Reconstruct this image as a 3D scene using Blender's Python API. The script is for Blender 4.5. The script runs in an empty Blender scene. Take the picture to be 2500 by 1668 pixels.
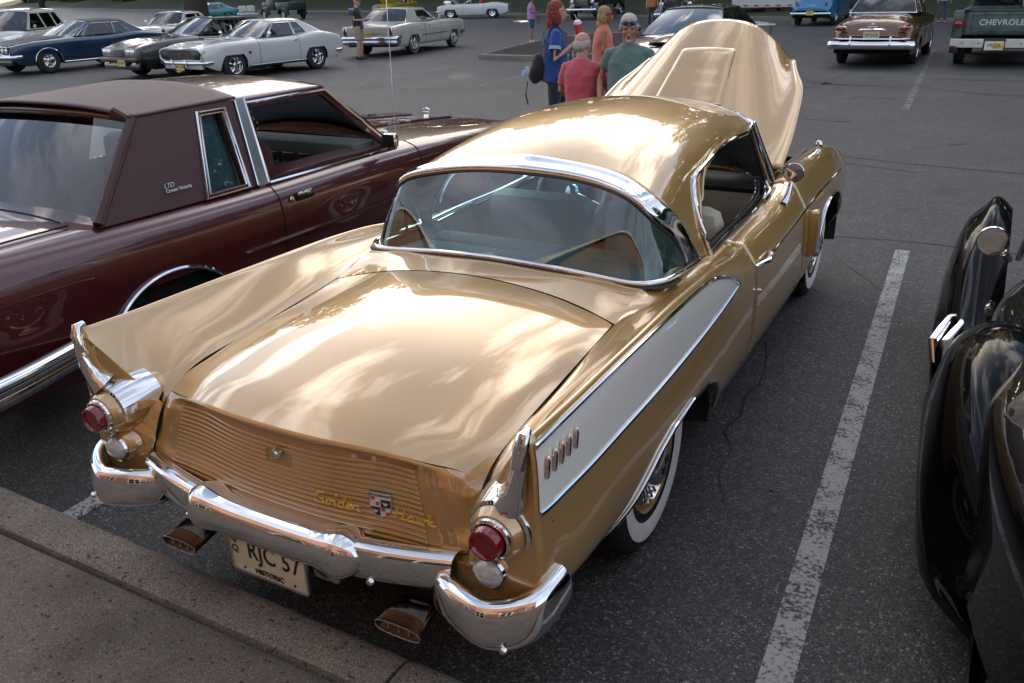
import bpy, bmesh, math, random
import numpy as np
from mathutils import Vector, Matrix
from mathutils.geometry import tessellate_polygon
random.seed(7); np.random.seed(7)
SC = bpy.context.scene
COL = SC.collection
R = math.radians
# ---------------------------------------------------------------- camera
cd = bpy.data.cameras.new('camera'); cam = bpy.data.objects.new('camera', cd); COL.objects.link(cam)
CP = np.array((1.65863, -2.5721, 1.97277)); YAW, PIT, ROL = .51404, .40094, -.030888
def cam_axes():
    cy, sy, cp, sp = math.cos(YAW), math.sin(YAW), math.cos(PIT), math.sin(PIT)
    f = np.array([-sy*cp, cy*cp, -sp]); rt = np.array([cy, sy, 0]); up = np.cross(rt, f)
    c, s = math.cos(ROL), math.sin(ROL)
    return c*rt+s*up, -s*rt+c*up, f
_r, _u, _f = cam_axes()
cam.matrix_world = Matrix(((_r[0], _u[0], -_f[0], CP[0]), (_r[1], _u[1], -_f[1], CP[1]), (_r[2], _u[2], -_f[2], CP[2]), (0, 0, 0, 1)))
cd.sensor_width = 36; cd.lens = 2054.24/2500*36; cd.clip_start = .05; cd.clip_end = 2000
cd.dof.use_dof = True; cd.dof.focus_distance = 4.2; cd.dof.aperture_fstop = 11
SC.camera = cam
# ---------------------------------------------------------------- world: clear evening sky with sunlit clouds
SUN_EL, SUN_AZ = R(17.8), R(-27)          # azimuth measured clockwise from +Y
wd = bpy.data.worlds.new('World'); SC.world = wd; wd.use_nodes = True
nt = wd.node_tree; nt.nodes.clear(); N = nt.nodes.new; Lk = nt.links.new
out = N('ShaderNodeOutputWorld'); bg = N('ShaderNodeBackground'); Lk(bg.outputs[0], out.inputs[0])
sky = N('ShaderNodeTexSky'); sky.sky_type = 'NISHITA'; sky.sun_disc = False
sky.sun_elevation = SUN_EL; sky.sun_rotation = SUN_AZ; sky.air_density = 1.0; sky.dust_density = 1.2; sky.ozone_density = 1.5
tc = N('ShaderNodeTexCoord'); sx = N('ShaderNodeSeparateXYZ'); Lk(tc.outputs['Generated'], sx.inputs[0])
def mth(op, a, b=None, c=None, nt=nt):
    n = nt.nodes.new('ShaderNodeMath'); n.operation = op
    for i, v in enumerate((a, b, c)):
        if v is None: continue
        if isinstance(v, (int, float)): n.inputs[i].default_value = v
        else: nt.links.new(v, n.inputs[i])
    return n.outputs[0]
zc = mth('ADD', mth('MAXIMUM', sx.outputs[2], 0.02), .10)
px = mth('DIVIDE', sx.outputs[0], zc); py = mth('DIVIDE', sx.outputs[1], zc)
cb = N('ShaderNodeCombineXYZ'); Lk(px, cb.inputs[0]); Lk(py, cb.inputs[1])
mp = N('ShaderNodeMapping'); Lk(cb.outputs[0], mp.inputs[0]); mp.inputs['Rotation'].default_value = (0, 0, R(38)); mp.inputs['Scale'].default_value = (1.0, .38, 1); mp.inputs['Location'].default_value = (3.3, 1.7, 0)
nz = N('ShaderNodeTexNoise'); Lk(mp.outputs[0], nz.inputs[0]); nz.inputs['Scale'].default_value = 2.3; nz.inputs['Detail'].default_value = 9; nz.inputs['Roughness'].default_value = .58; nz.inputs['Distortion'].default_value = .35
cr = N('ShaderNodeValToRGB'); Lk(nz.outputs[0], cr.inputs[0]); cr.color_ramp.elements[0].position = .47; cr.color_ramp.elements[1].position = .60
# brightness of the clouds: warm and bright towards the sun
sd = Vector((math.sin(SUN_AZ)*math.cos(SUN_EL), math.cos(SUN_AZ)*math.cos(SUN_EL), math.sin(SUN_EL)))
dp = N('ShaderNodeVectorMath'); dp.operation = 'DOT_PRODUCT'; Lk(tc.outputs['Generated'], dp.inputs[0]); dp.inputs[1].default_value = sd
dg = mth('POWER', mth('MAXIMUM', dp.outputs['Value'], 0), 3.0)
CLOUD_LO, CLOUD_HI = 8.0, 22.0
br = mth('MULTIPLY_ADD', dg, CLOUD_HI, CLOUD_LO)
ccol = N('ShaderNodeMix'); ccol.data_type = 'RGBA'; Lk(dg, ccol.inputs['Factor']); ccol.inputs['A'].default_value = (.93, .92, 1.0, 1); ccol.inputs['B'].default_value = (1.0, .86, .66, 1)
cmul = N('ShaderNodeVectorMath'); cmul.operation = 'SCALE'; Lk(ccol.outputs['Result'], cmul.inputs[0]); Lk(br, cmul.inputs['Scale'])
mx = N('ShaderNodeMix'); mx.data_type = 'RGBA'; ss = N('ShaderNodeMapRange'); ss.interpolation_type = 'SMOOTHSTEP'; Lk(dp.outputs['Value'], ss.inputs[0]); ss.inputs[1].default_value = .15; ss.inputs[2].default_value = .80; ss.inputs[3].default_value = .22; ss.inputs[4].default_value = 1.0
mk = mth('ADD', mth('MULTIPLY', cr.outputs[0], ss.outputs[0]), mth('MULTIPLY', mth('SUBTRACT', 1.0, ss.outputs[0]), .33)); Lk(mth('MULTIPLY', mk, .88), mx.inputs['Factor']); Lk(sky.outputs[0], mx.inputs['A']); Lk(cmul.outputs[0], mx.inputs['B'])
Lk(mx.outputs['Result'], bg.inputs[0]); bg.inputs[1].default_value = .14
# ---------------------------------------------------------------- sun
sl = bpy.data.lights.new('sun', 'SUN'); sl.energy = 4.0; sl.angle = R(.53); sl.color = (1, .80, .55)
so = bpy.data.objects.new('sun', sl); COL.objects.link(so)
so.rotation_euler = (-sd).to_track_quat('-Z', 'Y').to_euler()
SC.view_settings.view_transform = 'Standard'; SC.view_settings.look = 'None'
SC.view_settings.exposure = 0.93; SC.view_settings.gamma = 1; SC.view_settings.use_curve_mapping = False
SC.cycles.max_bounces = 8; SC.cycles.transparent_max_bounces = 12; SC.cycles.caustics_reflective = False; SC.cycles.caustics_refractive = False
SC.cycles.sample_clamp_indirect = 6
# ---------------------------------------------------------------- materials
MATS = {}
def srgb(h):
    h = h.lstrip('#'); c = [int(h[i:i+2], 16)/255 for i in (0, 2, 4)]
    return tuple(((v+.055)/1.055)**2.4 if v > .04045 else v/12.92 for v in c)
def mat(name, color=(.5,.5,.5), rough=.5, metal=0., coat=0., cior=1.5, spec=.5, bump=0., bscale=60., var=0., vscale=8., emit=None, flake=0., alpha=None, aniso=0, trans=0., ior=1.5, coatr=.03, sheen=0):
    if name in MATS: return MATS[name]
    m = bpy.data.materials.new(name); m.use_nodes = True; t = m.node_tree; b = t.nodes['Principled BSDF']
    if isinstance(color, str): color = srgb(color)
    b.inputs['Base Color'].default_value = (*color, 1); b.inputs['Roughness'].default_value = rough; b.inputs['Metallic'].default_value = metal
    b.inputs['Coat Weight'].default_value = coat; b.inputs['Coat Roughness'].default_value = coatr; b.inputs['Coat IOR'].default_value = cior; b.inputs['Specular IOR Level'].default_value = spec
    b.inputs['Transmission Weight'].default_value = trans; b.inputs['IOR'].default_value = ior
    if sheen: b.inputs['Sheen Weight'].default_value = sheen
    co = t.nodes.new('ShaderNodeTexCoord')
    if emit: b.inputs['Emission Color'].default_value = (*color, 1); b.inputs['Emission Strength'].default_value = emit
    if var:
        n = t.nodes.new('ShaderNodeTexNoise'); n.inputs['Scale'].default_value = vscale; n.inputs['Detail'].default_value = 6
        t.links.new(co.outputs['Object'], n.inputs[0])
        k = t.nodes.new('ShaderNodeMapRange'); t.links.new(n.outputs[0], k.inputs[0]); k.inputs[1].default_value = .3; k.inputs[2].default_value = .7; k.inputs[3].default_value = 1-var; k.inputs[4].default_value = 1+var
        s = t.nodes.new('ShaderNodeVectorMath'); s.operation = 'SCALE'; s.inputs[0].default_value = color; t.links.new(k.outputs[0], s.inputs['Scale']); t.links.new(s.outputs[0], b.inputs['Base Color'])
        r_ = t.nodes.new('ShaderNodeMapRange'); t.links.new(n.outputs[0], r_.inputs[0]); r_.inputs[1].default_value = .3; r_.inputs[2].default_value = .7; r_.inputs[3].default_value = max(.02, rough*.85); r_.inputs[4].default_value = min(1, rough*1.15); t.links.new(r_.outputs[0], b.inputs['Roughness'])
    if bump:
        n2 = t.nodes.new('ShaderNodeTexNoise'); n2.inputs['Scale'].default_value = bscale; n2.inputs['Detail'].default_value = 4; t.links.new(co.outputs['Object'], n2.inputs[0])
        bp = t.nodes.new('ShaderNodeBump'); bp.inputs['Strength'].default_value = bump; bp.inputs['Distance'].default_value = .01; t.links.new(n2.outputs[0], bp.inputs['Height']); t.links.new(bp.outputs[0], b.inputs['Normal'])
    if flake:
        v = t.nodes.new('ShaderNodeTexVoronoi'); v.inputs['Scale'].default_value = 2600; t.links.new(co.outputs['Object'], v.inputs[0])
        mxn = t.nodes.new('ShaderNodeVectorMath'); mxn.operation = 'MULTIPLY_ADD'; t.links.new(v.outputs['Color'], mxn.inputs[0]); mxn.inputs[1].default_value = (flake,)*3
        ge = t.nodes.new('ShaderNodeNewGeometry'); sb = t.nodes.new('ShaderNodeVectorMath'); sb.operation = 'SUBTRACT'; t.links.new(ge.outputs['Normal'], sb.inputs[0]); sb.inputs[1].default_value = (flake/2,)*3
        t.links.new(sb.outputs[0], mxn.inputs[2]); nm = t.nodes.new('ShaderNodeVectorMath'); nm.operation = 'NORMALIZE'; t.links.new(mxn.outputs[0], nm.inputs[0]); t.links.new(nm.outputs[0], b.inputs['Normal'])
    MATS[name] = m
    return m
def paint(name, color, metal=.0, rough=.45, flake=0., cior=1.55):
    return mat(name, color, rough, metal, coat=1., flake=flake, spec=.5, coatr=.012, cior=cior)
def glass(name, tint=(.55,.66,.68), refl=1.0, dens=.75):
    if name in MATS: return MATS[name]
    m = bpy.data.materials.new(name); m.use_nodes = True; t = m.node_tree; t.nodes.clear()
    o = t.nodes.new('ShaderNodeOutputMaterial'); a = t.nodes.new('ShaderNodeBsdfTransparent'); g = t.nodes.new('ShaderNodeBsdfGlossy'); x = t.nodes.new('ShaderNodeMixShader'); f = t.nodes.new('ShaderNodeFresnel')
    a.inputs[0].default_value = (*tint, 1); g.inputs['Roughness'].default_value = .015; g.inputs['Color'].default_value = (1, 1, 1, 1); f.inputs[0].default_value = 1.62
    k = t.nodes.new('ShaderNodeMath'); k.operation = 'MULTIPLY'; k.inputs[1].default_value = 1.25*refl; k.use_clamp = True
    t.links.new(f.outputs[0], k.inputs[0]); t.links.new(k.outputs[0], x.inputs[0]); t.links.new(a.outputs[0], x.inputs[1]); t.links.new(g.outputs[0], x.inputs[2]); t.links.new(x.outputs[0], o.inputs[0])
    MATS[name] = m; return m
CHROME = mat('chrome', (.80, .81, .82), .05, 1.0)
CHROME2 = mat('chrome_dull', (.62, .62, .63), .16, 1.0, bump=.05, bscale=40)
RUBBER = mat('rubber', (.018, .018, .019), .62, bump=.25, bscale=120)
BLACK = mat('black_trim', (.012, .012, .013), .45)
DARK = mat('dark_void', (.006, .006, .007), .9)
WHITEWALL = mat('whitewall', (.78, .79, .76), .5, var=.05, vscale=12)
GLASS = glass('window_glass')
GLASS_D = glass('dark_glass', (.28, .33, .35))
RED = mat('red_lens', (.20, .005, .012), .12, coat=.8)
ORANGE = mat('amber_lens', (.6, .18, .02), .15, coat=.6)
LENS = mat('clear_lens', (.50, .53, .52), .12, coat=1., var=.2, vscale=60)
# ---------------------------------------------------------------- mesh helpers
def mesh(name, V, F, m, parent=None, smooth=True, angle=40, kind=None, label=None):
    me = bpy.data.meshes.new(name); me.from_pydata([tuple(map(float, v)) for v in V], [], [tuple(int(i) for i in f) for f in F])
    me.validate(); me.update()
    if m is not None:
        for mm in (m if isinstance(m, (list, tuple)) else [m]): me.materials.append(mm)
    if smooth and len(me.polygons):
        me.shade_smooth()
        try: me.set_sharp_from_angle(angle=R(angle))
        except Exception: pass
    o = bpy.data.objects.new(name, me); COL.objects.link(o)
    if parent is not None: o.parent = parent
    if kind: o['kind'] = kind
    if label: o['label'] = label
    return o
class MB:
    """collects geometry for one mesh"""
    def __init__(s): s.V = []; s.F = []
    def add(s, V, F):
        k = len(s.V); s.V += [tuple(map(float, v)) for v in V]; s.F += [tuple(i+k for i in f) for f in F]; return s
    def grid(s, G, closeu=False, closev=False, flip=False):
        G = np.asarray(G, float); a, b = G.shape[:2]; k = len(s.V); s.V += [tuple(p) for p in G.reshape(-1, 3)]
        for i in range(a if closeu else a-1):
            for j in range(b if closev else b-1):
                q = (k+i*b+j, k+((i+1) % a)*b+j, k+((i+1) % a)*b+(j+1) % b, k+i*b+(j+1) % b)
                s.F.append(q[::-1] if flip else q)
        return s
    def box(s, c, d, rot=0., bev=0., M=None):
        x, y, z = [v/2 for v in d]
        if bev:
            b = min(bev, x*.9, y*.9, z*.9); bm = bmesh.new(); bmesh.ops.create_cube(bm, size=1)
            bmesh.ops.scale(bm, vec=d, verts=bm.verts); bmesh.ops.bevel(bm, geom=bm.edges[:], offset=b, segments=2, affect='EDGES', profile=.5)
            bm.verts.index_update(); V = [np.array(v.co) for v in bm.verts]; F = [tuple(w.index for w in f.verts) for f in bm.faces]; bm.free()
        else:
            V = [np.array((i*x, j*y, k*z)) for i in (-1, 1) for j in (-1, 1) for k in (-1, 1)]
            F = [(0, 1, 3, 2), (4, 6, 7, 5), (0, 4, 5, 1), (2, 3, 7, 6), (0, 2, 6, 4), (1, 5, 7, 3)]
        if rot: cr_, sr = math.cos(rot), math.sin(rot); V = [np.array((v[0]*cr_-v[1]*sr, v[0]*sr+v[1]*cr_, v[2])) for v in V]
        if M is not None: V = [np.array(M @ Vector(v)) for v in V]
        return s.add([v+np.array(c) for v in V], F)
    def tube(s, P, r, n=8, sy=1., closed=False, caps=True, up=(0, 0, 1)):
        P = np.asarray(P, float); m = len(P); rr = np.atleast_1d(np.asarray(r, float)); rr = np.interp(np.linspace(0, 1, m), np.linspace(0, 1, len(rr)), rr) if len(rr) > 1 else np.full(m, rr[0]); T = np.gradient(P, axis=0) if not closed else np.roll(P, -1, 0)-np.roll(P, 1, 0)
        T /= (np.linalg.norm(T, axis=1, keepdims=True)+1e-12); G = []
        u0 = np.array(up, float)
        for i in range(m):
            t = T[i]; a = np.cross(t, u0)
            if np.linalg.norm(a) < 1e-3: a = np.cross(t, (1, 0, .01))
            a /= np.linalg.norm(a); b = np.cross(a, t)
            G.append([P[i]+rr[i]*(a*math.cos(q)+b*math.sin(q)*sy) for q in np.linspace(0, 2*math.pi, n, endpoint=False)])
        k = len(s.V); s.grid(G, closeu=closed, closev=True)
        if caps and not closed: s.F.append(tuple(k+j for j in range(n))[::-1]); s.F.append(tuple(k+(m-1)*n+j for j in range(n)))
        return s
    def lathe(s, prof, c=(0, 0, 0), axis='z', n=32, M=None):
        G = []
        for q in np.linspace(0, 2*math.pi, n, endpoint=False):
            row = []
            for r_, h in prof:
                p = np.array((r_*math.cos(q), r_*math.sin(q), h))
                if axis == 'x': p = np.array((h, r_*math.cos(q), r_*math.sin(q)))
                elif axis == 'y': p = np.array((r_*math.sin(q), h, r_*math.cos(q)))
                if M is not None: p = np.array(M @ Vector(p))
                row.append(p+np.array(c))
            G.append(row)
        return s.grid(G, closeu=True)
    def poly(s, P, d, flip=False):
        """prism: closed 3D outline P extruded by vector d"""
        P = [np.array(p, float) for p in P]; n = len(P); k = len(s.V); d = np.array(d, float)
        s.V += [tuple(p) for p in P]+[tuple(p+d) for p in P]
        tr = tessellate_polygon([[Vector(p) for p in P]])
        for a in tr: s.F.append((k+a[0], k+a[1], k+a[2])); s.F.append((k+n+a[2], k+n+a[1], k+n+a[0]))
        for i in range(n): j = (i+1) % n; s.F.append((k+i, k+j, k+n+j, k+n+i))
        return s
    def mirror(s):
        V = [(-v[0], v[1], v[2]) for v in s.V]; k = len(s.V); F = [tuple(i+k for i in f[::-1]) for f in s.F]; s.V += V; s.F += F; return s
    def build(s, name, m, parent=None, **kw):
        o = mesh(name, s.V, s.F, m, parent, **kw)
        bm = bmesh.new(); bm.from_mesh(o.data); bmesh.ops.recalc_face_normals(bm, faces=bm.faces[:]); bm.to_mesh(o.data); bm.free()
        return o
def cub(P, n, par=None, ts=None):
    """natural cubic spline through P (k x d) -> n samples (or at params ts in [0,1])"""
    P = np.asarray(P, float); k = len(P)
    if par is None:
        d = np.linalg.norm(np.diff(P, axis=0), axis=1)+1e-9; par = np.concatenate([[0], np.cumsum(d)]); par = par/par[-1]
    par = np.asarray(par, float)
    t = np.linspace(par[0], par[-1], n) if ts is None else np.asarray(ts, float)
    if k == 2: return P[0]+(P[1]-P[0])*((t-par[0])/(par[1]-par[0]))[:, None]
    h = np.diff(par); A = np.zeros((k, k)); B = np.zeros((k,)+P.shape[1:]); A[0, 0] = A[-1, -1] = 1
    for i in range(1, k-1):
        A[i, i-1], A[i, i], A[i, i+1] = h[i-1], 2*(h[i-1]+h[i]), h[i]
        B[i] = 6*((P[i+1]-P[i])/h[i]-(P[i]-P[i-1])/h[i-1])
    Mm = np.linalg.solve(A, B.reshape(k, -1)).reshape(B.shape); j = np.clip(np.searchsorted(par, t, 'right')-1, 0, k-2)
    H = h[j][:, None]; a = (par[j+1]-t)[:, None]/H; b = (t-par[j])[:, None]/H
    return a*P[j]+b*P[j+1]+((a**3-a)*Mm[j]+(b**3-b)*Mm[j+1])*H*H/6
def surf(ctrl, nu, nv, paru=None, parv=None):
    """ctrl[i][j] -> smooth grid (nu x nv)"""
    C = np.asarray(ctrl, float); rows = np.array([cub(r, nv, parv) for r in C])
    if paru is None:
        d = np.linalg.norm(np.diff(C, axis=0), axis=2).mean(axis=1)+1e-9; paru = np.concatenate([[0], np.cumsum(d)]); paru /= paru[-1]
    return np.stack([cub(rows[:, j], nu, paru) for j in range(nv)], axis=1)
def lerp1(x, tab):
    return np.interp(x, [t[0] for t in tab], [t[1] for t in tab])
def empty(name, loc=(0, 0, 0), rz=0., label=None, cat=None, group=None):
    o = bpy.data.objects.new(name, None); COL.objects.link(o); o.location = loc; o.rotation_euler = (0, 0, rz); o.empty_display_size = .2
    tag(o, label, cat, group); return o
def tag(o, label=None, cat=None, group=None, kind=None):
    if label: o['label'] = label
    if cat: o['category'] = cat
    if group: o['group'] = group
    if kind: o['kind'] = kind
    return o
def copy_tree(o, parent=None):
    c = o.copy(); COL.objects.link(c); c.parent = parent
    for ch in o.children: copy_tree(ch, c)
    return c
def text_mesh(name, s, size, M, m, parent, depth=.002, bold=0., sx=1., shear=0., spacing=1.):
    cu = bpy.data.curves.new(name, 'FONT'); cu.body = s; cu.size = size; cu.align_x = 'CENTER'; cu.align_y = 'CENTER'; cu.extrude = depth/2; cu.offset = bold; cu.shear = shear; cu.space_character = spacing; cu.resolution_u = 3
    t = bpy.data.objects.new(name, cu); COL.objects.link(t); dg_ = bpy.context.evaluated_depsgraph_get(); me = bpy.data.meshes.new_from_object(t.evaluated_get(dg_)); bpy.data.objects.remove(t)
    for v in me.vertices: v.co.x *= sx
    me.transform(M); me.materials.clear(); me.materials.append(m)
    o = bpy.data.objects.new(name, me); COL.objects.link(o); o.parent = parent; return o
def frame(o, xax, yax):
    x = Vector(xax).normalized(); z = x.cross(Vector(yax)).normalized(); y = z.cross(x)
    return Matrix(((x.x, y.x, z.x, o[0]), (x.y, y.y, z.y, o[1]), (x.z, y.z, z.z, o[2]), (0, 0, 0, 1)))
def wheel(parent, x, y, r, w=.19, side=1, style='ww', steer=0.):
    """tyre centred at x,y; outer face towards side (+1 = +x)"""
    s = side; h = w/2; ri = {'ww': .56, 'rally': .60, 'steel': .58, 'alloy': .64, 'dish': .56, 'fat': .52}.get(style, .58)*r
    P = [(ri, -h*.75), (r*.80, -h), (r*.93, -h*.93), (r*.985, -h*.72), (r, -h*.45), (r, h*.45), (r*.985, h*.72), (r*.93, h*.93), (r*.80, h), (ri, h*.80)]
    o = MB().lathe([(a, b*s) for a, b in P], axis='x', n=44).build('wheel', RUBBER, parent)
    o.location = (x, y, r); o.rotation_euler = (0, 0, steer)
    if style in ('ww', 'thin'):
        a0, a1 = (.66, .86) if style == 'ww' else (.80, .84)
        MB().lathe([(r*a0, (h*.945)*s), (r*(a0*.5+a1*.5), h*1.035*s), (r*a1, (h*1.01)*s)], axis='x', n=44).build('whitewall', WHITEWALL, o)
    dark = {'rally': CHROME2, 'steel': CHROME, 'ww': CHROME}.get(style, CHROME2)
    MB().lathe([(ri*1.03, h*.80*s), (ri*1.0, h*.95*s), (ri*.95, h*.88*s), (ri*.9, h*.35*s), (ri*.55, h*.25*s), (.001, h*.28*s)], axis='x', n=36).build('rim', MATS.get('hero_rim_paint', CHROME2) if style == 'ww' else (CHROME2 if style != 'fat' else CHROME), o)
    if style == 'ww':
        MB().lathe([(ri*.93, h*.72*s), (ri*.80, h*.98*s), (ri*.72, h*.62*s), (ri*.45, h*.75*s)], axis='x', n=44).build('hubcap_ring', CHROME2, o)
        mb = MB()
        for q in np.linspace(0, 2*math.pi, 28, endpoint=False):
            c, sn = math.cos(q), math.sin(q); mb.tube([(h*.66*s, ri*.50*c, ri*.50*sn), (h*.90*s, ri*.78*c, ri*.78*sn)], ri*.028, n=4)
        mb.build('spoke_ring', CHROME, o)
        MB().lathe([(ri*.47, h*.70*s), (ri*.46, h*1.05*s), (ri*.40, h*1.28*s), (ri*.30, h*1.36*s), (.001, h*1.38*s)], axis='x', n=36).build('hubcap', CHROME, o)
        mb = MB()
        for k, (a, b) in enumerate([(-1, -1), (1, 1)]): mb.box((h*1.385*s, ri*.08*a, ri*.08*b), (.004, ri*.14, ri*.14))
        mb.build('badge', BLACK, o)
    else:
        MB().lathe([(ri*.32, h*.2*s), (ri*.30, h*.85*s), (ri*.2, h*.95*s), (.001, h*.97*s)], axis='x', n=20).build('hubcap', CHROME, o)
        n = {'rally': 5, 'alloy': 5, 'fat': 5, 'steel': 10}.get(style, 8); mb = MB()
        for k in range(n):
            q = 2*math.pi*k/n+.3; c, sn = math.cos(q), math.sin(q)
            mb.tube([(h*.5*s, ri*.2*c, ri*.2*sn), (h*.72*s, ri*.55*c, ri*.55*sn), (h*.62*s, ri*.92*c, ri*.92*sn)], ri*(.10 if n < 8 else .06), n=6)
        mb.build('spokes', CHROME, o)
    return o
# ================================================================ ground, kerbs, markings, trees, building
def tex_mat(name, build):
    m = bpy.data.materials.new(name); m.use_nodes = True; t = m.node_tree; b = t.nodes['Principled BSDF']; build(t, b, t.nodes.new, t.links.new); MATS[name] = m; return m
def ramp(t, fac, stops):
    r = t.nodes.new('ShaderNodeValToRGB'); t.links.new(fac, r.inputs[0]); e = r.color_ramp.elements
    while len(e) > 1: e.remove(e[-1])
    e[0].position = stops[0][0]; e[0].color = (*stops[0][1], 1)
    for p, c in stops[1:]: q = e.new(p); q.color = (*c, 1)
    return r.outputs[0]
def noise(t, co, s, d=4, r_=.55): n = t.nodes.new('ShaderNodeTexNoise'); n.inputs['Scale'].default_value = s; n.inputs['Detail'].default_value = d; n.inputs['Roughness'].default_value = r_; t.links.new(co, n.inputs[0]); return n.outputs[0]
def voro(t, co, s, out='Color'): n = t.nodes.new('ShaderNodeTexVoronoi'); n.inputs['Scale'].default_value = s; t.links.new(co, n.inputs[0]); return n.outputs[out]
def mul(t, a, b_):
    n = t.nodes.new('ShaderNodeMix'); n.data_type = 'RGBA'; n.blend_type = 'MULTIPLY'; n.inputs['Factor'].default_value = 1; t.links.new(a, n.inputs['A']); t.links.new(b_, n.inputs['B']); return n.outputs['Result']
def sepx(t, c): n = t.nodes.new('ShaderNodeSeparateColor'); t.links.new(c, n.inputs[0]); return n.outputs[0]
def asphalt_nodes(t, b, new, link, worn=None):
    co = new('ShaderNodeTexCoord').outputs['Object']
    a = ramp(t, sepx(t, voro(t, co, 150)), [(0, (.016, .016, .018)), (.35, (.034, .034, .036)), (.7, (.060, .060, .061)), (.93, (.10, .098, .094)), (1, (.26, .25, .235))])
    a2 = ramp(t, sepx(t, voro(t, co, 55)), [(0, (.80, .80, .80)), (.8, (1.05, 1.05, 1.05)), (1, (1.35, 1.33, 1.28))])
    big = ramp(t, noise(t, co, .55, 5), [(.3, (.80, .81, .84)), (.55, (1.0, 1, 1)), (.75, (1.25, 1.22, 1.16))])
    c = mul(t, mul(t, a, a2), big)
    m2 = ramp(t, noise(t, co, 4.0, 6), [(.35, (.84, .84, .84)), (.65, (1.14, 1.13, 1.1))]); c = mul(t, c, m2)
    oil = ramp(t, noise(t, co, 1.15, 3, .5), [(.26, (.45, .44, .43)), (.34, (1, 1, 1))]); c = mul(t, c, oil)
    if worn is not None:
        pn = mth('ADD', mth('MULTIPLY', noise(t, co, 60, 5, .75), .7, nt=t), mth('MULTIPLY', noise(t, co, 7, 3), .3, nt=t), nt=t)
        k = ramp(t, pn, [(.46-worn, (0, 0, 0)), (.50-worn+.03, (1, 1, 1))])
        n = new('ShaderNodeMix'); n.data_type = 'RGBA'; link(k, n.inputs['Factor']); link(c, n.inputs['A']); n.inputs['B'].default_value = (.40, .40, .385, 1); c = n.outputs['Result']
    link(c, b.inputs['Base Color']); b.inputs['Roughness'].default_value = .62; b.inputs['Specular IOR Level'].default_value = .55
    h = mth('ADD', mth('MULTIPLY', voro(t, co, 150, 'Distance'), -1.0, nt=t), mth('MULTIPLY', noise(t, co, 40, 4), .6, nt=t), nt=t)
    bp = new('ShaderNodeBump'); bp.inputs['Strength'].default_value = .55; bp.inputs['Distance'].default_value = .006; link(h, bp.inputs['Height']); link(bp.outputs[0], b.inputs['Normal'])
ASPH = tex_mat('asphalt', asphalt_nodes)
LINE = tex_mat('worn_line_paint', lambda t, b, n, l: asphalt_nodes(t, b, n, l, worn=.02)); LINE2 = tex_mat('faded_line_paint', lambda t, b, n, l: asphalt_nodes(t, b, n, l, worn=-.055))
def conc(t, b, new, link, base=(.21, .185, .155), dark=.5):
    co = new('ShaderNodeTexCoord').outputs['Object']
    a = ramp(t, sepx(t, voro(t, co, 260)), [(0, tuple(v*dark for v in base)), (.2, tuple(v*.85 for v in base)), (.8, base), (1, tuple(min(1, v*1.9) for v in base))])
    big = ramp(t, noise(t, co, 3.5, 6), [(.3, (.72, .70, .68)), (.5, (1, 1, 1)), (.72, (1.2, 1.17, 1.1))]); c = mul(t, a, big)
    pits = ramp(t, noise(t, co, 48, 4, .65), [(.34, (.20, .18, .17)), (.40, (1, 1, 1))]); c = mul(t, c, pits)
    rust = ramp(t, noise(t, co, 1.7, 4), [(.6, (1, 1, 1)), (.72, (1.12, .95, .78))]); c = mul(t, c, rust)
    link(c, b.inputs['Base Color']); b.inputs['Roughness'].default_value = .9
    h = mth('ADD', noise(t, co, 75, 5, .65), mth('MULTIPLY', noise(t, co, 300, 2), .5, nt=t), nt=t)
    bp = new('ShaderNodeBump'); bp.inputs['Strength'].default_value = .6; bp.inputs['Distance'].default_value = .005; link(h, bp.inputs['Height']); link(bp.outputs[0], b.inputs['Normal'])
KERB = tex_mat('kerb_concrete', lambda t, b, n, l: conc(t, b, n, l, (.215, .19, .158), .35)); SIDEW = tex_mat('pavement_concrete', lambda t, b, n, l: conc(t, b, n, l, (.150, .125, .098), .65))
def grassn(t, b, new, link):
    co = new('ShaderNodeTexCoord').outputs['Object']; c = ramp(t, noise(t, co, 1.3, 8, .7), [(.3, (.012, .018, .006)), (.55, (.025, .032, .011)), (.75, (.05, .045, .022))]); link(c, b.inputs['Base Color']); b.inputs['Roughness'].default_value = .95
    bp = new('ShaderNodeBump'); bp.inputs['Strength'].default_value = 1; link(noise(t, co, 12, 6, .7), bp.inputs['Height']); link(bp.outputs[0], b.inputs['Normal'])
GRASS = tex_mat('grass', grassn)
MULCH = mat('mulch', (.022, .014, .010), .95, bump=1., bscale=25, var=.6, vscale=30)
TAR = mat('tar_seal', (.018, .018, .020), .55)
MB().add([(-420, -60, 0), (300, -60, 0), (300, 420, 0), (-420, 420, 0)], [(0, 1, 2, 3)]).build('ground', ASPH, kind='structure', smooth=False)
def strip(name, P, w, m, z=.004, kind='structure', jit=0.):
    P = np.array(P, float); P = np.concatenate([P, np.zeros((len(P), 1))], 1) if P.shape[1] == 2 else P; T = np.gradient(P, axis=0); T /= np.linalg.norm(T, axis=1, keepdims=True); nrm = np.stack([-T[:, 1], T[:, 0], 0*T[:, 0]], 1)
    ww = np.full(len(P), w/2)*(1+jit*np.random.uniform(-1, 1, len(P)))
    return MB().grid([[p-n_*a+[0, 0, z], p+n_*a+[0, 0, z]] for p, n_, a in zip(P, nrm, ww)]).build(name, m, kind=kind, smooth=False)
def seg(a, b, n=2): return [(a[0]+(b[0]-a[0])*t, a[1]+(b[1]-a[1])*t) for t in np.linspace(0, 1, n)]
strip('parking_line', seg((1.385, -1.03), (1.245, 4.33)), .102, LINE)
strip('parking_line', seg((-1.395, -1.03), (-1.53, 4.25)), .102, LINE)
strip('parking_line', seg((.502, 12.06), (.265, 18.2)), .102, LINE2); strip('parking_line', seg((.265-.01, 18.5), (.02, 24.5)), .10, LINE2)
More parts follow.
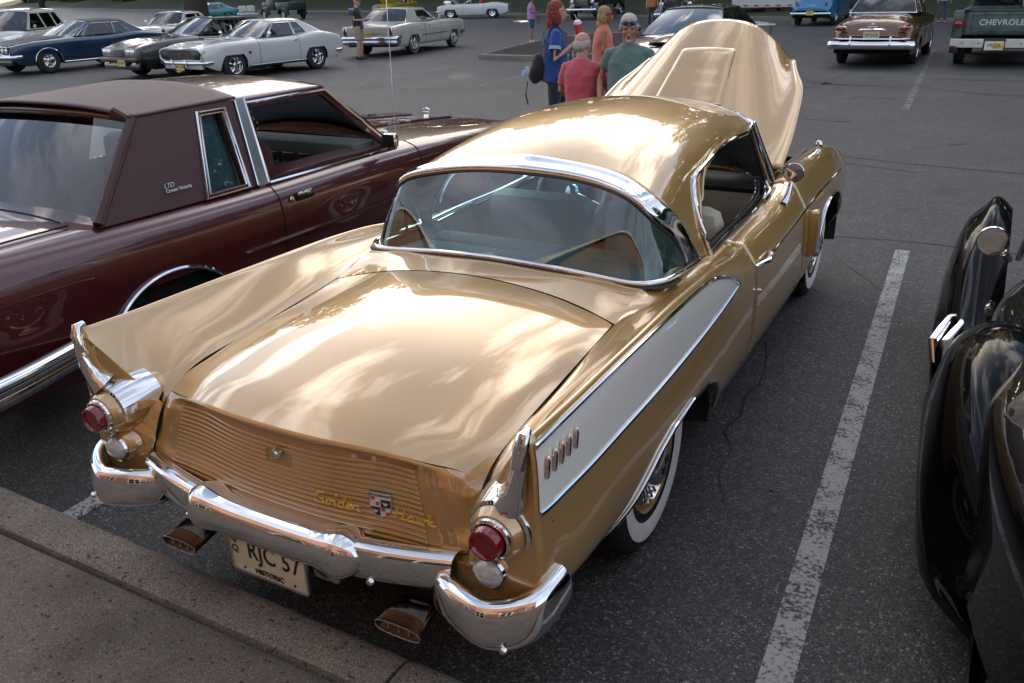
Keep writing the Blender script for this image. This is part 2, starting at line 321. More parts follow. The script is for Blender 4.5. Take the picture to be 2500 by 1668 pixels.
for a, b in (((-10.83, 12.77), (-11.19, 18.4)), ((-7.96, 12.83), (-8.09, 16.6)), ((-13.74, 15.3), (-14.47, 18.7)), ((-2.45, 12.3), (-2.7, 18.2)), ((-16.9, 12.9), (-17.2, 18.6)), ((3.4, 12.0), (3.2, 18.0))): strip('parking_line', seg(a, b), .10, LINE2)
# cracks, some filled with tar
def crack(P, w, name='tar_seam', j=.5, wig=.03):
    P = np.array(P, float); Q = []
    for a, b in zip(P[:-1], P[1:]):
        L = np.linalg.norm(b-a); n = max(2, int(L/.10)); Q += [a+(b-a)*t for t in np.linspace(0, 1, n, endpoint=False)]
    Q.append(P[-1]); Q = np.array(Q)+np.random.normal(0, wig*.35, (len(Q), 2)); k = np.array([.25, .5, .25])
    for _ in range(1): Q[1:-1] = Q[:-2]*.25+Q[1:-1]*.5+Q[2:]*.25
    strip(name, Q, w, TAR, .003, jit=j)
crack([(-17, 11.8), (-14, 12.1), (-11.2, 12.31), (-8.36, 12.67), (-6.94, 13.21), (-6.56, 13.05), (-6.26, 12.6), (-5.74, 12.15)], .045)
crack([(-6.21, 11.27), (-5.79, 11.28)], .05); crack([(-1.67, 14.44), (-1.29, 15.2), (-1.3, 16.83), (-1.09, 17.71)], .06); crack([(-3.2, 16.2), (-1.41, 15.88), (-1.12, 15.38), (.47, 15.37), (1.41, 14.51), (3.5, 14.3)], .06)
crack([(-1.6, 15.75), (-1.3, 15.45), (-.95, 15.5)], .30, j=.6); crack([(-.5, 13.54), (.26, 13.53), (1.11, 13.25)], .035); crack([(-1.9, 11.1), (-.96, 10.89), (-.12, 10.67)], .03); crack([(-.4, 8.14), (.23, 8.05), (.88, 7.84), (2.6, 7.6)], .04); crack([(-.3, 7.72), (.4, 7.6), (1.1, 7.35)], .03)
crack([(.41, 18.02), (1.16, 17.84), (2.14, 17.89), (4, 17.7)], .12); crack([(.6, 16.9), (1.4, 16.7), (2.2, 16.75)], .14)
crack([(.2, 4.5), (.62, 4.53), (1.12, 4.6), (1.6, 4.58), (2.8, 4.5)], .045); crack([(.72, 4.1), (.87, 3.86), (1.1, 3.52), (1.17, 3.36)], .014, j=.8, wig=.05)
crack([(.74, 2.1), (.77, 1.81), (.83, 1.53), (.79, 1.33), (.84, 1.16), (.80, .96), (.90, .80), (.86, .62), (.94, .45)], .010, 'crack', .9, .06)
crack([(-.27, 11.27), (-.33, 11.0), (-.16, 10.73)], .16); crack([(1.3, 9.2), (1.45, 9.35)], .12)
# leaves and grit lying about
gb = MB(); rg = random.Random(4)
for k in range(240):
    x, y = rg.uniform(-3, 3.2), rg.uniform(-2.4, 7)
    z = .135 if y < -1.0 else .004
    s = rg.uniform(.004, .012); a = rg.uniform(0, 6); V = [(x+s*math.cos(a+q)*(1 if i % 2 else .5), y+s*math.sin(a+q), z+rg.uniform(0, .004)) for i, q in enumerate((0, 1.6, 3.1, 4.7))]; gb.add(V, [(0, 1, 2, 3)])
gb.build('leaf_litter', mat('dry_leaf', (.13, .085, .03), .9, var=.5, vscale=3), kind='stuff', smooth=False)
# near kerb of separate stones and the pavement behind it
kx = [-9.6, -7.2, -4.8, -2.75, .405, 3.4, 6.4, 9.0]
kroot = MB(); 
kb = empty('kerb', (0, -1.0, 0)); tag(kb, kind='structure')
for a, b in zip(kx[:-1], kx[1:]):
    yc = lambda x: -1.036-.012*x
    L = b-a-.012; n = max(4, int(L/.04)); g = []
    for x in np.linspace(a+.006, b-.006, n):
        e = min(1, (x-a)/.012, (b-x)/.012); rr = .020; y0 = yc(x)+random.uniform(-.0025, .0025)
        y1 = -1.196
        g.append([(x, y0+.014, -.02), (x, y0+.006, .118-.006*(1-e)), (x, y0-.008, .130-.01*(1-e)), (x, y0-.03, .135-.008*(1-e)), (x, (y0+y1)/2, .136-.008*(1-e)), (x, y1+.02, .134-.01*(1-e)), (x, y1+.006, .126-.01*(1-e)), (x, y1, .09), (x, y1, -.02)])
    k = len(g[0]); mb = MB().grid(g); mb.F += [tuple(range(k)), tuple(range((n-1)*k, n*k))[::-1]]; kk = mb.build('kerb_stone', KERB, kb, angle=35)
    kk.location = (0, 1.0, 0)
g = []
for y in [-1.212, -1.225, -1.26]+list(np.linspace(-1.4, -6.5, 12)): g.append([(x, y, .118 if y > -1.22 else .130) for x in np.linspace(-12, 12, 30)])
sw_ = MB().grid(g); sw_.grid([[(x, -1.212, .118), (x, -1.212, -.02)] for x in (-12, 12)]); sw_.build('pavement', SIDEW, kind='structure', angle=60)
MB().box((0, -1.205, .045), (24, .02, .09)).build('kerb_joint', mat('joint_dirt', (.012, .011, .009), .95, bump=.5), kind='structure', smooth=False)
# manhole
mh = MB(); mh.lathe([(.40, .001), (.40, .006), (.34, .006), (.34, .003), (.001, .003)], c=(-7.18, 9.12, 0), n=40)
for k in range(-5, 6):
    w = math.sqrt(max(0, .33**2-(k*.06)**2)); mh.box((-7.18, 9.12+k*.06, .006), (2*w, .022, .006)); mh.box((-7.18+k*.06, 9.12, .0065), (.022, 2*w, .006))
tag(mh.build('manhole_cover', mat('cast_iron', (.05, .045, .04), .6, .6), smooth=False), 'round iron manhole cover set in the asphalt beyond the maroon car', 'manhole cover')
# planted island
isl = [(-11.6, 19.45), (-10, 19.2), (-8.9, 19.45), (-8.35, 20.1), (-8.3, 24), (-8.6, 29), (-10, 30.5), (-12, 30), (-12.7, 28), (-12.3, 23)]
il = cub([(a, b) for a, b in isl+[isl[0]]], 60)[:-1]; c_ = il.mean(0); g = []
for s_, z in ((1, -.02), (1, .13), (.992, .15), (.965, .15), (.955, .14), (.95, .05)): g.append([(c_[0]+(p[0]-c_[0])*s_, c_[1]+(p[1]-c_[1])*s_, z) for p in il])
MB().grid(g, closev=True).build('island_kerb', KERB, kind='structure', angle=35)
MB().poly([(c_[0]+(p[0]-c_[0])*.956, c_[1]+(p[1]-c_[1])*.956, .06) for p in il], (0, 0, .06)).build('mulch_bed', MULCH, kind='stuff')
# far edge of the lot, grass slope
fe = [(-300, 175), (-220, 142), (-157, 112), (-86, 77.6), (-43, 60.6), (-26.8, 52), (-10.6, 43.8), (-.6, 39.5), (12, 36), (60, 30), (150, 30)]
fe = cub(fe, 80); g = []
for d, z in ((0, .0), (.0, .14), (.2, .15), (.22, .10), (6, .7), (18, 3.2), (45, 8), (120, 12), (220, 14)): g.append([(p[0]+d*.25, p[1]+d*.95, z+(.4*math.sin(i*.7+d)*min(1, d/10))) for i, p in enumerate(fe)])
MB().grid(g[2:]).build('grass_slope', GRASS, kind='structure'); MB().grid(g[:4]).build('far_kerb', KERB, kind='structure')
# ---- trees
BARK = mat('bark', (.045, .034, .026), .9, bump=.8, bscale=14, var=.3, vscale=5)
LEAF = mat('leaves', (.045, .075, .020), .6, var=.45, vscale=1.2, spec=.3); LEAF2 = mat('leaves_dark', (.030, .055, .018), .65, var=.4, vscale=.9, spec=.3)
def crown_mb(seed, rx, rz, zc_, ncl, per, size, low=-.8):
    rg = np.random.RandomState(seed); mb = MB(); V = []; 
    for k in range(ncl):
        d = rg.normal(size=3); d /= np.linalg.norm(d); d[2] = max(d[2], low); rr = rg.uniform(.45, 1.0)**.6
        bump_ = 1+.28*math.sin(3.1*math.atan2(d[1], d[0])+seed)*math.cos(2.3*d[2]+seed)
        c = np.array((d[0]*rx*rr*bump_, d[1]*rx*rr*bump_, zc_+d[2]*rz*rr)); R_ = rg.uniform(.45, 1.0)*rx*.20
        q = rg.normal(size=(per, 3))*R_*.6*[1, 1, .7]+c
        u = rg.normal(size=(per, 3)); u /= np.linalg.norm(u, axis=1, keepdims=True); v = np.cross(u, rg.normal(size=(per, 3))); v /= np.linalg.norm(v, axis=1, keepdims=True); s = size*rg.uniform(.6, 1.3, (per, 1))
        V.append(np.stack([q-u*s, q+v*s*.55, q+u*s, q-v*s*.55], 1).reshape(-1, 3))
    V = np.concatenate(V); n = len(V)//4; return V, np.arange(n*4).reshape(n, 4)
def fast_mesh(name, V, F, m):
    me = bpy.data.meshes.new(name); n = len(F); me.vertices.add(len(V)); me.vertices.foreach_set('co', np.asarray(V, np.float32).ravel()); me.loops.add(n*4); me.loops.foreach_set('vertex_index', np.asarray(F, np.int32).ravel()); me.polygons.add(n); me.polygons.foreach_set('loop_start', np.arange(0, n*4, 4, dtype=np.int32)); me.update(); me.validate(); me.materials.append(m); return me
def trunk_mb(h, r, seed, spread=2.5, top=.8):
    rg = random.Random(seed); mb = MB(); P = [(rg.uniform(-.1, .1)*i, rg.uniform(-.1, .1)*i, h*i/5) for i in range(6)]; mb.tube(cub(P, 14), [r*1.35, r, r*.85, r*.6, r*.35], n=9)
    for k in range(7):
        t = rg.uniform(.35, .95); a = rg.uniform(0, 6.28); p = np.array(P[int(t*5)]); L = spread*rg.uniform(.5, 1); e = p+[math.cos(a)*L, math.sin(a)*L, L*rg.uniform(.5, 1)]
        mb.tube(cub([p, (p+e)/2+[0, 0, -.1*L], e], 8), [r*.4, r*.12], n=6)
    return mb
protos = []
for sd in range(3):
    V, F = crown_mb(sd+3, 5.0, 7.6, 11.6, 190, 34, .30); protos.append((fast_mesh('crown', V, F, (LEAF, LEAF2, LEAF)[sd]), trunk_mb(12, .32, sd).build('tmp', BARK).data))
for o in [o for o in bpy.data.objects if o.name.startswith('tmp')]: bpy.data.objects.remove(o)
rg = random.Random(11)
# how the trees beyond the lot stand, one entry each: x, y, scale, height factor
TR = []
for k in range(24): x = -190+k*10.6+rg.uniform(-2, 2); TR.append((x, np.interp(x, fe[:, 0], fe[:, 1])+9+rg.uniform(0, 5), rg.uniform(1.15, 1.5)))
for k in range(22): x = -210+k*12.2+rg.uniform(-3, 3); TR.append((x, np.interp(x, fe[:, 0], fe[:, 1])+25+rg.uniform(0, 9), rg.uniform(1.5, 1.9)))
names_ = ['tall leafy tree standing on the grass slope beyond the car park', 'tall tree with dark crown standing on the grass slope beyond the car park']
for i, (x, y, s) in enumerate(TR):
    k = i % 3; t = empty('tree', (x, y, 0.8 if i < 24 else 3.0), rg.uniform(0, 6), names_[1 if k == 1 else 0], 'tree', 'trees on the grass slope beyond the car park'+(', dark crowns' if k == 1 else ', lighter crowns'))
    t.scale = (s, s, s*rg.uniform(.92, 1.12))
    for nm, me in (('crown', protos[k][0]), ('trunk', protos[k][1])): o = bpy.data.objects.new(nm, me); COL.objects.link(o); o.parent = t
# undergrowth below the woods: one mass
rgn = np.random.RandomState(5); n = 90000; xs = rgn.uniform(-270, 75, n); yo = np.interp(xs, fe[:, 0], fe[:, 1])+9+rgn.uniform(0, 12, n); zs = .8+(yo-np.interp(xs, fe[:, 0], fe[:, 1])-6)*.16+rgn.uniform(0, 6.5, n)
q = np.stack([xs, yo, zs], 1); u = rgn.normal(size=(n, 3)); u /= np.linalg.norm(u, axis=1, keepdims=True); v = np.cross(u, rgn.normal(size=(n, 3))); v /= np.linalg.norm(v, axis=1, keepdims=True); V = np.stack([q-u*.55, q+v*.42, q+u*.55, q-v*.42], 1).reshape(-1, 3)
me = fast_mesh('undergrowth', V, np.arange(n*4).reshape(n, 4), LEAF2); o = bpy.data.objects.new('undergrowth', me); COL.objects.link(o); tag(o, 'dark bushy undergrowth filling the edge of the wood', 'undergrowth', kind='stuff')
# young tree on the island
t = empty('young_tree', (-12.1, 25.6, .12), 0, 'slender young tree growing from the mulch island, lowest leaves hanging into view', 'tree')
V, F = crown_mb(21, 1.9, 1.9, 4.1, 70, 30, .11, low=-.95); o = bpy.data.objects.new('crown', fast_mesh('crown', V, F, mat('fresh_leaves', (.075, .12, .028), .55, var=.35, vscale=3))); COL.objects.link(o); o.parent = t
trunk_mb(4.2, .11, 9, 1.2).build('trunk', BARK, t)
# two trunks at the far left edge of the lot
for x, y, r_, lb in ((-38, 33, .55, 'thick dark tree trunk between the white and turquoise cars'), (-50, 32, .35, 'dark tree trunk behind the white estate car at the far left')):
    t = empty('tree', (x, y, 0), rg.uniform(0, 6), lb, 'tree'); m = trunk_mb(14, r_, int(-x), 3).build('trunk', BARK, t); o = bpy.data.objects.new('crown', protos[1][0]); COL.objects.link(o); o.parent = t
# ---- brick building behind the pavement (seen in the chrome)
def brickn(t, b, new, link):
    co = new('ShaderNodeTexCoord').outputs['Object']; mp_ = new('ShaderNodeMapping'); link(co, mp_.inputs[0]); mp_.inputs['Rotation'].default_value = (R(90), 0, 0)
    br = new('ShaderNodeTexBrick'); link(mp_.outputs[0], br.inputs[0]); br.inputs['Color1'].default_value = (.20, .085, .055, 1); br.inputs['Color2'].default_value = (.27, .12, .075, 1); br.inputs['Mortar'].default_value = (.30, .27, .24, 1); br.inputs['Scale'].default_value = 4.4; br.inputs['Mortar Size'].default_value = .02
    link(br.outputs[0], b.inputs['Base Color']); b.inputs['Roughness'].default_value = .9
BR = tex_mat('brick', brickn)
bd = empty('brick_building', (0, -6.6, 0), 0, 'low red brick building with white-framed windows behind the pavement, seen only mirrored in the chrome', 'building')
mb = MB(); wins = [(x, 1.0, 1.4, 1.7) for x in (-10.2, -6.8, -3.4, 3.4, 6.8, 10.2)]
def wall_with_holes(x0, x1, z0, z1, holes, y, th, m, par, name='wall'):
    o_ = [Vector((x0, z0, 0)), Vector((x1, z0, 0)), Vector((x1, z1, 0)), Vector((x0, z1, 0))]; hs_ = [[Vector((x-w/2, z, 0)), Vector((x+w/2, z, 0)), Vector((x+w/2, z+h, 0)), Vector((x-w/2, z+h, 0))] for x, z, w, h in holes]
    allp = o_+[p for h in hs_ for p in h]; tr = tessellate_polygon([o_]+hs_); mb = MB()
    for dy in (0, -th): mb.add([(p.x, y+dy, p.y) for p in allp], tr)
    for h in hs_:
        for i in range(4): a, b = h[i], h[(i+1) % 4]; mb.add([(a.x, y, a.y), (b.x, y, b.y), (b.x, y-th, b.y), (a.x, y-th, a.y)], [(0, 1, 2, 3)])
    return mb.build(name, m, par, smooth=False)
wall_with_holes(-14, 14, 0, 6.8, wins+[(0, .13, 1.8, 2.3)], 0, .3, BR, bd)
MB().box((0, -.1, 6.95), (28.6, 1.0, .3)).build('cornice', mat('white_trim', (.70, .69, .65), .6, var=.06), bd, smooth=False); MB().box((0, -3, 3.4), (27, .1, 6.6)).build('inner_wall', DARK, bd)
for x, z, w, h in wins+[(0, .13, 1.8, 2.3)]:
    f = MB(); [f.box((x+a, .02, z+h/2), (.09, .12, h)) for a in (-w/2, 0, w/2)]; [f.box((x, .02, z+a), (w+.18, .14, .09)) for a in (0, h*.5, h)]; fo = f.build('window', MATS['white_trim'], bd, smooth=False)
    MB().box((x, -.1, z+h/2), (w, .01, h)).build('pane', GLASS_D, fo, smooth=False)
# ================================================================ the gold coupe
GOLD = paint('gold_paint', (.55, .335, .105), metal=.38, rough=.30, flake=.04, cior=2.1)
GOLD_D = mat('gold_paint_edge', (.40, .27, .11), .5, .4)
CREAM = paint('cream_paint', (.88, .87, .80), metal=.0, rough=.35)
GAP = mat('panel_gap', (.008, .007, .006), .9)
MATS['hero_rim_paint'] = GOLD
GLD = mat('gilt_metal', (1.0, .72, .16), .32, .8)
CLOTH = mat('cream_upholstery', (.50, .47, .38), .7, bump=.2, bscale=90)
HERO = empty('coupe', (0, 0, 0), 0, 'gold two-tone finned coupe with cream side panels and its bonnet raised', 'car')
YS = [-1.045, -1.0, -0.925, -0.85, -0.6, -0.3, 0, 0.3, 0.6, 0.85, 1.1, 1.5, 1.9, 2.2, 2.6, 3.0, 3.4, 3.8]
SEC = [
 [(0.625,0.54),(0.664,0.5709),(0.728,0.6991),(0.796,0.9024),(0.818,0.982),(0.836,0.957),(0.845,0.73),(0.845,0.62),(0.832,0.5),(0.79,0.41)],
 [(0.625,0.585),(0.664,0.6126),(0.728,0.7268),(0.796,0.9081),(0.819,0.979),(0.838,0.955),(0.852,0.73),(0.857,0.62),(0.845,0.49),(0.8,0.4)],
 [(0.625,0.7),(0.664,0.7194),(0.728,0.7997),(0.796,0.9271),(0.819,0.977),(0.838,0.953),(0.8535,0.728),(0.861,0.615),(0.85,0.48),(0.8,0.392)],
 [(0.625,0.761),(0.664,0.776),(0.728,0.838),(0.796,0.9365),(0.819,0.975),(0.839,0.951),(0.855,0.725),(0.865,0.61),(0.855,0.47),(0.8,0.385)],
 [(0.625,0.802),(0.664,0.814),(0.728,0.8636),(0.796,0.9422),(0.82,0.973),(0.84,0.948),(0.857,0.72),(0.87,0.61),(0.858,0.45),(0.8,0.365)],
 [(0.625,0.833),(0.664,0.8426),(0.728,0.8823),(0.796,0.9453),(0.821,0.97),(0.841,0.945),(0.858,0.71),(0.872,0.6),(0.86,0.43),(0.8,0.34)],
 [(0.625,0.862),(0.664,0.8693),(0.728,0.8998),(0.796,0.9481),(0.821,0.967),(0.842,0.942),(0.858,0.7),(0.874,0.59),(0.862,0.41),(0.8,0.31)],
 [(0.665,0.888),(0.7,0.875),(0.75,0.893),(0.797,0.927),(0.822,0.957),(0.843,0.931),(0.86,0.705),(0.875,0.58),(0.862,0.39),(0.8,0.28)],
 [(0.695,0.9),(0.72,0.885),(0.765,0.888),(0.8,0.912),(0.82,0.93),(0.846,0.898),(0.862,0.745),(0.876,0.59),(0.862,0.38),(0.8,0.25)],
 [(0.713,0.898),(0.733,0.888),(0.765,0.888),(0.795,0.892),(0.818,0.885),(0.843,0.85),(0.865,0.765),(0.877,0.6),(0.862,0.38),(0.8,0.235)],
 [(0.712,0.895),(0.733,0.889),(0.76,0.888),(0.788,0.882),(0.812,0.868),(0.838,0.832),(0.866,0.752),(0.877,0.6),(0.862,0.38),(0.8,0.23)],
 [(0.705,0.893),(0.727,0.889),(0.755,0.887),(0.785,0.88),(0.812,0.864),(0.838,0.826),(0.866,0.752),(0.877,0.6),(0.862,0.38),(0.8,0.23)],
 [(0.69,0.905),(0.715,0.905),(0.745,0.903),(0.777,0.895),(0.806,0.876),(0.836,0.832),(0.864,0.755),(0.875,0.6),(0.862,0.38),(0.8,0.23)],
 [(0.655,0.925),(0.69,0.938),(0.725,0.943),(0.76,0.935),(0.797,0.905),(0.832,0.845),(0.862,0.762),(0.873,0.6),(0.862,0.38),(0.8,0.235)],
 [(0.635,0.925),(0.68,0.95),(0.722,0.96),(0.76,0.95),(0.797,0.915),(0.832,0.85),(0.862,0.765),(0.873,0.6),(0.862,0.4),(0.8,0.24)],
 [(0.615,0.9),(0.67,0.935),(0.717,0.95),(0.76,0.942),(0.797,0.91),(0.832,0.845),(0.862,0.76),(0.872,0.6),(0.86,0.4),(0.8,0.26)],
 [(0.6,0.86),(0.65,0.9),(0.705,0.925),(0.75,0.918),(0.79,0.885),(0.825,0.83),(0.853,0.74),(0.862,0.6),(0.85,0.43),(0.79,0.31)],
 [(0.6,0.79),(0.64,0.82),(0.69,0.85),(0.735,0.845),(0.77,0.82),(0.8,0.77),(0.825,0.7),(0.83,0.58),(0.81,0.45),(0.75,0.36)]
]
PV = np.array([0, .08, .2, .33, .42, .50, .68, .79, .90, 1.0])
def arch_z(y):
    a = lerp1(y, [(-.68, 0), (-.62, .365), (-.52, .385), (-.42, .415), (-.32, .462), (-.2, .512), (-.05, .543), (.15, .553), (.33, .542), (.44, .505), (.515, .43), (.555, .34), (.575, .22), (.58, 0)])
    q = (y-3.06)/.50
    b = .27+.42*math.sqrt(max(0, 1-q*q))**.75 if abs(q) < 1 else 0
    return max(float(a), b)
ys = np.unique(np.concatenate([np.linspace(-1.045, 3.8, 110), np.linspace(-.66, .60, 60), np.linspace(2.54, 3.58, 50)]))
base = surf([[(x, y, z) for x, z in s] for y, s in zip(YS, SEC)], 8, 61, parv=PV)  # warm-up shape only
cols = np.array([cub([(x, z) for x, z in s], 61, PV) for s in SEC])
side = np.stack([cub(cols[:, j], 0, (np.array(YS)+1.045)/4.845, ts=(ys+1.045)/4.845) for j in range(61)], axis=1)   # ys x 61 x (x,z)
TT = np.linspace(0, 1, 61)
def side_pt(y, t, off=0.):
    j = (y+1.045)/4.845
    c = np.array([[np.interp(y, ys, side[:, k, 0]), np.interp(y, ys, side[:, k, 1])] for k in (0,)])
    kx = np.clip(t, 0, 1)*60; k0 = int(min(kx, 59)); f = kx-k0
    def at(k): return np.array([np.interp(y, ys, side[:, k, 0]), np.interp(y, ys, side[:, k, 1])])
    p = at(k0)*(1-f)+at(k0+1)*f
    if off:
        tg = at(min(k0+1, 60))-at(max(k0-1, 0)); tg /= np.linalg.norm(tg)+1e-9
        p = p+off*np.array([-tg[1], tg[0]])*(-1 if True else 1)*-1 if False else p+off*np.array([-tg[1], tg[0]])
    return np.array([p[0], y, p[1]])
SPLIT = 30                                     # t=.5: the upper moulding line
G = np.zeros((len(ys), 61, 3))
for i, y in enumerate(ys):
    s = side[i]; az = arch_z(y); s2 = s.copy()
    if az > s[-1, 1]+.004:
        kk = np.arange(36, 61); zz = s[kk, 1]; tstar = np.interp(-az, -zz, kk)
        nk = np.linspace(36, tstar, 25); s2[36:, 0] = np.interp(nk, np.arange(61), s[:, 0]); s2[36:, 1] = np.interp(nk, np.arange(61), s[:, 1])
    G[i, :, 0] = s2[:, 0]; G[i, :, 1] = y; G[i, :, 2] = s2[:, 1]
iq = int(np.searchsorted(ys, 1.03)); idr = int(np.searchsorted(ys, 2.12))
def mirx(A): B = np.array(A, float); B[..., 0] *= -1; return B
for sgn in (1, -1):
    def sg(A): return A if sgn == 1 else mirx(A)
    for nm, a, b in (('rear_wing', 0, iq), ('door', iq, idr), ('front_wing', idr, len(ys)-1)):
        g = G[a:b+1].copy()
        if nm == 'door': g[0, :, 1] += .003; g[-1, :, 1] -= .003
        part = MB().grid(sg(g), flip=(sgn == 1)).build(nm, GOLD, HERO, angle=60)
        sm = part.modifiers.new('thick', 'SOLIDIFY'); sm.thickness = .004; sm.offset = -1
    # front closing panel and headlamp
    MB().poly(sg(G[-1]), (0, .02, 0)).build('nose_panel', GOLD, HERO)
    MB().lathe([(.001, .03), (.085, .02), (.10, 0), (.105, -.05)], c=(sgn*.70, 3.83, .66), axis='y').build('headlight', CHROME, HERO)
    # arch trims, fin mouldings
    def arch_trim(yr, r, nm='arch_trim'):
        P = []
        for y in yr:
            i = int(np.argmin(abs(ys-y))); P.append(G[i, 60]+np.array([.004, 0, 0]))
        MB().tube(sg(P), r, n=8, sy=.8).build(nm, CHROME, HERO)
    arch_trim([y for y in ys if -.60 <= y <= .572], .010); arch_trim([y for y in ys if 2.57 <= y <= 3.55], .009)
    # cream panel with pointed front, set 4 mm proud
    yy = np.concatenate([np.linspace(-1.03, .45, 60), np.linspace(.47, .765, 34)])
    ZU = [(-1.03, .957), (.1, .945), (.28, .938), (.42, .925), (.52, .905), (.60, .882), (.67, .856), (.72, .833), (.75, .815), (.765, .803)]
    ZL = [(-1.03, .772), (-.76, .757), (-.45, .749), (-.08, .743), (.3, .755), (.5, .770), (.65, .787), (.765, .8025)]
    ZUc = cub(ZU, 200); ZLc = cub(ZL, 200)
    def t_at(y, z):
        col = np.array([np.interp(y, ys, side[:, k, 1]) for k in range(27, 58)]); k = int(np.argmax(col)); return np.interp(-z, -col[k:], np.arange(27+k, 58))/60
    def tl(y): return t_at(y, np.interp(y, ZUc[:, 0], ZUc[:, 1])), t_at(y, np.interp(y, ZLc[:, 0], ZLc[:, 1]))
    g = []
    for y in yy:
        a, b = tl(y); g.append([side_pt(y, t, .0045) for t in np.linspace(a, b, 12)])
    g = np.array(g); MB().grid(sg(g), flip=(sgn == 1)).build('side_panel', CREAM, HERO, angle=60)
    up = g[:, 0]; lo = g[:, -1]
    path = np.concatenate([up, lo[::-1]]); pth = [path[0]]
    for p in path[1:]:
        if np.linalg.norm(p-pth[-1]) > .008: pth.append(p)
    MB().tube(sg(np.array(pth)+np.array([.002, 0, 0])), .0075, n=8).build('panel_moulding', CHROME, HERO)
    # five little chrome blades on the panel
    for yb in (-.99, -.95, -.91, -.87, -.828):
        p1 = side_pt(yb, t_at(yb, .915), .011); p2 = side_pt(yb-.012, t_at(yb, .858), .011)
        MB().tube(sg([p1, p1*.75+p2*.25, p2*.9+p1*.1, p2]), [.003, .0085, .006, .003], n=6, sy=.7).build('louvre', CHROME, HERO)
    # chrome spear along door and front wing
    P = [side_pt(y, lerp1(y, [(1.16, .655), (2.0, .64), (3.3, .62)]), .003) for y in np.linspace(1.17, 3.45, 40)]
    MB().tube(sg(P), .006, n=6).build('side_spear', CHROME, HERO)
    # --- fin end: chrome bar with flared foot over the lamp pod
    C0 = (.815, -1.05, .965)
    bar = [(.820, -1.022, .996), (.819, -1.045, .990), (.817, -1.055, .965), (.812, -1.058, .91), (.806, -1.055, .86), (.795, -1.045, .82), (.775, -1.03, .79)]
    mbx = MB().tube(sg(bar), [.010, .019, .021, .020, .022, .030, .050], n=12)
    cap = []
    for q in np.linspace(-R(88), R(112), 17):
        row = []
        for y, rr in ((-.905, .098), (-.91, .106), (-.965, .107), (-1.02, .098), (-1.055, .089), (-1.059, .080)):
            dx = rr*math.sin(q); dz = rr*math.cos(q)*.98; row.append((.748+dx, y, .706+dz))
        cap.append(row)
    mbx.grid(sg(cap)).build('fin_cap', CHROME, HERO, angle=50)
    # lamp pods
    pod = [(.096, .16), (.095, .06), (.088, .0), (.075, -.035), (.063, -.056), (.055, -.058)]
    MB().lathe(pod, c=(sgn*.745, -1.03, .703), axis='y', n=36).build('lamp_pod', GOLD, HERO)
    tl_ = MB().lathe([(.052, -.050), (.058, -.058), (.057, -.067), (.050, -.071), (.045, -.064)], c=(sgn*.745, -1.03, .703), axis='y', n=36).build('tail_light', CHROME, HERO)
    MB().lathe([(.045, -.06), (.045, -.088), (.042, -.098), (.035, -.100), (.031, -.092), (.001, -.090)], c=(sgn*.743, -1.03, .703), axis='y', n=36).build('lens', RED, tl_)
    MB().lathe([(.085, .12), (.072, .03), (.056, -.02), (.046, -.03)], c=(sgn*.722, -1.035, .578), axis='y', n=32).build('lamp_pod', GOLD, HERO)
    rl = MB().lathe([(.044, -.02), (.049, -.032), (.046, -.041), (.041, -.036)], c=(sgn*.722, -1.035, .578), axis='y', n=32).build('reversing_light', CHROME, HERO)
    MB().lathe([(.042, -.03), (.040, -.046), (.032, -.056), (.018, -.063), (.001, -.064)], c=(sgn*.722, -1.035, .578), axis='y', n=32).build('lens', LENS, rl)
    # --- bumper corner
    g = []
    prof = [(.020, .150), (-.004, .152), (-.020, .135), (-.030, .09), (-.030, .04), (-.020, .0), (-.002, -.02), (.02, -.022)]
    pc = [(.555, -1.035, 0, .9), (.575, -1.075, 0, .97), (.62, -1.105, 0, 1), (.69, -1.13, -.004, 1.02), (.765, -1.125, -.014, 1.10), (.822, -1.09, -.008, 1.12), (.852, -1.05, .006, 1.10), (.866, -.995, .022, 1.05), (.870, -.945, .038, .95)]
    PP = cub([(a, b, c, d) for a, b, c, d in pc], 36)
    for i in range(36):
        t = PP[min(i+1, 35), :2]-PP[max(i-1, 0), :2]; t /= np.linalg.norm(t); nrm = np.array([t[1], -t[0]])
        z0 = .416+PP[i, 2]; row = []
        for o_, h_ in cub(prof, 20):
            row.append((PP[i, 0]-nrm[0]*o_*1.0, PP[i, 1]-nrm[1]*o_, z0+h_*PP[i, 3]*.80))
        g.append(row)
    bc = MB().grid(sg(g)).build('bumper_corner', CHROME, HERO, angle=60); sm = bc.modifiers.new('t', 'SOLIDIFY'); sm.thickness = .003
    MB().lathe([(.001, -.012), (.008, -.009), (.012, 0)], c=(sgn*.80, -1.145, .415), axis='y', n=14).build('bolt', CHROME, HERO)
    # rear corner skin between lid seam, lamps and wing
    sec0 = G[0][24:]; inn = cub([(.628, -.93, .70), (.626, -.985, .62), (.624, -1.012, .56), (.62, -1.03, .50), (.62, -1.03, .42)], len(sec0)); g = []
    for a, b in zip(sec0, inn):
        m1 = a*.66+b*.34+[0, -.022, 0]; m2 = a*.33+b*.67+[0, -.018, 0]
        if a[2] > .80: m1 = a*.66+b*.34; m2 = a*.33+b*.67
        g.append([a, m1, m2, b])
    MB().grid(sg(surf(g, len(g), 12, paru=np.linspace(0, 1, len(g))))).build('tail_panel', GOLD, HERO, angle=60)
    # tail-pipe tips: flattened flare with dividers
    xc = sgn*.44; g = []
    for y, w, h, z in ((-.55, .03, .03, .36), (-.85, .04, .03, .345), (-.98, .058, .028, .33), (-1.12, .076, .020, .312)):
        g.append([(xc+w*math.copysign(abs(math.cos(q))**.6, math.cos(q)), y, z+h*math.copysign(abs(math.sin(q))**.6, math.sin(q))) for q in np.linspace(0, 2*math.pi, 28, endpoint=False)])
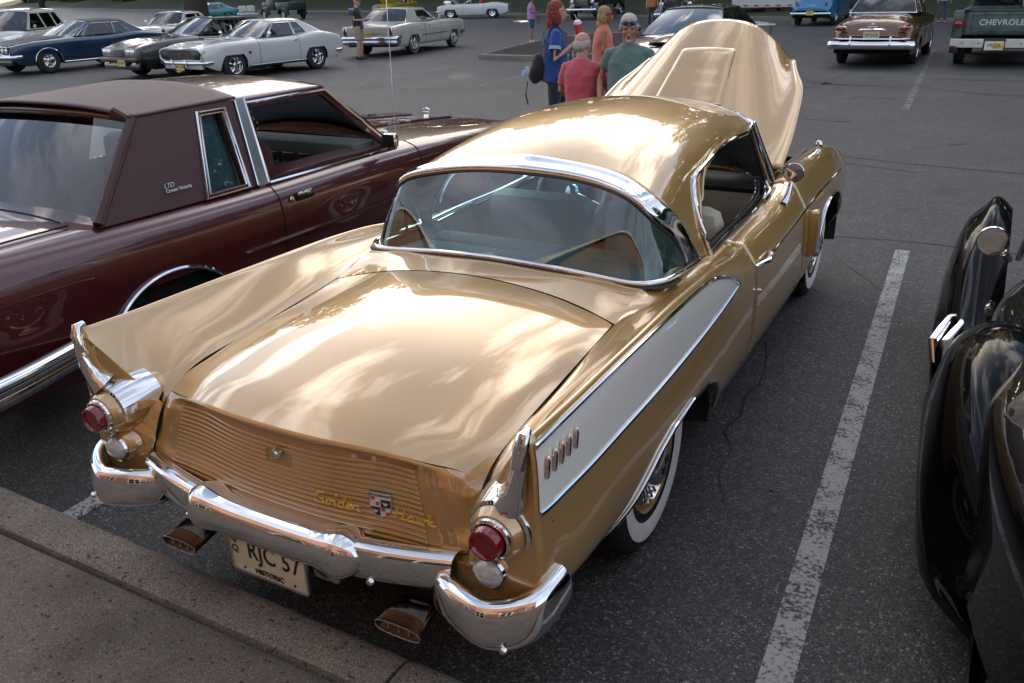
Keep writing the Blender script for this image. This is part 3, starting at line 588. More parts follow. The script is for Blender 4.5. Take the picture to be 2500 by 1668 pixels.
    ex = MB().grid(np.array(g), closev=True).build('exhaust_tip', mat('smoked_chrome', (.06, .052, .045), .14, 1.0), HERO)
    sm = ex.modifiers.new('t', 'SOLIDIFY'); sm.thickness = .004
    mb = MB()
    for k in (-.035, 0, .035): mb.box((xc+k, -1.10, .312), (.004, .03, .034))
    mb.tube([(xc+.076*math.copysign(abs(math.cos(q))**.6, math.cos(q)), -1.121, .312+.020*math.copysign(abs(math.sin(q))**.6, math.sin(q))) for q in np.linspace(0, 2*math.pi, 28, endpoint=False)], .003, n=6, closed=True)
    mb.build('tip_dividers', CHROME2, ex)
    wheel(HERO, sgn*.705, 0, .345, .185, sgn, 'ww'); wheel(HERO, sgn*.705, 3.06, .345, .185, sgn, 'ww')
# --- deck lid
lt = [  # rows by x, each: points front to lip (x,y,z)
 (0,   [(.04,.945),(-.3,.940),(-.6,.920),(-.85,.880),(-.98,.848),(-1.045,.822)]),
 (.2,  [(.038,.936),(-.3,.932),(-.6,.912),(-.85,.872),(-.975,.842),(-1.035,.820)]),
 (.4,  [(.028,.910),(-.3,.906),(-.6,.888),(-.83,.852),(-.95,.825),(-1.0,.806)]),
 (.5,  [(.018,.889),(-.3,.882),(-.6,.862),(-.82,.832),(-.92,.808),(-.968,.785)]),
 (.58, [(.005,.870),(-.3,.852),(-.6,.828),(-.80,.803),(-.885,.785),(-.932,.757)]),
 (.618,[(-.01,.861),(-.3,.833),(-.6,.802),(-.78,.778),(-.87,.752),(-.915,.722)])]
def full(rows):
    out = []
    for x, pr in rows[::-1]:
        if x > 0: out.append([(-x, y, z) for y, z in pr])
    for x, pr in rows: out.append([(x, y, z) for y, z in pr])
    return out
LID = MB().grid(surf(full(lt), 61, 40), flip=True).build('boot_lid', GOLD, HERO, angle=70)
lr = [
 (0,   [(-1.045,.822),(-1.052,.812),(-1.034,.80),(-1.032,.77),(-1.043,.69),(-1.055,.60),(-1.066,.545),(-1.065,.518)]),
 (.2,  [(-1.035,.820),(-1.042,.810),(-1.022,.798),(-1.021,.768),(-1.032,.69),(-1.046,.60),(-1.060,.545),(-1.057,.520)]),
 (.4,  [(-1.0,.806),(-1.006,.796),(-.986,.784),(-.986,.76),(-1.001,.69),(-1.021,.60),(-1.040,.548),(-1.038,.525)]),
 (.47, [(-.981,.790),(-.987,.782),(-.984,.772),(-.988,.75),(-1.0,.69),(-1.018,.60),(-1.032,.552),(-1.03,.532)]),
 (.52, [(-.962,.778),(-.970,.768),(-.977,.752),(-.984,.735),(-.998,.68),(-1.014,.60),(-1.027,.558),(-1.025,.54)]),
 (.58, [(-.932,.757),(-.945,.745),(-.955,.73),(-.966,.71),(-.985,.65),(-1.003,.60),(-1.016,.565),(-1.014,.55)]),
 (.618,[(-.915,.722),(-.925,.71),(-.935,.695),(-.945,.68),(-.968,.635),(-.988,.60),(-1.004,.57),(-1.006,.557)])]
LR = surf(full(lr), 81, 50)
MB().grid(LR, flip=True).build('lid_face', GOLD, LID, angle=50)
# pressed horizontal ribs across the face, in a shallow V
rows = surf(full(lr), 321, 200)
def face_pt(x, z):
    # rows are spaced by arc length: find the nearest column in x
    xi = float(np.interp(x, rows[:, 150, 0], np.arange(321))); i = min(int(xi), 319); f = xi-i
    ya, yb2 = [float(np.interp(-z, -rows[q, 40:, 2], rows[q, 40:, 1])) for q in (i, i+1)]
    return np.array([x, ya*(1-f)+yb2*f, z])
rb = MB()
for k in range(15):
    z = .758-k*.0146; xm = .452+.055*k/14.
    for sx_ in (-1, 1):
        x0 = .02 if not (2 <= k <= 4) else .05
        P = np.array([face_pt(sx_*x, z+.0*x)+np.array([0, -.0015, 0]) for x in np.linspace(x0 if x0 > .02 else 0, xm, 26)])
        P = cub(P[::5], 40); rb.tube(P, .0024, n=8, sy=2.5)
rb.build('pressed_ribs', GOLD, LID, kind='stuff')
MB().lathe([(.001, -.012), (.010, -.011), (.012, -.004), (.017, -.003), (.018, .006)], c=(0, -1.052, .737), axis='y', n=20).build('lid_lock', CHROME, LID)
# --- deck surround (tulip panel) between window and lid, and out to the wings
tp = []
for x, yl, zl in [(0,.05,.945),(.2,.048,.936),(.4,.038,.911),(.52,.024,.886),(.60,.008,.866),(.625,-.0,.861)]:
    k = x/.625
    yw = .222+.05*k**2; zw = .957-.045*k**2
    tp.append((x, [(yl, zl), (yl*.5+yw*.5, (zl+zw)/2+.004), (yw, zw), (yw+.03, zw-.008)]))
TG = surf(full(tp), 61, 14); MB().grid(TG, flip=True).build('deck_panel', GOLD, HERO, angle=60)
for s_ in (1, -1):
    A = [np.array(p)*[s_, 1, 1] for p in (TG[-1] if s_ == 1 else TG[0])[:12]]+[np.array(p) for p in [(.650,.300,.902),(.680,.350,.900),(.700,.45,.898),(.704,.60,.893),(.704,.74,.893)]]
    g = []
    for p in cub(A, 26):
        q = side_pt(p[1], 0, 0); q = side_pt(max(p[1], -.02), .04); g.append([p, (p*.5+q*.5)+np.array([0, 0, -.003]), q])
    MB().grid(np.array(g)*[s_, 1, 1]).build('deck_filler', GOLD, HERO, angle=60)
# dark gutter below the lid seam
sm_ = []
for x, y, z in [(-.622,-1.0,.56),(-.622,-.945,.69),(-.622,-.88,.745),(-.622,-.78,.775),(-.622,-.6,.799),(-.622,-.3,.829),(-.622,-.005,.858),(-.58,.012,.866),(-.5,.025,.885),(-.4,.034,.907),(-.2,.044,.934),(0,.046,.942)]:
    sm_.append((x, y, z-.006))
sm_ = cub(sm_+[(-p[0], p[1], p[2]) for p in sm_[::-1][1:]], 160)
MB().tube(sm_, .0055, n=6).build('lid_seal', GAP, HERO)
# --- rear valance under the lid
g = []
for x in np.linspace(-.66, .66, 30):
    k = abs(x)/.66; yb = -1.062+.055*k*k
    g.append([(x, yb+.02, .522+.03*k), (x, yb+.0, .505+.03*k), (x, yb+.012, .485+.03*k), (x, yb+.05, .42), (x, yb+.12, .36)])
MB().grid(g).build('rear_valance', GOLD, HERO)
for s_ in (1, -1): MB().grid([[(s_*.60, -1.035, .55), (s_*.60, -1.04, .50), (s_*.60, -1.03, .42)], [(s_*.66, -1.04, .56), (s_*.66, -1.05, .50), (s_*.66, -1.04, .42)], [(s_*.75, -1.05, .56), (s_*.75, -1.06, .50), (s_*.75, -1.05, .42)]]).build('corner_valance', GOLD, HERO)
# --- bumper: centre beam, raised centre blade with end bulges
def beam(x0, x1, yc, z0, prof, n=50, sq=lambda k: 1.):
    g = []
    for x in np.linspace(x0, x1, n):
        y, zz = yc(x); sc = sq(x); g.append([(x, y+a*sc, zz+z0+b*sc) for a, b in cub(prof, 20)])
    return g
bprof = [(.035, .058), (.0, .062), (-.018, .050), (-.024, .015), (-.020, -.03), (-.008, -.055), (.02, -.062)]
yb_ = lambda x: (-1.125+.30*max(0, abs(x)-.08)**2, .0+.02*abs(x))
MB().grid(beam(-.60, .60, yb_, .497, bprof, 60)).build('bumper_beam', CHROME, HERO, angle=60)
bl_ = [(.05, .045), (.01, .062), (-.024, .058), (-.047, .035), (-.052, .0), (-.045, -.035), (-.02, -.055), (.02, -.058)]
def bsq(x):
    a = abs(x); e = 1.0+.22*math.exp(-((a-.265)/.055)**2)
    if a > .27: e *= math.sqrt(max(.02, 1-((a-.27)/.075)**2))
    return e
MB().grid(beam(-.343, .343, lambda x: (-1.122+.12*x*x, 0), .512, bl_, 90, bsq)).build('bumper_blade', CHROME, HERO, angle=60)
for x in (-.36, .36):
    MB().lathe([(.001, -.011), (.009, -.009), (.014, 0)], c=(x, yb_(x)[0]-.016, .452), axis='y', n=14).build('bolt', CHROME, HERO)
for x in (-.19, .19): MB().box((x, -1.10, .42), (.10, .03, .07), bev=.02).build('plate_bracket', CHROME2, HERO)
# --- number plate
PL = mat('cream_plate', (.68, .66, .47), .4, coat=.3, var=.05, vscale=14)
pt = MB().box((0, -1.148, .422), (.305, .004, .152), bev=.002).build('number_plate', PL, HERO)
mb = MB()
for a, b, c, d in ((0, .0755, .311, .007), (0, -.0755, .311, .007), (-.152, 0, .007, .158), (.152, 0, .007, .158)): mb.box((a, -1.149, .422+b), (c, .009, d))
mb.build('plate_frame', CHROME2, pt)
INK = mat('black_ink', (.01, .01, .012), .5)
fr = lambda x, z: frame((x, -1.1515, z), (1, 0, 0), (0, 0, 1))
text_mesh('lettering', 'RJC 57', .088, fr(.025, .434), INK, pt, sx=.80, bold=.0005, spacing=1.05)
text_mesh('lettering', 'Q', .036, fr(-.130, .462), INK, pt, sx=.9); text_mesh('lettering', 'Q', .036, fr(-.130, .425), INK, pt, sx=.9)
text_mesh('lettering', 'HISTORIC', .026, fr(0, .365), INK, pt, bold=.0003)
for x in (-.10, .10): MB().lathe([(.001, -.004), (.004, -.003), (.004, 0)], c=(x, -1.151, .364), axis='y', n=8).build('plate_screw', INK, pt)
# --- script "Golden Hawk" as bent wire, with the shield between
sa, sb_, sc2 = face_pt(.13, .61)[1], face_pt(.56, .61)[1], face_pt(.345, .67)[1]; sy0 = sa; sy1 = (sb_-sa)/.43; sy2 = (sc2-face_pt(.345, .61)[1])/.06
def script(strokes, x0, z0, sc, sk=.12):
    mb = MB()
    for st in strokes:
        P = []
        for a, b in st:
            x = x0+a*sc+b*sc*sk; z = z0+b*sc*.66; P.append((x, sy0+(x-.13)*sy1+(z-.61)*sy2-.0145, z))
        P = np.array(P); P = np.concatenate([P[:1]]+[np.linspace(P[i], P[i+1], 4)[1:] for i in range(len(P)-1)]); mb.tube(P, .0030, n=6)
    return mb
gold_s = [[(1.0,1.6),(.75,1.8),(.3,1.75),(0,1.3),(0,.5),(.3,.1),(.95,.05),(1.05,.8),(.6,.8)], [(1.05,.1),(1.4,.1),(1.5,.75),(1.9,.85),(2.05,.5),(1.95,.1),(1.55,.05),(1.45,.4)], [(2.0,.8),(2.5,.75),(2.5,1.9),(2.5,.1),(2.85,.1)], [(3.6,.85),(3.1,.8),(2.95,.4),(3.1,.05),(3.6,.05)], [(3.62,1.9),(3.62,.05),(4.0,.08)], [(4.05,.45),(4.6,.5),(4.5,.85),(4.15,.85),(4.0,.45),(4.15,.05),(4.75,.08)], [(4.8,.85),(4.85,.05)], [(4.85,.7),(5.15,.88),(5.45,.8),(5.5,.08),(5.9,.08)]]
hawk_s = [[(-.3,.9),(.25,.9)], [(.25,1.9),(.2,.05)], [(.25,1.0),(1.1,1.0)], [(1.15,1.9),(1.1,.05),(1.7,.1)], [(2.4,.85),(1.95,.85),(1.75,.4),(1.9,.05),(2.4,.1)], [(2.42,.85),(2.42,.08),(2.9,.1),(2.9,.85)], [(2.9,.1),(3.4,.1),(3.4,.85)], [(3.4,.1),(3.85,.1),(3.85,.8),(4.3,.75)], [(4.35,1.9),(4.3,.05)], [(4.9,.95),(4.35,.5),(4.95,.1),(5.4,.1)]]
script(gold_s, .135, .617, .0265).build('script', GLD, LID); script(hawk_s, .395, .622, .0245).build('script', GLD, LID)
sh = [(-.034,.040),(.034,.040),(.036,-.005),(.026,-.028),(0,-.038),(-.026,-.028),(-.036,-.005)]
bx_, bz_ = .345, .640; by_ = face_pt(bx_, bz_)[1]-.006
Mt = frame((bx_, by_, bz_), (1, .16, 0), (0, .12, 1))
def flat(P, d0, d1, m, nm, par): 
    V = [np.array(Mt @ Vector((a, b, d0))) for a, b in P]; dv = np.array(Mt.to_3x3() @ Vector((0, 0, d1-d0))); return MB().poly(V, dv).build(nm, m, par, smooth=False)
WEN = mat('white_enamel', (.72, .73, .74), .2, coat=1.); BEN = mat('black_enamel', (.015, .016, .02), .2, coat=1.); REN = mat('red_enamel', (.55, .05, .03), .25, coat=1.)
bdg = flat(sh, -.004, .002, CHROME2, 'shield_badge', LID)
flat([(a*.92, b*.92) for a, b in sh], .002, .003, WEN, 'enamel', bdg)
flat([(.001,.020),(.031,.020),(.032,-.004),(.001,-.004)], .003, .004, BEN, 'enamel', bdg); flat([(-.031,-.005),(-.001,-.005),(-.001,-.033),(-.022,-.026),(-.031,-.008)], .003, .004, BEN, 'enamel', bdg)
for a, b in ((-.024, .021), (-.009, .006), (.008, -.010), (.022, -.022)): flat([(a-.006,b-.005),(a+.006,b-.005),(a+.006,b+.005),(a-.006,b+.005)], .003, .004, REN, 'enamel', bdg)
for a, b in ((.016, .009), (-.016, -.016)): flat([(a-.011,b+.004),(a-.003,b-.001),(a,b+.004),(a+.003,b-.001),(a+.011,b+.004),(a+.003,b-.006),(a-.003,b-.006)], .004, .005, WEN, 'enamel', bdg)
text_mesh('lettering', 'STUDEBAKER', .0105, Mt @ Matrix.Translation((0, .031, .004)), BEN, bdg, depth=.001, sx=1.0)
# --- greenhouse
roof = [
 [(0,.60,1.30),(.3,.58,1.275),(.48,.525,1.243),(.585,.495,1.195),(.638,.56,1.125),(.672,.66,1.01),(.700,.745,.895)],
 [(0,.80,1.350),(.3,.79,1.326),(.48,.77,1.292),(.578,.76,1.232),(.630,.795,1.13),(.678,.795,1.01),(.715,.83,.890)],
 [(0,1.05,1.390),(.3,1.04,1.367),(.47,1.02,1.328),(.555,1.0,1.270),(.600,.985,1.196),(.622,.87,1.125),(.700,.825,.965)],
 [(0,1.45,1.417),(.3,1.45,1.393),(.47,1.44,1.350),(.55,1.42,1.298),(.575,1.38,1.262),(.588,1.32,1.250),(.590,1.10,1.225)],
 [(0,1.8,1.412),(.3,1.79,1.388),(.46,1.77,1.340),(.535,1.74,1.296),(.57,1.71,1.272),(.582,1.69,1.258),(.588,1.6,1.252)],
 [(0,2.04,1.378),(.3,2.02,1.358),(.46,1.99,1.322),(.53,1.98,1.292),(.562,1.97,1.275),(.577,1.96,1.264),(.583,1.93,1.258)],
]
RC = [[( -x, y, z) for x, y, z in r[::-1][:-1]]+list(r) for r in roof]
pv = np.array([0,.3,.5,.62,.74,.86,1.0]); pvf = np.concatenate([(-pv[::-1][:-1]), pv])
RG = surf(RC, 60, 97, parv=pvf)
rf = MB().grid(RG).build('roof', GOLD, HERO, angle=80); sm = rf.modifiers.new('t', 'SOLIDIFY'); sm.thickness = .012; sm.offset = -1
# rear window chrome band
bo = cub([(0,.60,1.302),(.3,.58,1.277),(.48,.522,1.246),(.588,.49,1.196),(.642,.555,1.126),(.676,.655,1.011),(.706,.742,.893)], 60)
bi = cub([(0,.475,1.268),(.25,.472,1.258),(.42,.435,1.238),(.545,.395,1.200),(.605,.435,1.13),(.652,.545,1.035),(.690,.60,.915)], 60)
full2 = lambda A: np.concatenate([mirx(A[::-1][:-1]), A])
bo, bi = full2(bo), full2(bi); mid = (bo+bi)/2+np.array([0, -.006, .012]); g = [[a*[1,1,1]-[0,0,.006], a+[0, -.004, .006], m_, b+[0, -.006, .006], b+[0,0,-.012]] for a, m_, b in zip(bo, mid, bi)]
MB().grid(surf(g, 119, 13, paru=np.linspace(0, 1, len(g)))).build('window_band', CHROME, HERO, angle=80)
gl_lo = cub([(0,.222,.962),(.3,.228,.951),(.5,.258,.927),(.60,.278,.919),(.658,.335,.918),(.685,.45,.918),(.693,.56,.92)], 60)
gl_up = cub([(0,.480,1.264),(.25,.476,1.254),(.42,.440,1.234),(.542,.400,1.196),(.601,.440,1.126),(.648,.548,1.031),(.688,.600,.925)], 60)
gl_lo, gl_up = full2(gl_lo), full2(gl_up)
g = []
for a, b in zip(gl_lo, gl_up):
    m_ = (a+b)/2; h = np.linalg.norm(b-a); nrm = np.array([m_[0]*.6, -.5, .45]); nrm /= np.linalg.norm(nrm); g.append([a, m_+nrm*h*.055, b])
HG = glass('rear_glass', (.40, .76, .88), 1.35)
MB().grid(surf(g, 119, 12, paru=np.linspace(0, 1, len(g)))).build('rear_window', HG, HERO, angle=80)
MB().tube(full2(cub([(0,.212,.968),(.3,.216,.957),(.5,.246,.933),(.605,.264,.925),(.668,.325,.922),(.698,.45,.918),(.702,.60,.905),(.702,.72,.895)], 50)), .0125, n=10).build('window_sill_trim', CHROME, HERO)
MB().tube(full2(cub([(0,.200,.955),(.3,.205,.945),(.5,.236,.921),(.61,.252,.913),(.68,.318,.905),(.71,.45,.90)], 40)), .009, n=6).build('window_seal', BLACK, HERO)
MB().tube(bi+[0, -.002, -.012], .007, n=6).build('window_seal', BLACK, HERO)
dripc = cub([(.716,.838,.885),(.700,.80,.965),(.640,.83,1.10),(.612,.875,1.172),(.596,1.03,1.216),(.592,1.20,1.238),(.59,1.379,1.249),(.588,1.65,1.252),(.584,1.93,1.258),(.572,1.985,1.270)], 60)
sill = cub([(.716,.838,.893),(.712,1.1,.902),(.706,1.5,.902),(.695,1.80,.915),(.672,1.96,.932),(.64,2.06,.95)], 40)
apo = cub([(.578,1.972,1.272),(.612,2.02,1.15),(.650,2.075,1.02),(.672,2.10,.945)], 16)
for s_ in (1, -1):
    T_ = lambda A: np.array(A)*[s_, 1, 1]
    MB().tube(T_(dripc)+[.004*s_, 0, 0], .010, n=8).build('drip_rail', CHROME, HERO)
    MB().tube(T_(dripc)-[.012*s_, 0, .012], .008, n=6).build('side_window_seal', BLACK, HERO)
    MB().tube(T_(sill), .011, n=8).build('waist_moulding', CHROME, HERO)
    MB().tube(T_(sill)-[.026*s_, 0, .002], .008, n=6).build('waist_seal', BLACK, HERO); MB().tube(T_(sill)-[.045*s_, 0, .0], .006, n=6).build('waist_moulding', CHROME, HERO)
    MB().tube(T_(apo), [.014, .018, .022, .026], n=10, sy=1.4).build('windscreen_pillar', CHROME2, HERO)
    MB().tube(T_(apo)+[-.012*s_, -.055, -.005], [.007, .008, .009, .009], n=8).build('quarter_light_frame', BLACK, HERO)
    MB().tube([(s_*.66, 2.035, .955), (s_*.705, 1.955, .925), (s_*.71, 1.80, .912)], .010, n=6).build('waist_corner', CHROME, HERO)
# windscreen
wl = cub([(0,2.33,.965),(.3,2.30,.962),(.5,2.22,.955),(.62,2.12,.948),(.655,2.09,.945)], 30); wu = cub([(0,2.05,1.372),(.3,2.03,1.352),(.46,2.0,1.318),(.545,1.985,1.285),(.575,1.975,1.27)], 30)
wl, wu = full2(wl), full2(wu)
MB().grid(surf([[a, (a+b)/2+[0, .02, .015], b] for a, b in zip(wl, wu)], 59, 8, paru=np.linspace(0, 1, 59))).build('windscreen', glass('screen_glass', (.80, .88, .86), .9), HERO, angle=80)
MB().tube(wu, .009, n=6).build('windscreen_trim', CHROME, HERO); MB().tube(wl, .009, n=6).build('windscreen_trim', CHROME, HERO)
# --- cowl, engine bay and raised bonnet
g = []
for x in np.linspace(-.66, .66, 24):
    k = abs(x)/.66; g.append([(x, 2.32-.2*k*k, .955-.005*k), (x, 2.40-.12*k*k, .962-.012*k), (x, 2.50-.12*k, .955-.012*k), (x, 2.52-.12*k, .90)])
MB().grid(g).build('cowl', GOLD, HERO)
ENG = mat('engine_paint', (.10, .10, .11), .4, .3, var=.3, vscale=20)
e = MB(); e.box((0, 3.0, .55), (.34, .62, .30), bev=.03).box((-.2, 3.0, .72), (.16, .58, .12), bev=.02).box((.2, 3.0, .72), (.16, .58, .12), bev=.02); e.lathe([(.001, .12), (.15, .11), (.16, .02), (.15, 0)], c=(0, 3.05, .80)); eo = e.build('engine', ENG, HERO)
MB().box((0, 3.62, .58), (1.0, .05, .44)).build('radiator', BLACK, HERO)
for s_ in (1, -1): MB().box((s_*.56, 3.0, .60), (.03, 1.3, .5)).build('inner_wing', BLACK, HERO)
MB().box((0, 2.40, .68), (1.24, .03, .50)).build('bulkhead', BLACK, HERO)
HP = Vector((0, 2.30, .985)); ha = R(24.5)
def hoodp(x, y, h): # local: y along bonnet from hinge, h above plane
    return np.array([x, HP.y+y*math.cos(ha)-h*math.sin(ha), HP.z+y*math.sin(ha)+h*math.cos(ha)])
hs = []
for yl, w, cr_ in ((0, .685, .055), (.25, .68, .09), (.55, .655, .14), (.85, .61, .19), (1.08, .555, .23), (1.24, .50, .25)):
    row = []
    for k, hk in ((0, 1), (.22, .975), (.42, .885), (.60, .70), (.75, .43), (.86, .18), (.935, .075), (1.0, .07)):
        row.append(hoodp(k*w, yl-(.10*k*k if yl > 1 else 0), cr_*hk-.02))
    hs.append(row)
hs = [[(-p[0], p[1], p[2]) for p in r[::-1][:-1]]+[tuple(p) for p in r] for r in hs]
HG2 = surf(hs, 40, 91)
bn = MB().grid(HG2, flip=False).build('bonnet', GOLD, HERO, angle=70); sm = bn.modifiers.new('t', 'SOLIDIFY'); sm.thickness = .018; sm.offset = -1
def on_hood(x, yl, up=0.):
    # sample the bonnet surface
    best = HG2.reshape(-1, 3); cand = hoodp(x, yl, .1); d = (best[:, 0]-x)**2+((best[:, 1]-HP.y)*math.cos(ha)+(best[:, 2]-HP.z)*math.sin(ha)-yl)**2
    b = best[np.argmin(d)]; h = -(b[1]-HP.y)*math.sin(ha)+(b[2]-HP.z)*math.cos(ha); return hoodp(x, yl, h+up)
# scoop: wide flat overlay, broad at the back
g = []
for t in np.linspace(0, 1, 26):
    yl = -.02+t*1.0; w = .27-.085*t; row = []
    edge = min(1, (1-t)*14)
    for k in np.linspace(-1, 1, 25):
        lift = .030*min(1, (1-abs(k))*16)**.6*edge**.5
        row.append(on_hood(k*w, yl, .002+lift))
    g.append(row)
sc_ = MB().grid(g).build('bonnet_scoop', GOLD, bn, angle=50); 
mod = sc_.modifiers.new('s', 'SMOOTH'); mod.iterations = 3; mod.factor = .5
p = on_hood(.10, .40, .036); MB().box(p, (.26, .008, .012), bev=.004).build('scoop_lip', GOLD, bn)
# inner braces of bonnet
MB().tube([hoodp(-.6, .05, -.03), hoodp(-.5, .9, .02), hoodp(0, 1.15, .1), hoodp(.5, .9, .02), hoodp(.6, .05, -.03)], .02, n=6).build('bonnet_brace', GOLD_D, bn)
# --- mirror, bullets, handles
mr = MB().tube([(.80, 1.86, .885), (.812, 1.90, .93), (.815, 1.93, .985)], [.022, .011, .008], n=10).build('door_mirror', CHROME, HERO)
mz = Matrix.Rotation(R(8), 3, 'Z') @ Matrix.Rotation(R(3), 3, 'X')
MB().lathe([(.001, .03), (.035, .022), (.052, .004), (.053, -.004), (.050, -.008)], c=(.82, 1.935, 1.035), axis='y', n=28, M=mz.to_4x4()).build('mirror_shell', CHROME, mr)
MB().lathe([(.049, -.0075), (.001, -.0075)], c=(.82, 1.935, 1.035), axis='y', n=28, M=mz.to_4x4()).build('mirror_glass', mat('mirror_glass', (.85, .87, .88), .01, 1.), mr)
t_mid = .79
for s_ in (1, -1):
    MB().tube([(s_*.745, 3.02, .935), (s_*.747, 3.03, .955), (s_*.75, 3.045, .968)], [.022, .010, .009], n=10).lathe([(.001, -.028), (.014, -.022), (.022, -.008), (.023, .006), (.016, .022), (.001, .03)], c=(s_*.75, 3.05, .99), n=18).build('wing_ornament', CHROME, HERO)
    hy = 1.12; a = side_pt(hy, .62, .0); b = side_pt(hy+.17, .60, .0)
    a, b = a*[s_, 1, 1], b*[s_, 1, 1]; o_ = np.array([s_*.03, 0, .0])
    MB().tube([a-[0, .05, 0], a*.7+b*.3+o_*1.1, a*.3+b*.7+o_*1.1, b+o_*.3], [.006, .016, .018, .010], n=8, sy=.8).build('door_handle', CHROME, HERO)
    q = side_pt(1.10, .75, .004)*[s_, 1, 1]; MB().lathe([(.012, -.004), (.012, .004), (.006, .009), (.001, .009)], c=q, axis='x', n=14, M=None if s_ == 1 else Matrix.Rotation(math.pi, 4, 'Z')).build('door_lock', CHROME, HERO)
    for yq, w_, off_, hh in ((2.255, .035, .012, .27), (2.31, .10, .030, .26)):
        q = side_pt(yq+.03, t_mid, .0); MB().box((s_*(q[0]+off_*.5), yq+.03, .625), (off_+.03, w_, hh), bev=.016, rot=s_*R(-4)).build('wing_vent', GOLD, HERO, angle=50)
    P = [side_pt(2.42+.012*k+(.006 if k % 2 else 0), .655+(.016 if k % 3 == 0 else 0), .005)*[s_, 1, 1] for k in range(20)]; MB().tube(P, .0028, n=5).build('script', GLD, HERO)
# --- interior
TRIM = mat('dark_trim', (.022, .024, .028), .55)
MB().box((0, 1.35, .28), (1.46, 2.2, .04)).build('floor_pan', TRIM, HERO)
g = [[(x, .255, .925-.03*(x/.68)**2), (x, .42, .905-.02*(x/.68)**2), (x, .62, .87)] for x in np.linspace(-.60, .60, 16)]
MB().grid(g).build('parcel_shelf', CLOTH, HERO)
MB().box((0, .74, .62), (1.28, .16, .52), bev=.06).build('rear_seat', CLOTH, HERO); MB().box((0, .98, .42), (1.28, .50, .20), bev=.06).build('rear_seat', CLOTH, HERO)
for s_ in (1, -1):
    st = MB().box((s_*.335, 1.32, .72), (.60, .17, .50), bev=.075).build('front_seat', CLOTH, HERO); MB().box((s_*.335, 1.60, .45), (.60, .5, .16), bev=.06).build('seat_cushion', CLOTH, st)
    MB().grid([[(s_*.725, y, .86), (s_*.735, y, .6), (s_*.72, y, .3)] for y in np.linspace(.5, 2.1, 8)]).build('door_card', CLOTH, HERO)
g = []
for x in np.linspace(-.66, .66, 20): g.append([(x, 2.26-.1*abs(x), .955), (x, 2.12, .958), (x, 2.03, .945), (x, 2.0, .915), (x, 2.03, .885), (x, 2.05, .70), (x, 2.10, .60)])
dsh = MB().grid(np.array(g)[:, :5]).build('dashboard', TRIM, HERO); MB().grid(np.array(g)[:, 4:]-[0, .004, 0]).build('dash_panel', mat('engine_turned', (.52, .50, .45), .35, .5, bump=.5, bscale=220), HERO)
MB().lathe([(.001, -.012), (.014, -.01), (.016, 0)], c=(.30, 2.03, .80), axis='y', n=14).build('glove_lock', BLACK, dsh)
for x in (-.45, -.36, -.27): MB().lathe([(.001, -.006), (.034, -.006), (.038, -.012), (.040, 0)], c=(x, 2.03, .80), axis='y', n=20).build('gauge', BLACK, dsh)
Mw = Matrix.Translation((-.34, 1.70, .895)) @ Matrix.Rotation(R(62), 4, 'X')
ring = lambda r, n=40: np.array([np.array(Mw @ Vector((r*math.cos(q), r*math.sin(q), 0))) for q in np.linspace(0, 2*math.pi, n, endpoint=False)])
sw = MB().tube(ring(.205), .010, n=8, closed=True).build('steering_wheel', mat('ivory_plastic', (.62, .60, .52), .25, coat=.5), HERO)
m = MB(); m.tube(ring(.145)[22:38], .006, n=6)
for q in (200, 340): m.tube([np.array(Mw @ Vector((.03*math.cos(R(q)), .03*math.sin(R(q)), -.02))), np.array(Mw @ Vector((.2*math.cos(R(q)), .2*math.sin(R(q)), 0)))], .007, n=6)
m.lathe([(.001, .012), (.03, .008), (.04, -.01)], M=Mw, n=20).build('horn_ring', CHROME, sw)
MB().tube([np.array(Mw @ Vector((0, 0, -.02))), (-.34, 2.05, .74)], .02, n=8).build('column', BLACK, sw)
MB().box((0, 1.93, 1.28), (.22, .03, .06), bev=.012).build('interior_mirror', CHROME2, HERO)
# underside: dark floor and wheel housings
MB().box((0, 1.4, .22), (1.30, 4.6, .05)).build('chassis', DARK, HERO)
MB().box((0, -.35, .40), (1.2, 1.1, .16)).build('fuel_tank', DARK, HERO)
for s_ in (1, -1):
    for yc in (0, 3.06):
        g = []
        for q in np.linspace(-R(15), R(195), 24): g.append([(s_*.54, yc+.44*math.cos(q), .32+.40*math.sin(q)*(.62 if yc == 0 else .8)), (s_*.835, yc+.54*math.cos(q), .33+.40*math.sin(q)*(.60 if yc == 0 else .85))])
        MB().grid(g).build('wheel_housing', DARK, HERO)
MB().box((0, 0, .34), (1.3, .08, .08)).build('axle', DARK, HERO)
# ================================================================ generic car builder (local frame: +y forward, origin on the ground under the rear axle)
PLY = mat('yellow_plate', (.62, .47, .10), .4, coat=.4); PLW = mat('white_plate', (.66, .66, .58), .4, coat=.4)
INT = mat('interior_dark', (.015, .015, .017), .7); HL = mat('headlamp_glass', (.72, .70, .62), .08, .6, coat=1.)
def itab(T): return lambda v: float(np.interp(v, [a for a, b in T], [b for a, b in T]))
def smtab(T):
    xs = np.linspace(T[0][0], T[-1][0], 200); P = np.array(T, float); s = cub(P[:, 1:], 0, P[:, 0], ts=xs)[:, 0]; return lambda v: float(np.interp(v, xs, s))
def plate(parent, c, fwd, text, m=PLY, w=.305, h=.152, ink=None):
    """fwd=+1: on the front (faces +y), -1 on the back"""
    p = MB().box(c, (w, .008, h)).build('number_plate', m, parent, smooth=False)
    text_mesh('lettering', text, h*.60, frame((c[0], c[1]+fwd*.006, c[2]), (-fwd, 0, 0), (0, 0, 1)), ink or INK, p, depth=.001, sx=.82); return p
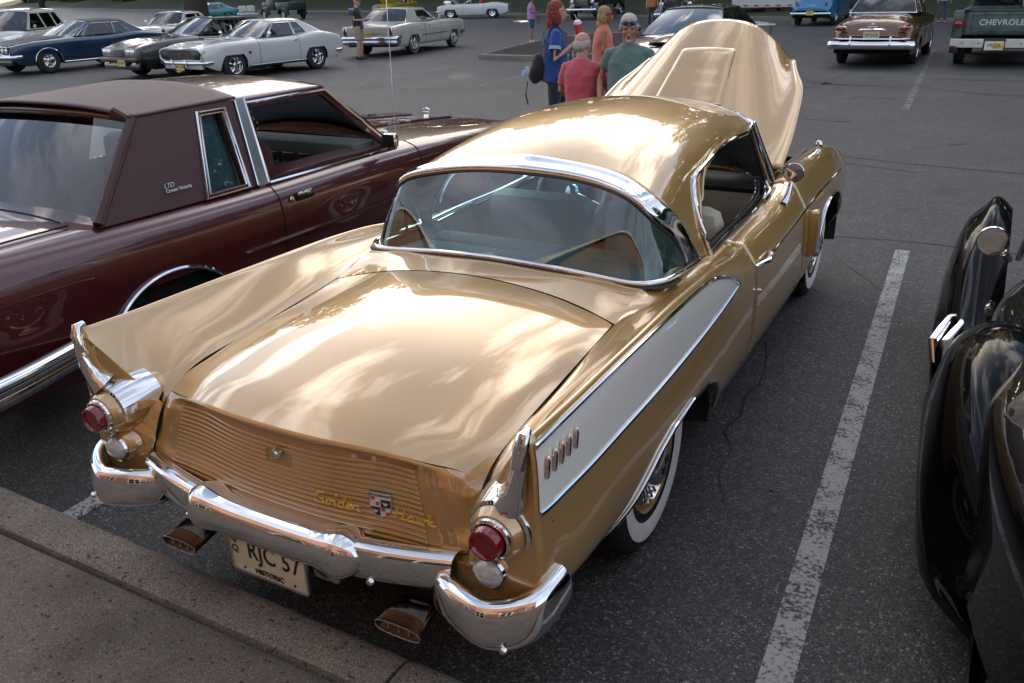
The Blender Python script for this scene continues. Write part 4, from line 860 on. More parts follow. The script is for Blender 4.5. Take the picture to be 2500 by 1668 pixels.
def car(name, label, col, S, group=None):
    """S: dict with wb, ro, fo, hw (half width), top (y,z centre line of bonnet/boot), sh (y,z shoulder), w (y,k width factor), gh greenhouse, wheel..."""
    t = empty(name, label=label, cat=S.get('cat', 'car'), group=group)
    wb, ro, fo, hw = S['wb'], S['ro'], S['fo'], S['hw']; r = S.get('r', .335); sill = S.get('sill', .22); y0, y1 = -ro, wb+fo
    top, shd, wf = smtab(S['top']), smtab(S['sh']), smtab(S['w']); g_ = S['gh']
    ar = S.get('arch', .40)
    ys_ = np.unique(np.concatenate([np.linspace(y0, y1, 70), np.linspace(-ar-.02, ar+.02, 26), wb+np.linspace(-ar-.02, ar+.02, 26)]))
    def zb(y):
        for c in (0, wb):
            q = (y-c)/ar
            if abs(q) < 1: return max(sill, r+(S.get('archh', .38))*math.sqrt(1-q*q)-.03)
        e = S.get('tuck', .14); return sill+max(0, (y0+.35-y))*e/.35*1.0+max(0, (y-y1+.35))*e/.35
    sec = []
    for y in ys_:
        w = hw*wf(y); zc_, zs_ = top(y), shd(y); b = zb(y); mid = S.get('mid', .60); cr_ = S.get('crease', 0)
        P = [(0, zc_), (w*.45, zc_*.985+zs_*.015), (w*.78, zc_*.45+zs_*.55+.006), (w*.90, zs_+.004), (w*.965, zs_-.035), (w*.992, zs_-.10), (w*(1.0), mid+.02)]
        q = cub(P, 22); lo_ = [(w*(1.0), mid-.03), (w*.992, .45), (w*.965, .32), (w*.93, sill)]; q2 = cub([P[-1]]+lo_, 18)[1:]
        bb = np.interp(-b, -q2[:, 1], np.arange(17)) if b > sill+.001 else 16
        if b > mid-.02: bb = 0.0; 
        idx = np.linspace(0, bb, 17); q2 = np.stack([np.interp(idx, np.arange(17), q2[:, 0]), np.interp(idx, np.arange(17), q2[:, 1])], 1)
        if b > mid-.02: q2[:, 1] = np.linspace(mid-.0, b, 17); 
        sec.append([(x, y, z) for x, z in np.concatenate([q, q2])])
    sec = np.array(sec); ya, yd = g_['ws'][0][0], g_['rear'][0][0]
    body = MB()
    for s_ in (1, -1):
        A = sec*[s_, 1, 1]; body.grid(A[:, 12:], flip=s_ > 0)
        for lo2, hi2 in ((y0, yd+.02), (ya-.02, y1)):
            m_ = (ys_ >= lo2-1e-6) & (ys_ <= hi2+1e-6); body.grid(A[m_][:, :13], flip=s_ > 0)
    for k, e in ((0, y0), (-1, y1)):
        o = sec[k]; o = np.concatenate([o, (o*[-1, 1, 1])[::-1][:-1]])
        c = o.mean(0); ring = [o, c+(o-c)*.97+[0, -.012 if k == 0 else .012, 0], c+(o-c)*.90+[0, -.02 if k == 0 else .02, 0]]; n0 = len(body.V); body.grid(ring, closev=True); m_ = len(o); body.F.append(tuple(n0+2*m_+i for i in range(m_)))
    bo_ = body.build('body', col, t, angle=S.get('angle', 35))
    # dark gaps of doors, bonnet and boot as fine grooves
    gp = MB()
    for s_ in (1, -1):
        for yg in S.get('gaps', ()):
            i = int(np.argmin(abs(ys_-yg))); P = sec[i][14:]*[s_, 1, 1]; gp.tube(P+[s_*.001, 0, 0], .005, n=4, caps=False)
    for yg in S.get('lids', ()):
        i = int(np.argmin(abs(ys_-yg))); P = sec[i][:13]; P = np.concatenate([P[::-1], (P*[-1, 1, 1])[1:]]); gp.tube(P+[0, 0, .001], .005, n=4, caps=False)
    for (xa, ya_, yb2) in S.get('lidsides', ()):
        for s_ in (1, -1): gp.tube([(s_*xa*hw*wf(y), y, top(y)*.5+shd(y)*.5+.0105) for y in np.linspace(ya_, yb2, 20)], .005, n=4, caps=False)
    if gp.V: gp.build('shut_lines', GAP, t, kind='stuff')
    # floor, wheel wells
    MB().box((0, (y0+y1)/2, sill+.10), (hw*1.72, y1-y0-.35, .16)).build('underbody', DARK, t, smooth=False)
    for c in (0, wb):
        MB().box((0, c, .45), (hw*1.8, ar*2.05, .30)).build('wheel_housing', DARK, t, smooth=False)
        for s_ in (1, -1): wheel(t, s_*(hw-S.get('inset', .13)), c, r, S.get('tw', .20), s_, S.get('wheels', 'rally'))
    # greenhouse
    (yA, zA), (yB, zB) = g_['ws']; (yD, zD), (yC, zC) = g_['rear']; bw, rw = g_['bw'], g_['rw']; zr = g_['zr']
    def sx_(y, z): k = (z-zA)/(zB-zA); return bw+(rw-bw)*k
    rows = []
    for f in np.linspace(0, 1, 12):
        y = yC+(yB-yC)*f; zz = zC+(zB-zC)*f; bul = (zr-max(zB, zC))*math.sin(math.pi*min(1, max(0, f)))**.5 if 0 < f < 1 else 0; rows.append([(x*rw, y+.05*(1-x*x)*(1 if f > .5 else -1)*abs(2*f-1), zz+.012+(bul*.7+.035)*(1-abs(x)**2.6)) for x in np.linspace(-1, 1, 17)])
    RF = surf(rows, 24, 33); ro_ = MB().grid(RF).build('roof', g_.get('mat', col), t, angle=60); sm = ro_.modifiers.new('t', 'SOLIDIFY'); sm.thickness = .03; sm.offset = -1
    gm = g_.get('glass', GLASS)
    def quadglass(nm, yb0, zb0, yt, zt, bulge, holder):
        g = []
        for x in np.linspace(-1, 1, 13):
            a = np.array((x*bw*.985, yb0+bulge*(1-x*x), zb0+.012*(1-x*x))); b = np.array((x*rw*.97, yt+bulge*.6*(1-x*x), zt+.03*(1-x*x))); g.append([a, (a+b)/2+[0, np.sign(bulge)*.02, .012], b])
        o = MB().grid(surf(g, 13, 6, paru=np.linspace(0, 1, 13))).build(nm, gm, t, angle=80); G_ = np.array(g)
        fr_ = MB(); fr_.tube(np.concatenate([G_[:, 0], G_[::-1, 2]]), .014, n=5, closed=True); fr_.build('glass_frame', S.get('trim', CHROME), t)
        return o
    quadglass('windscreen', yA, zA, yB-.01, zB, g_.get('bulge', .12), None); quadglass('rear_window', yD, zD, yC+.01, zC, -g_.get('bulge', .12)*.6, None)
    side_o = [(yD, zD), (yA, zA), (yB, zB+.005), (yC, zC+.005)]
    for s_ in (1, -1):
        o_ = [Vector((a, b, 0)) for a, b in side_o]; hl = [[Vector((a, b, 0)) for a, b in w] for w in g_['win']]; tr = tessellate_polygon([o_]+hl); allp = o_+[p for h in hl for p in h]
        P3 = lambda p, off=0: (s_*(sx_(p.x, p.y)+off), p.x, p.y)
        pm = MB(); pm.add([P3(p, .004) for p in allp]+[P3(p, -.03) for p in allp], list(tr)+[tuple(i+len(allp) for i in f[::-1]) for f in tr])
        for h in hl:
            for i in range(len(h)): a, b = h[i], h[(i+1) % len(h)]; pm.add([P3(a, .004), P3(b, .004), P3(b, -.03), P3(a, -.03)], [(0, 1, 2, 3)])
        pm.build('pillars', g_.get('pm', g_.get('mat', col)), t, smooth=False)
        for h in hl:
            pn = MB().add([P3(p, -.008) for p in h], tessellate_polygon([h])).build('side_window', gm, t, smooth=False)
            if S.get('wintrim', True): MB().tube([P3(p, .008) for p in h], .009, n=5, closed=True).build('window_trim', S.get('trim', CHROME), pn)
        # mirror
        my = g_.get('mirror', None)
        if my: MB().tube([(s_*(hw*.93), my, zA-.01), (s_*(hw+.02), my+.01, zA+.05)], .012, n=6).lathe([(.001, .05), (.05, .03), (.06, 0), (.055, -.01), (.001, -.008)], c=(s_*(hw+.04), my, zA+.10), axis='y', n=14).build('door_mirror', S.get('mirm', CHROME), t)
    # seats and wheel
    MB().box((0, (yD+yA)/2, zA-.12), (bw*1.7, yA-yD-.1, .04)).build('cabin_floor', INT, t, smooth=False)
    ym = yD+(yA-yD)*.52
    for s_ in (1, -1): MB().box((s_*bw*.48, ym, zA+.02), (bw*.75, .16, .34), bev=.06).build('front_seat', S.get('seat', INT), t)
    MB().box((0, yD+(yA-yD)*.22, zA-.02), (bw*1.6, .18, .22), bev=.06).build('rear_seat', S.get('seat', INT), t)
    MB().tube([(-bw*.48+.19*math.cos(q), ym+.55-.08*math.sin(q), zA+.04+.17*math.sin(q)) for q in np.linspace(0, 6.28, 24, endpoint=False)], .012, n=6, closed=True).build('steering_wheel', INT, t)
    MB().box((0, yA-.12, zA-.05), (bw*1.85, .30, .12), bev=.04).build('dashboard', INT, t)
    return t, dict(sec=sec, ys=ys_, y0=y0, y1=y1, top=top, sh=shd, wf=wf, hw=hw)
def bar(t, y, z, w, h, d, name='bumper', m=CHROME, curve=.06, wrap=.25, sgn=1):
    """horizontal bumper with returned ends; sgn=+1 front, -1 rear"""
    pth = [(-w, y-sgn*(wrap+curve), z)]+[(x*w, y-sgn*curve*abs(x)**3, z) for x in np.linspace(-.97, .97, 15)]+[(w, y-sgn*(wrap+curve), z)]
    g = []
    P = cub(pth, 50); T = np.gradient(P, axis=0)
    for p, q in zip(P, T):
        q = q/np.linalg.norm(q); n_ = np.array([q[1], -q[0], 0])*(-sgn)
        g.append([p+n_*a*d+[0, 0, b*h] for a, b in ((-.4, .5), (.2, .5), (.8, .3), (1, 0), (.8, -.3), (.2, -.5), (-.4, -.5))])
    return MB().grid(g).build(name, m, t, angle=50)
def lampdisc(t, c, r_, sgn, m, nm='headlight', bez=CHROME, ax='y'):
    b = MB().lathe([(r_*1.18, -.02*sgn), (r_*1.16, .012*sgn), (r_*1.0, .012*sgn), (r_*.97, 0)], c=c, axis=ax, n=22).build(nm, bez, t)
    MB().lathe([(r_, .002*sgn), (r_*.7, .02*sgn), (.001, .026*sgn)], c=c, axis=ax, n=22).build('lens', m, b); return b
def rbox(t, c, d, m, nm, bev=.01): return MB().box(c, d, bev=bev).build(nm, m, t)
def place(t, cx, cy, dx, dy):
    """rear axle centre at cx,cy, heading dx,dy"""
    t.location = (cx, cy, 0); t.rotation_euler = (0, 0, math.atan2(-dx, dy)); return t
def from_contacts(t, rear, front, side, hw):
    d = np.array(front, float)-np.array(rear, float); d /= np.linalg.norm(d); rt = np.array([d[1], -d[0]]); c = np.array(rear)-rt*side*hw; return place(t, c[0], c[1], d[0], d[1])
def wipers(t, y, z, bw):
    for s_ in (-.55, .05): MB().tube([(s_*bw, y+.10, z-.0), (s_*bw+.28, y+.02, z+.10), (s_*bw+.42, y-.02, z+.12)], .007, n=5).build('wiper', BLACK, t)
# ---------------------------------------------------------------- maroon saloon alongside
MAR = paint('maroon_paint', (.075, .011, .013), .15, .30); VIN = mat('maroon_vinyl', (.060, .026, .028), .52, bump=.35, bscale=170)
S = dict(wb=2.90, ro=1.42, fo=1.08, hw=.975, r=.345, sill=.24, mid=.60, arch=.42, archh=.33, inset=.21, tw=.19, wheels='steel', tuck=.02,
 top=[(-1.42,.93),(-1.1,.965),(-.4,.985),(.3,.99),(2.0,.98),(2.3,.968),(3.2,.915),(3.98,.85)], sh=[(-1.42,.90),(-1.0,.92),(0,.915),(1.0,.910),(2.3,.912),(3.2,.875),(3.98,.825)],
 w=[(-1.42,.965),(-.8,.99),(0,1),(2,1),(3,.985),(3.98,.95)], gaps=(.87, 2.33), lids=(-.38, 2.32), lidsides=((.80, -1.38, -.38),), wintrim=False,
 gh=dict(ws=((2.18,.93),(1.64,1.385)), rear=((-.22,.945),(.17,1.375)), bw=.86, rw=.70, zr=1.455, bulge=.10, mat=MAR,
  win=[[(.905,.945),(2.05,.945),(1.60,1.345),(.955,1.345)], [(.43,.955),(.695,.955),(.72,1.345),(.565,1.345)]]), angle=30, seat=mat('maroon_velour', (.05, .015, .018), .9))
LTD, I = car('maroon_saloon', 'dark maroon two-door saloon with matching vinyl half roof, left of the gold coupe', MAR, S)
place(LTD, -2.925, .23, 0, 1)
g_ = S['gh']
# vinyl cover: quarter panels and rear half of the roof, laid over the metal
def vsx(z): k = (z-.93)/(1.385-.93); return .86+(.70-.86)*k
for o in [c for c in LTD.children if c.name.startswith('pillars')]: pass
rows = []
for f in np.linspace(0, 1, 10):
    y = .13+(.86-.13)*f; rows.append([(s*.712, y-.05*(1-s*s)*(1-f), 1.393+.012*f+(.055+.022*f)*(1-abs(s)**2.6)) for s in np.linspace(-1, 1, 25)])
vc = MB().grid(surf(rows, 16, 49)).build('vinyl_roof', VIN, LTD, angle=70); sm = vc.modifiers.new('t', 'SOLIDIFY'); sm.thickness = .012; sm.offset = 1
for s_ in (1, -1):
    outl = [(-.27,.935),(.80,.925),(.865,1.40),(.16,1.40),(.13,1.385)]; hole = [(.43,.955),(.695,.955),(.72,1.345),(.565,1.345)]
    o_ = [Vector((a, b, 0)) for a, b in outl]; h_ = [Vector((a, b, 0)) for a, b in hole]; tr = tessellate_polygon([o_, h_]); al = o_+h_
    mb = MB().add([(s_*(vsx(p.y)+.014), p.x, p.y) for p in al], tr)
    n = len(o_)
    for lst in (o_, h_):
        for i in range(len(lst)): a, b = lst[i], lst[(i+1) % len(lst)]; mb.add([(s_*(vsx(a.y)+.014), a.x, a.y), (s_*(vsx(b.y)+.014), b.x, b.y), (s_*(vsx(b.y)-.006), b.x, b.y), (s_*(vsx(a.y)-.006), a.x, a.y)], [(0, 1, 2, 3)])
    mb.build('vinyl_quarter', VIN, LTD, smooth=False)
    # rear corner roll of vinyl along the backlight
    MB().tube([(s_*.85, -.27, .945), (s_*.80, -.13, 1.10), (s_*.745, .02, 1.25), (s_*.695, .15, 1.38), (s_*.60, .12, 1.42)], .030, n=8).build('vinyl_edge', VIN, LTD)
    # opera window mouldings: double chrome frame
    MB().add([(s_*(vsx(b)-.055), a, b) for a, b in ((.38, .94), (.74, .94), (.76, 1.36), (.52, 1.36))], [(0, 1, 2, 3)]).build('window_curtain', mat('teal_curtain', (.20, .32, .34), .8, bump=.8, bscale=45, var=.25, vscale=30), LTD, smooth=False)
    for off, r_ in ((.060, .011), (.014, .008)):
        c = np.array(hole).mean(0); P = [(c[0]+(a-c[0])*(1+off*4), c[1]+(b-c[1])*(1+off*2)) for a, b in hole]; MB().tube([(s_*(vsx(b)+.020), a, b) for a, b in P], r_*1.15, n=6, closed=True).build('window_moulding', mat('bright_moulding', (.86, .87, .88), .22, .9), LTD)
    # broad chrome band over the centre pillar and roof
    P = [(.775, .925), (.865, .925), (.915, 1.405), (.850, 1.405)]
    MB().poly([(s_*(vsx(b)+.018), a, b) for a, b in P], (s_*.008, 0, 0)).build('pillar_band', mat('satin_strip', (.55, .60, .62), .22, 1.), LTD, smooth=False)
    for k in (-.006, .070): MB().tube([(s_*(vsx(b)+.024), a, b) for a, b in ((.780+k*1.15, .93), (.852+k*.95, 1.40), )], .007, n=6).build('pillar_moulding', CHROME, LTD)
    MB().tube([(s_*(vsx(b)+.018), a, b) for a, b in ((.870, .925), (2.14, .92), (1.63, 1.375), (.925, 1.375))], .012, n=6, closed=True).build('door_glass_moulding', CHROME, LTD)
    MB().tube([(s_*(.985), y, .60) for y in np.linspace(.50, 2.35, 12)], .009, n=6, sy=1.4).build('side_moulding', MAR, LTD)
    a_ = [(s_*(.975+.006), .42*math.cos(q), max(.24, .315+.335*math.sin(q))) for q in np.linspace(R(-5), R(185), 40)]
    MB().tube(a_, .011, n=6).build('arch_moulding', CHROME, LTD); MB().tube([(x, y+2.9, z) for x, y, z in a_], .011, n=6).build('arch_moulding', CHROME, LTD)
    MB().tube([(s_*(.955), .45*math.cos(q)*1.12, .32+.38*math.sin(q)*1.06) for q in np.linspace(R(5), R(175), 40)], .016, n=8).build('arch_flare', MAR, LTD)
    MB().box((s_*.975, 1.06, .822), (.012, .155, .055), bev=.01).build('handle_cup', BLACK, LTD); MB().box((s_*.988, 1.045, .838), (.022, .125, .030), bev=.009).build('door_handle', CHROME, LTD)
    MB().lathe([(.018, 0), (.016, .006), (.001, .008)], c=(s_*.976, .94, .815), axis='x', n=14, M=None if s_ > 0 else Matrix.Rotation(math.pi, 4, 'Z')).build('door_lock', CHROME, LTD)
    # door mirror
    mr_ = MB().box((s_*1.00, 1.93, 1.01), (.11, .06, .10), bev=.02).build('door_mirror', CHROME, LTD); MB().box((s_*1.00, 1.897, 1.01), (.095, .004, .085), bev=.001).build('mirror_face', BLACK, mr_); MB().tube([(s_*.93, 1.93, .95), (s_*.98, 1.93, .965)], .02, n=6).build('mirror_arm', CHROME, mr_)
SILV = mat('badge_silver', (.62, .64, .66), .4, .2)
for o in list(LTD.children):
    if o.name.startswith('side_window') and max(v.co.y for v in o.data.vertices) > 1.9: bpy.data.objects.remove(o)
text_mesh('lettering', 'LTD', .036, frame((vsx(1.04)+.021, .185, 1.046), (0, 1, 0), (-.35, 0, 1)), SILV, LTD, depth=.003, shear=.4); text_mesh('lettering', 'Crown Victoria', .027, frame((vsx(1.02)+.022, .24, 1.020), (0, 1, 0), (-.35, 0, 1)), SILV, LTD, depth=.003, bold=.0006)
bar(LTD, -1.50, .455, .975, .085, .035, 'rear_bumper', CHROME, .05, .92, -1); bar(LTD, -1.505, .462, .980, .03, .038, 'bumper_strip', BLACK, .05, .92, -1); bar(LTD, -1.49, .385, .955, .075, .02, 'rear_valance', CHROME2, .05, .88, -1)
bar(LTD, 4.05, .46, .985, .16, .05, 'front_bumper', CHROME, .05, .3, 1)
for s_ in (1, -1): MB().box((s_*.78, -1.43, .72), (.30, .03, .20), bev=.02).build('tail_light', RED, LTD)
MB().tube([(-0.025, 3.83, .925), (0, 3.83, .95), (.0, 3.83, .99)], .005, n=6).tube([(-.04, 3.83, .985), (0, 3.83, 1.0), (.04, 3.83, .985)], .005, n=6).tube([(-.035, 3.83, .965), (.035, 3.83, .965)], .005, n=6).lathe([(.03, -.02), (.02, 0), (.001, .005)], c=(0, 3.83, .935), n=14).build('bonnet_ornament', CHROME, LTD).location = (0, 0, -.055)
MB().lathe([(.022, 0), (.015, .02), (.004, .03)], c=(1.0, 2.18, .935), n=12).tube([(1.0, 2.18, .95), (1.0, 2.20, 1.9)], .0028, n=5).build('aerial', CHROME2, LTD).location = (-.14, 0, .01)
for s_ in (1, -1): MB().tube([(s_*.30, 2.3, .975), (s_*.27, 3.2, .925), (s_*.22, 3.9, .865)], .012, n=6).build('bonnet_crease', MAR, LTD)
MB().tube([(.66, 2.36, .985), (.60, 2.36, .99), (0, 2.42, 1.0), (-.6, 2.36, .99)], .012, n=6).build('cowl_moulding', CHROME, LTD)
# instrument panel and furry dice
WD = mat('walnut_dash', (.03, .012, .008), .3, coat=.6)
MB().box((0, 1.93, .89), (1.56, .26, .20), bev=.04).build('dash_board', mat('green_grey_dash', (.10, .12, .11), .6), LTD)
for x in np.linspace(-.6, .65, 9): b_ = MB().box((x, 1.79, .865), (.11, .008, .08), bev=.003).build('dash_panel', WD, LTD); MB().tube([(x-.05, 1.783, .83), (x+.05, 1.783, .83), (x+.05, 1.783, .90), (x-.05, 1.783, .90)], .003, n=4, closed=True).build('panel_trim', CHROME2, b_)
DF = mat('dice_plush', (.02, .02, .022), .95, bump=1, bscale=120); WDOT = mat('white_dots', (.6, .6, .6), .8)
for k, (x, z) in enumerate(((.10, 1.20), (.14, 1.13))):
    dc = MB().box((0, 0, 0), (.085, .085, .085), bev=.018, M=Matrix.Rotation(.6+k, 4, 'Z') @ Matrix.Rotation(.3, 4, 'X')).build('furry_dice', DF, None); dc.location = (-2.925+x, .23+1.50, z)
    tag(dc, 'upper black furry die hanging in the maroon saloon' if k == 0 else 'lower black furry die hanging in the maroon saloon', 'furry dice', 'furry dice hanging in the maroon saloon')
    md = MB()
    for a in (-.02, .02):
        for b in (-.02, .02):
            for ax in range(3):
                for sg_ in (-1, 1): v = [a, b]; v.insert(ax, sg_*.044); md.box(v, (.012,)*3)
    md.build('dots', WDOT, dc, smooth=False)
# ---------------------------------------------------------------- other parked cars
WHT = paint('white_paint', (.60, .60, .57), 0, .35); BLK = paint('black_paint', (.008, .008, .010), 0, .3)
def seventies(nm, lab, col, **kw):
    S = dict(wb=2.75, ro=1.02, fo=.86, hw=.92, r=.335, sill=.24, mid=.58, arch=.40, archh=.37, inset=.12, wheels='rally',
     top=[(-1.02,.86),(-.6,.93),(0,.95),(1.2,.92),(1.9,.93),(2.4,.91),(3.2,.85),(3.61,.76)], sh=[(-1.02,.83),(-.7,.90),(-.1,.965),(.5,.90),(1.2,.87),(2.0,.87),(2.8,.86),(3.3,.82),(3.61,.74)],
     w=[(-1.02,.90),(-.5,.98),(0,1.0),(1.2,.965),(2.0,.97),(2.75,1.0),(3.3,.96),(3.61,.88)], gaps=(.58, 1.92), lids=(1.93,),
     gh=dict(ws=((1.88,.91),(1.22,1.275)), rear=((-.38,.95),(.22,1.27)), bw=.72, rw=.56, zr=1.315, bulge=.14, mirror=1.62,
      win=[[(.60,.935),(1.50,.92),(1.14,1.235),(.62,1.235)], [(.16,.96),(.55,.94),(.57,1.235),(.36,1.235)], [(1.54,.92),(1.78,.92),(1.22,1.225),(1.19,1.235)]]), angle=35)
    S.update(kw); return car(nm, lab, col, S)
cam, I = seventies('white_coupe', 'white two-door coupe with black full-width grille and yellow front plate, nose towards the camera', WHT, gh=dict(ws=((1.88,.91),(1.22,1.275)), rear=((-.38,.95),(.22,1.27)), bw=.72, rw=.56, zr=1.315, bulge=.14, mirror=1.62,
      win=[[(.60,.935),(1.50,.92),(1.14,1.235),(.62,1.235)], [(.16,.96),(.55,.94),(.57,1.235),(.36,1.235)], [(1.54,.92),(1.78,.92),(1.22,1.225),(1.19,1.235)]]))
from_contacts(cam, (-14.62, 16.0), (-14.87, 13.30), -1, .90)
yF = 3.61
gr = MB().poly([(x, yF+.015, z) for x, z in ((-.74,.50),(.74,.50),(.80,.56),(.80,.68),(.74,.73),(-.74,.73),(-.80,.68),(-.80,.56))], (0, .02, 0)).build('grille', BLACK, cam, smooth=False)
MB().tube([(x, yF+.035, z) for x, z in cub([(-.70,.49),(0,.485),(.70,.49),(.80,.54),(.815,.61),(.80,.69),(.70,.745),(0,.75),(-.70,.745),(-.80,.69),(-.815,.61),(-.80,.54),(-.70,.49)], 60)[:-1]], .022, n=8, closed=True).build('grille_frame', WHT, gr)
for x in np.linspace(-.66, .66, 21): MB().box((x, yF+.038, .615), (.006, .006, .20)).build('grille_bar', CHROME2, gr, smooth=False)
for x in (-.60, .60): rbox(gr, (x, yF+.040, .615), (.26, .012, .19), mat('grille_door', (.012, .012, .012), .3), 'headlight_door')
MB().box((.0, yF+.045, .63), (.09, .01, .055), bev=.01).build('grille_badge', mat('dull_red', (.25, .03, .03), .4), gr)
bar(cam, yF+.10, .44, .84, .085, .05, 'front_bumper', CHROME, .10, .22); bar(cam, -1.08, .45, .84, .085, .05, 'rear_bumper', CHROME, .08, .25, -1)
for x in (-.30, .22): MB().tube([(x, yF+.15, .36), (x, yF+.17, .44), (x, yF+.15, .52)], .022, n=8).build('overrider', CHROME, cam)
plate(cam, (-.02, yF+.12, .35), 1, 'R67 CAM'); rbox(cam, (0, yF-.03, .36), (1.45, .10, .14), WHT, 'front_valance', .03); wipers(cam, 1.9, .93, .72)
for s_ in (1, -1):
    rbox(cam, (s_*.80, yF-.10, .60), (.03, .12, .22), BLACK, 'side_marker'); MB().tube([(s_*.925, .42, .295), (s_*.925, 2.33, .295)], .010, n=6).build('sill_strip', CHROME, cam); rbox(cam, (s_*.905, 1.38, .265), (.02, 1.9, .05), BLACK, 'black_sill', .005)
    rbox(cam, (s_*.91, .72, .80), (.03, .12, .02), CHROME, 'door_handle', .006); rbox(cam, (s_*.925, 2.28, .60), (.006, .08, .06), BLACK, 'wing_badge', .002); rbox(cam, (s_*.30, 2.35, .925), (.16, .5, .02), WHT, 'bonnet_vent', .008)
MB().box((.53, 1.62, 1.13), (.07, .004, .16), M=None).build('windscreen_sticker', PLW, cam).location = (0, -.02, 0)
mon, I = seventies('black_coupe', 'black two-door coupe with thin red bumper stripe and four square headlamps', BLK, wb=2.74, fo=1.0, ro=1.1, trim=BLACK, mirm=BLK, wheels='alloy',
     top=[(-1.1,.90),(-.6,.97),(0,.98),(1.2,.98),(1.9,1.0),(2.4,.97),(3.2,.88),(3.74,.78)], sh=[(-1.1,.88),(-.7,.93),(0,.96),(1.2,.93),(2.0,.94),(2.8,.92),(3.3,.86),(3.74,.76)],
     gh=dict(ws=((1.88,.98),(1.22,1.36)), rear=((-.35,.99),(.18,1.35)), bw=.74, rw=.60, zr=1.40, bulge=.10, mirror=1.75, win=[[(.62,1.0),(1.74,.99),(1.24,1.32),(.62,1.32)], [(.12,1.02),(.56,1.0),(.56,1.32),(.34,1.32)]]))
place(mon, -17.62, 16.15, -.10, -1)
yF = 3.74
rbox(mon, (0, yF+.02, .66), (1.50, .08, .20), mat('grey_fascia', (.16, .16, .15), .35, coat=.5), 'nose_panel', .03)
gr = rbox(mon, (0, yF+.06, .66), (.44, .03, .16), BLACK, 'grille')
for z in np.linspace(.60, .72, 6): MB().box((0, yF+.078, z), (.42, .006, .006)).build('grille_bar', CHROME2, gr, smooth=False)
for s_ in (1, -1):
    for x in (.42, .60): h_ = rbox(mon, (s_*x, yF+.06, .675), (.15, .03, .12), CHROME, 'headlight'); rbox(h_, (s_*x, yF+.078, .675), (.125, .01, .095), HL, 'lens', .004)
    rbox(mon, (s_*.58, yF+.06, .40), (.16, .03, .05), HL, 'foglight')
rbox(mon, (0, yF+.06, .50), (1.60, .16, .12), BLK, 'front_bumper', .03); rbox(mon, (0, yF+.10, .535), (1.58, .09, .022), mat('red_stripe', (.30, .01, .015), .4), 'bumper_stripe', .004); rbox(mon, (0, yF+.0, .33), (1.52, .12, .16), BLK, 'air_dam', .03); plate(mon, (-.18, yF+.15, .42), 1, 'J45 BKB')
for s_ in (1, -1): rbox(mon, (s_*.92, 1.4, .50), (.02, 3.3, .022), MATS['red_stripe'], 'side_stripe', .004)
BLU = paint('deep_blue_paint', (.006, .035, .085), .35, .3)
rr, I = seventies('blue_coupe', 'deep blue long-tailed coupe with black roof and chrome five-spoke wheels', BLU, wb=2.95, fo=1.02, ro=1.22, wheels='fat', r=.35, hw=.95,
     top=[(-1.22,.90),(-.6,.97),(0,.97),(1.2,.93),(1.9,.95),(2.4,.93),(3.2,.88),(3.97,.78)], sh=[(-1.22,.88),(-.7,.94),(-.1,.97),(.5,.93),(1.2,.90),(2.0,.90),(2.8,.88),(3.5,.84),(3.97,.76)], w=[(-1.22,.92),(-.5,.98),(0,1.0),(1.2,.98),(2.0,.98),(2.75,1.0),(3.5,.97),(3.97,.93)],
     gh=dict(ws=((1.95,.94),(1.32,1.31)), rear=((-.55,.97),(.10,1.30)), bw=.75, rw=.60, zr=1.36, bulge=.12, mat=mat('black_vinyl', (.02, .02, .021), .55, bump=.3, bscale=90), pm=BLU, win=[[(.55,.96),(1.62,.95),(1.24,1.27),(.55,1.27)], [(-.02,.99),(.50,.96),(.50,1.27),(.28,1.27)], [(1.66,.95),(1.86,.95),(1.32,1.26),(1.28,1.27)]]))
_d = np.array([1.55, -2.9]); _d /= np.linalg.norm(_d)
from_contacts(rr, (-22.13, 16.2), (-22.2, 13.25), -1, .93); yF = 3.97
rbox(rr, (0, yF+.01, .66), (1.66, .04, .20), BLACK, 'grille', .02); MB().tube([(x, yF+.04, z) for x, z in ((-.84,.55),(-.5,.56),(-.3,.60),(.3,.60),(.5,.56),(.84,.55),(.84,.77),(-.84,.77))], .02, n=6, closed=True).build('grille_frame', CHROME, rr)
for s_ in (1, -1):
    for x in (.52, .70): lampdisc(rr, (s_*x, yF+.035, .68), .065, 1, HL)
    MB().tube([(s_*.955, .45, .29), (s_*.955, 2.5, .29)], .012, n=6).build('sill_strip', CHROME, rr); MB().tube([(s_*.958, 2.95+.42*math.cos(q), .33+.36*math.sin(q)) for q in np.linspace(0, math.pi, 20)], .010, n=5).build('arch_trim', CHROME, rr)
bar(rr, yF+.09, .50, .90, .11, .05, 'front_bumper', CHROME, .08, .25); rbox(rr, (0, yF-.02, .36), (1.6, .1, .16), BLK, 'front_valance', .03); MB().grid([[(x, y, I['top'](y)+.006) for x in (-.62, -.3, 0, .3, .62)] for y in np.linspace(2.1, 3.85, 12)]).build('black_bonnet_paint', mat('matt_black', (.018, .018, .018), .5), rr)
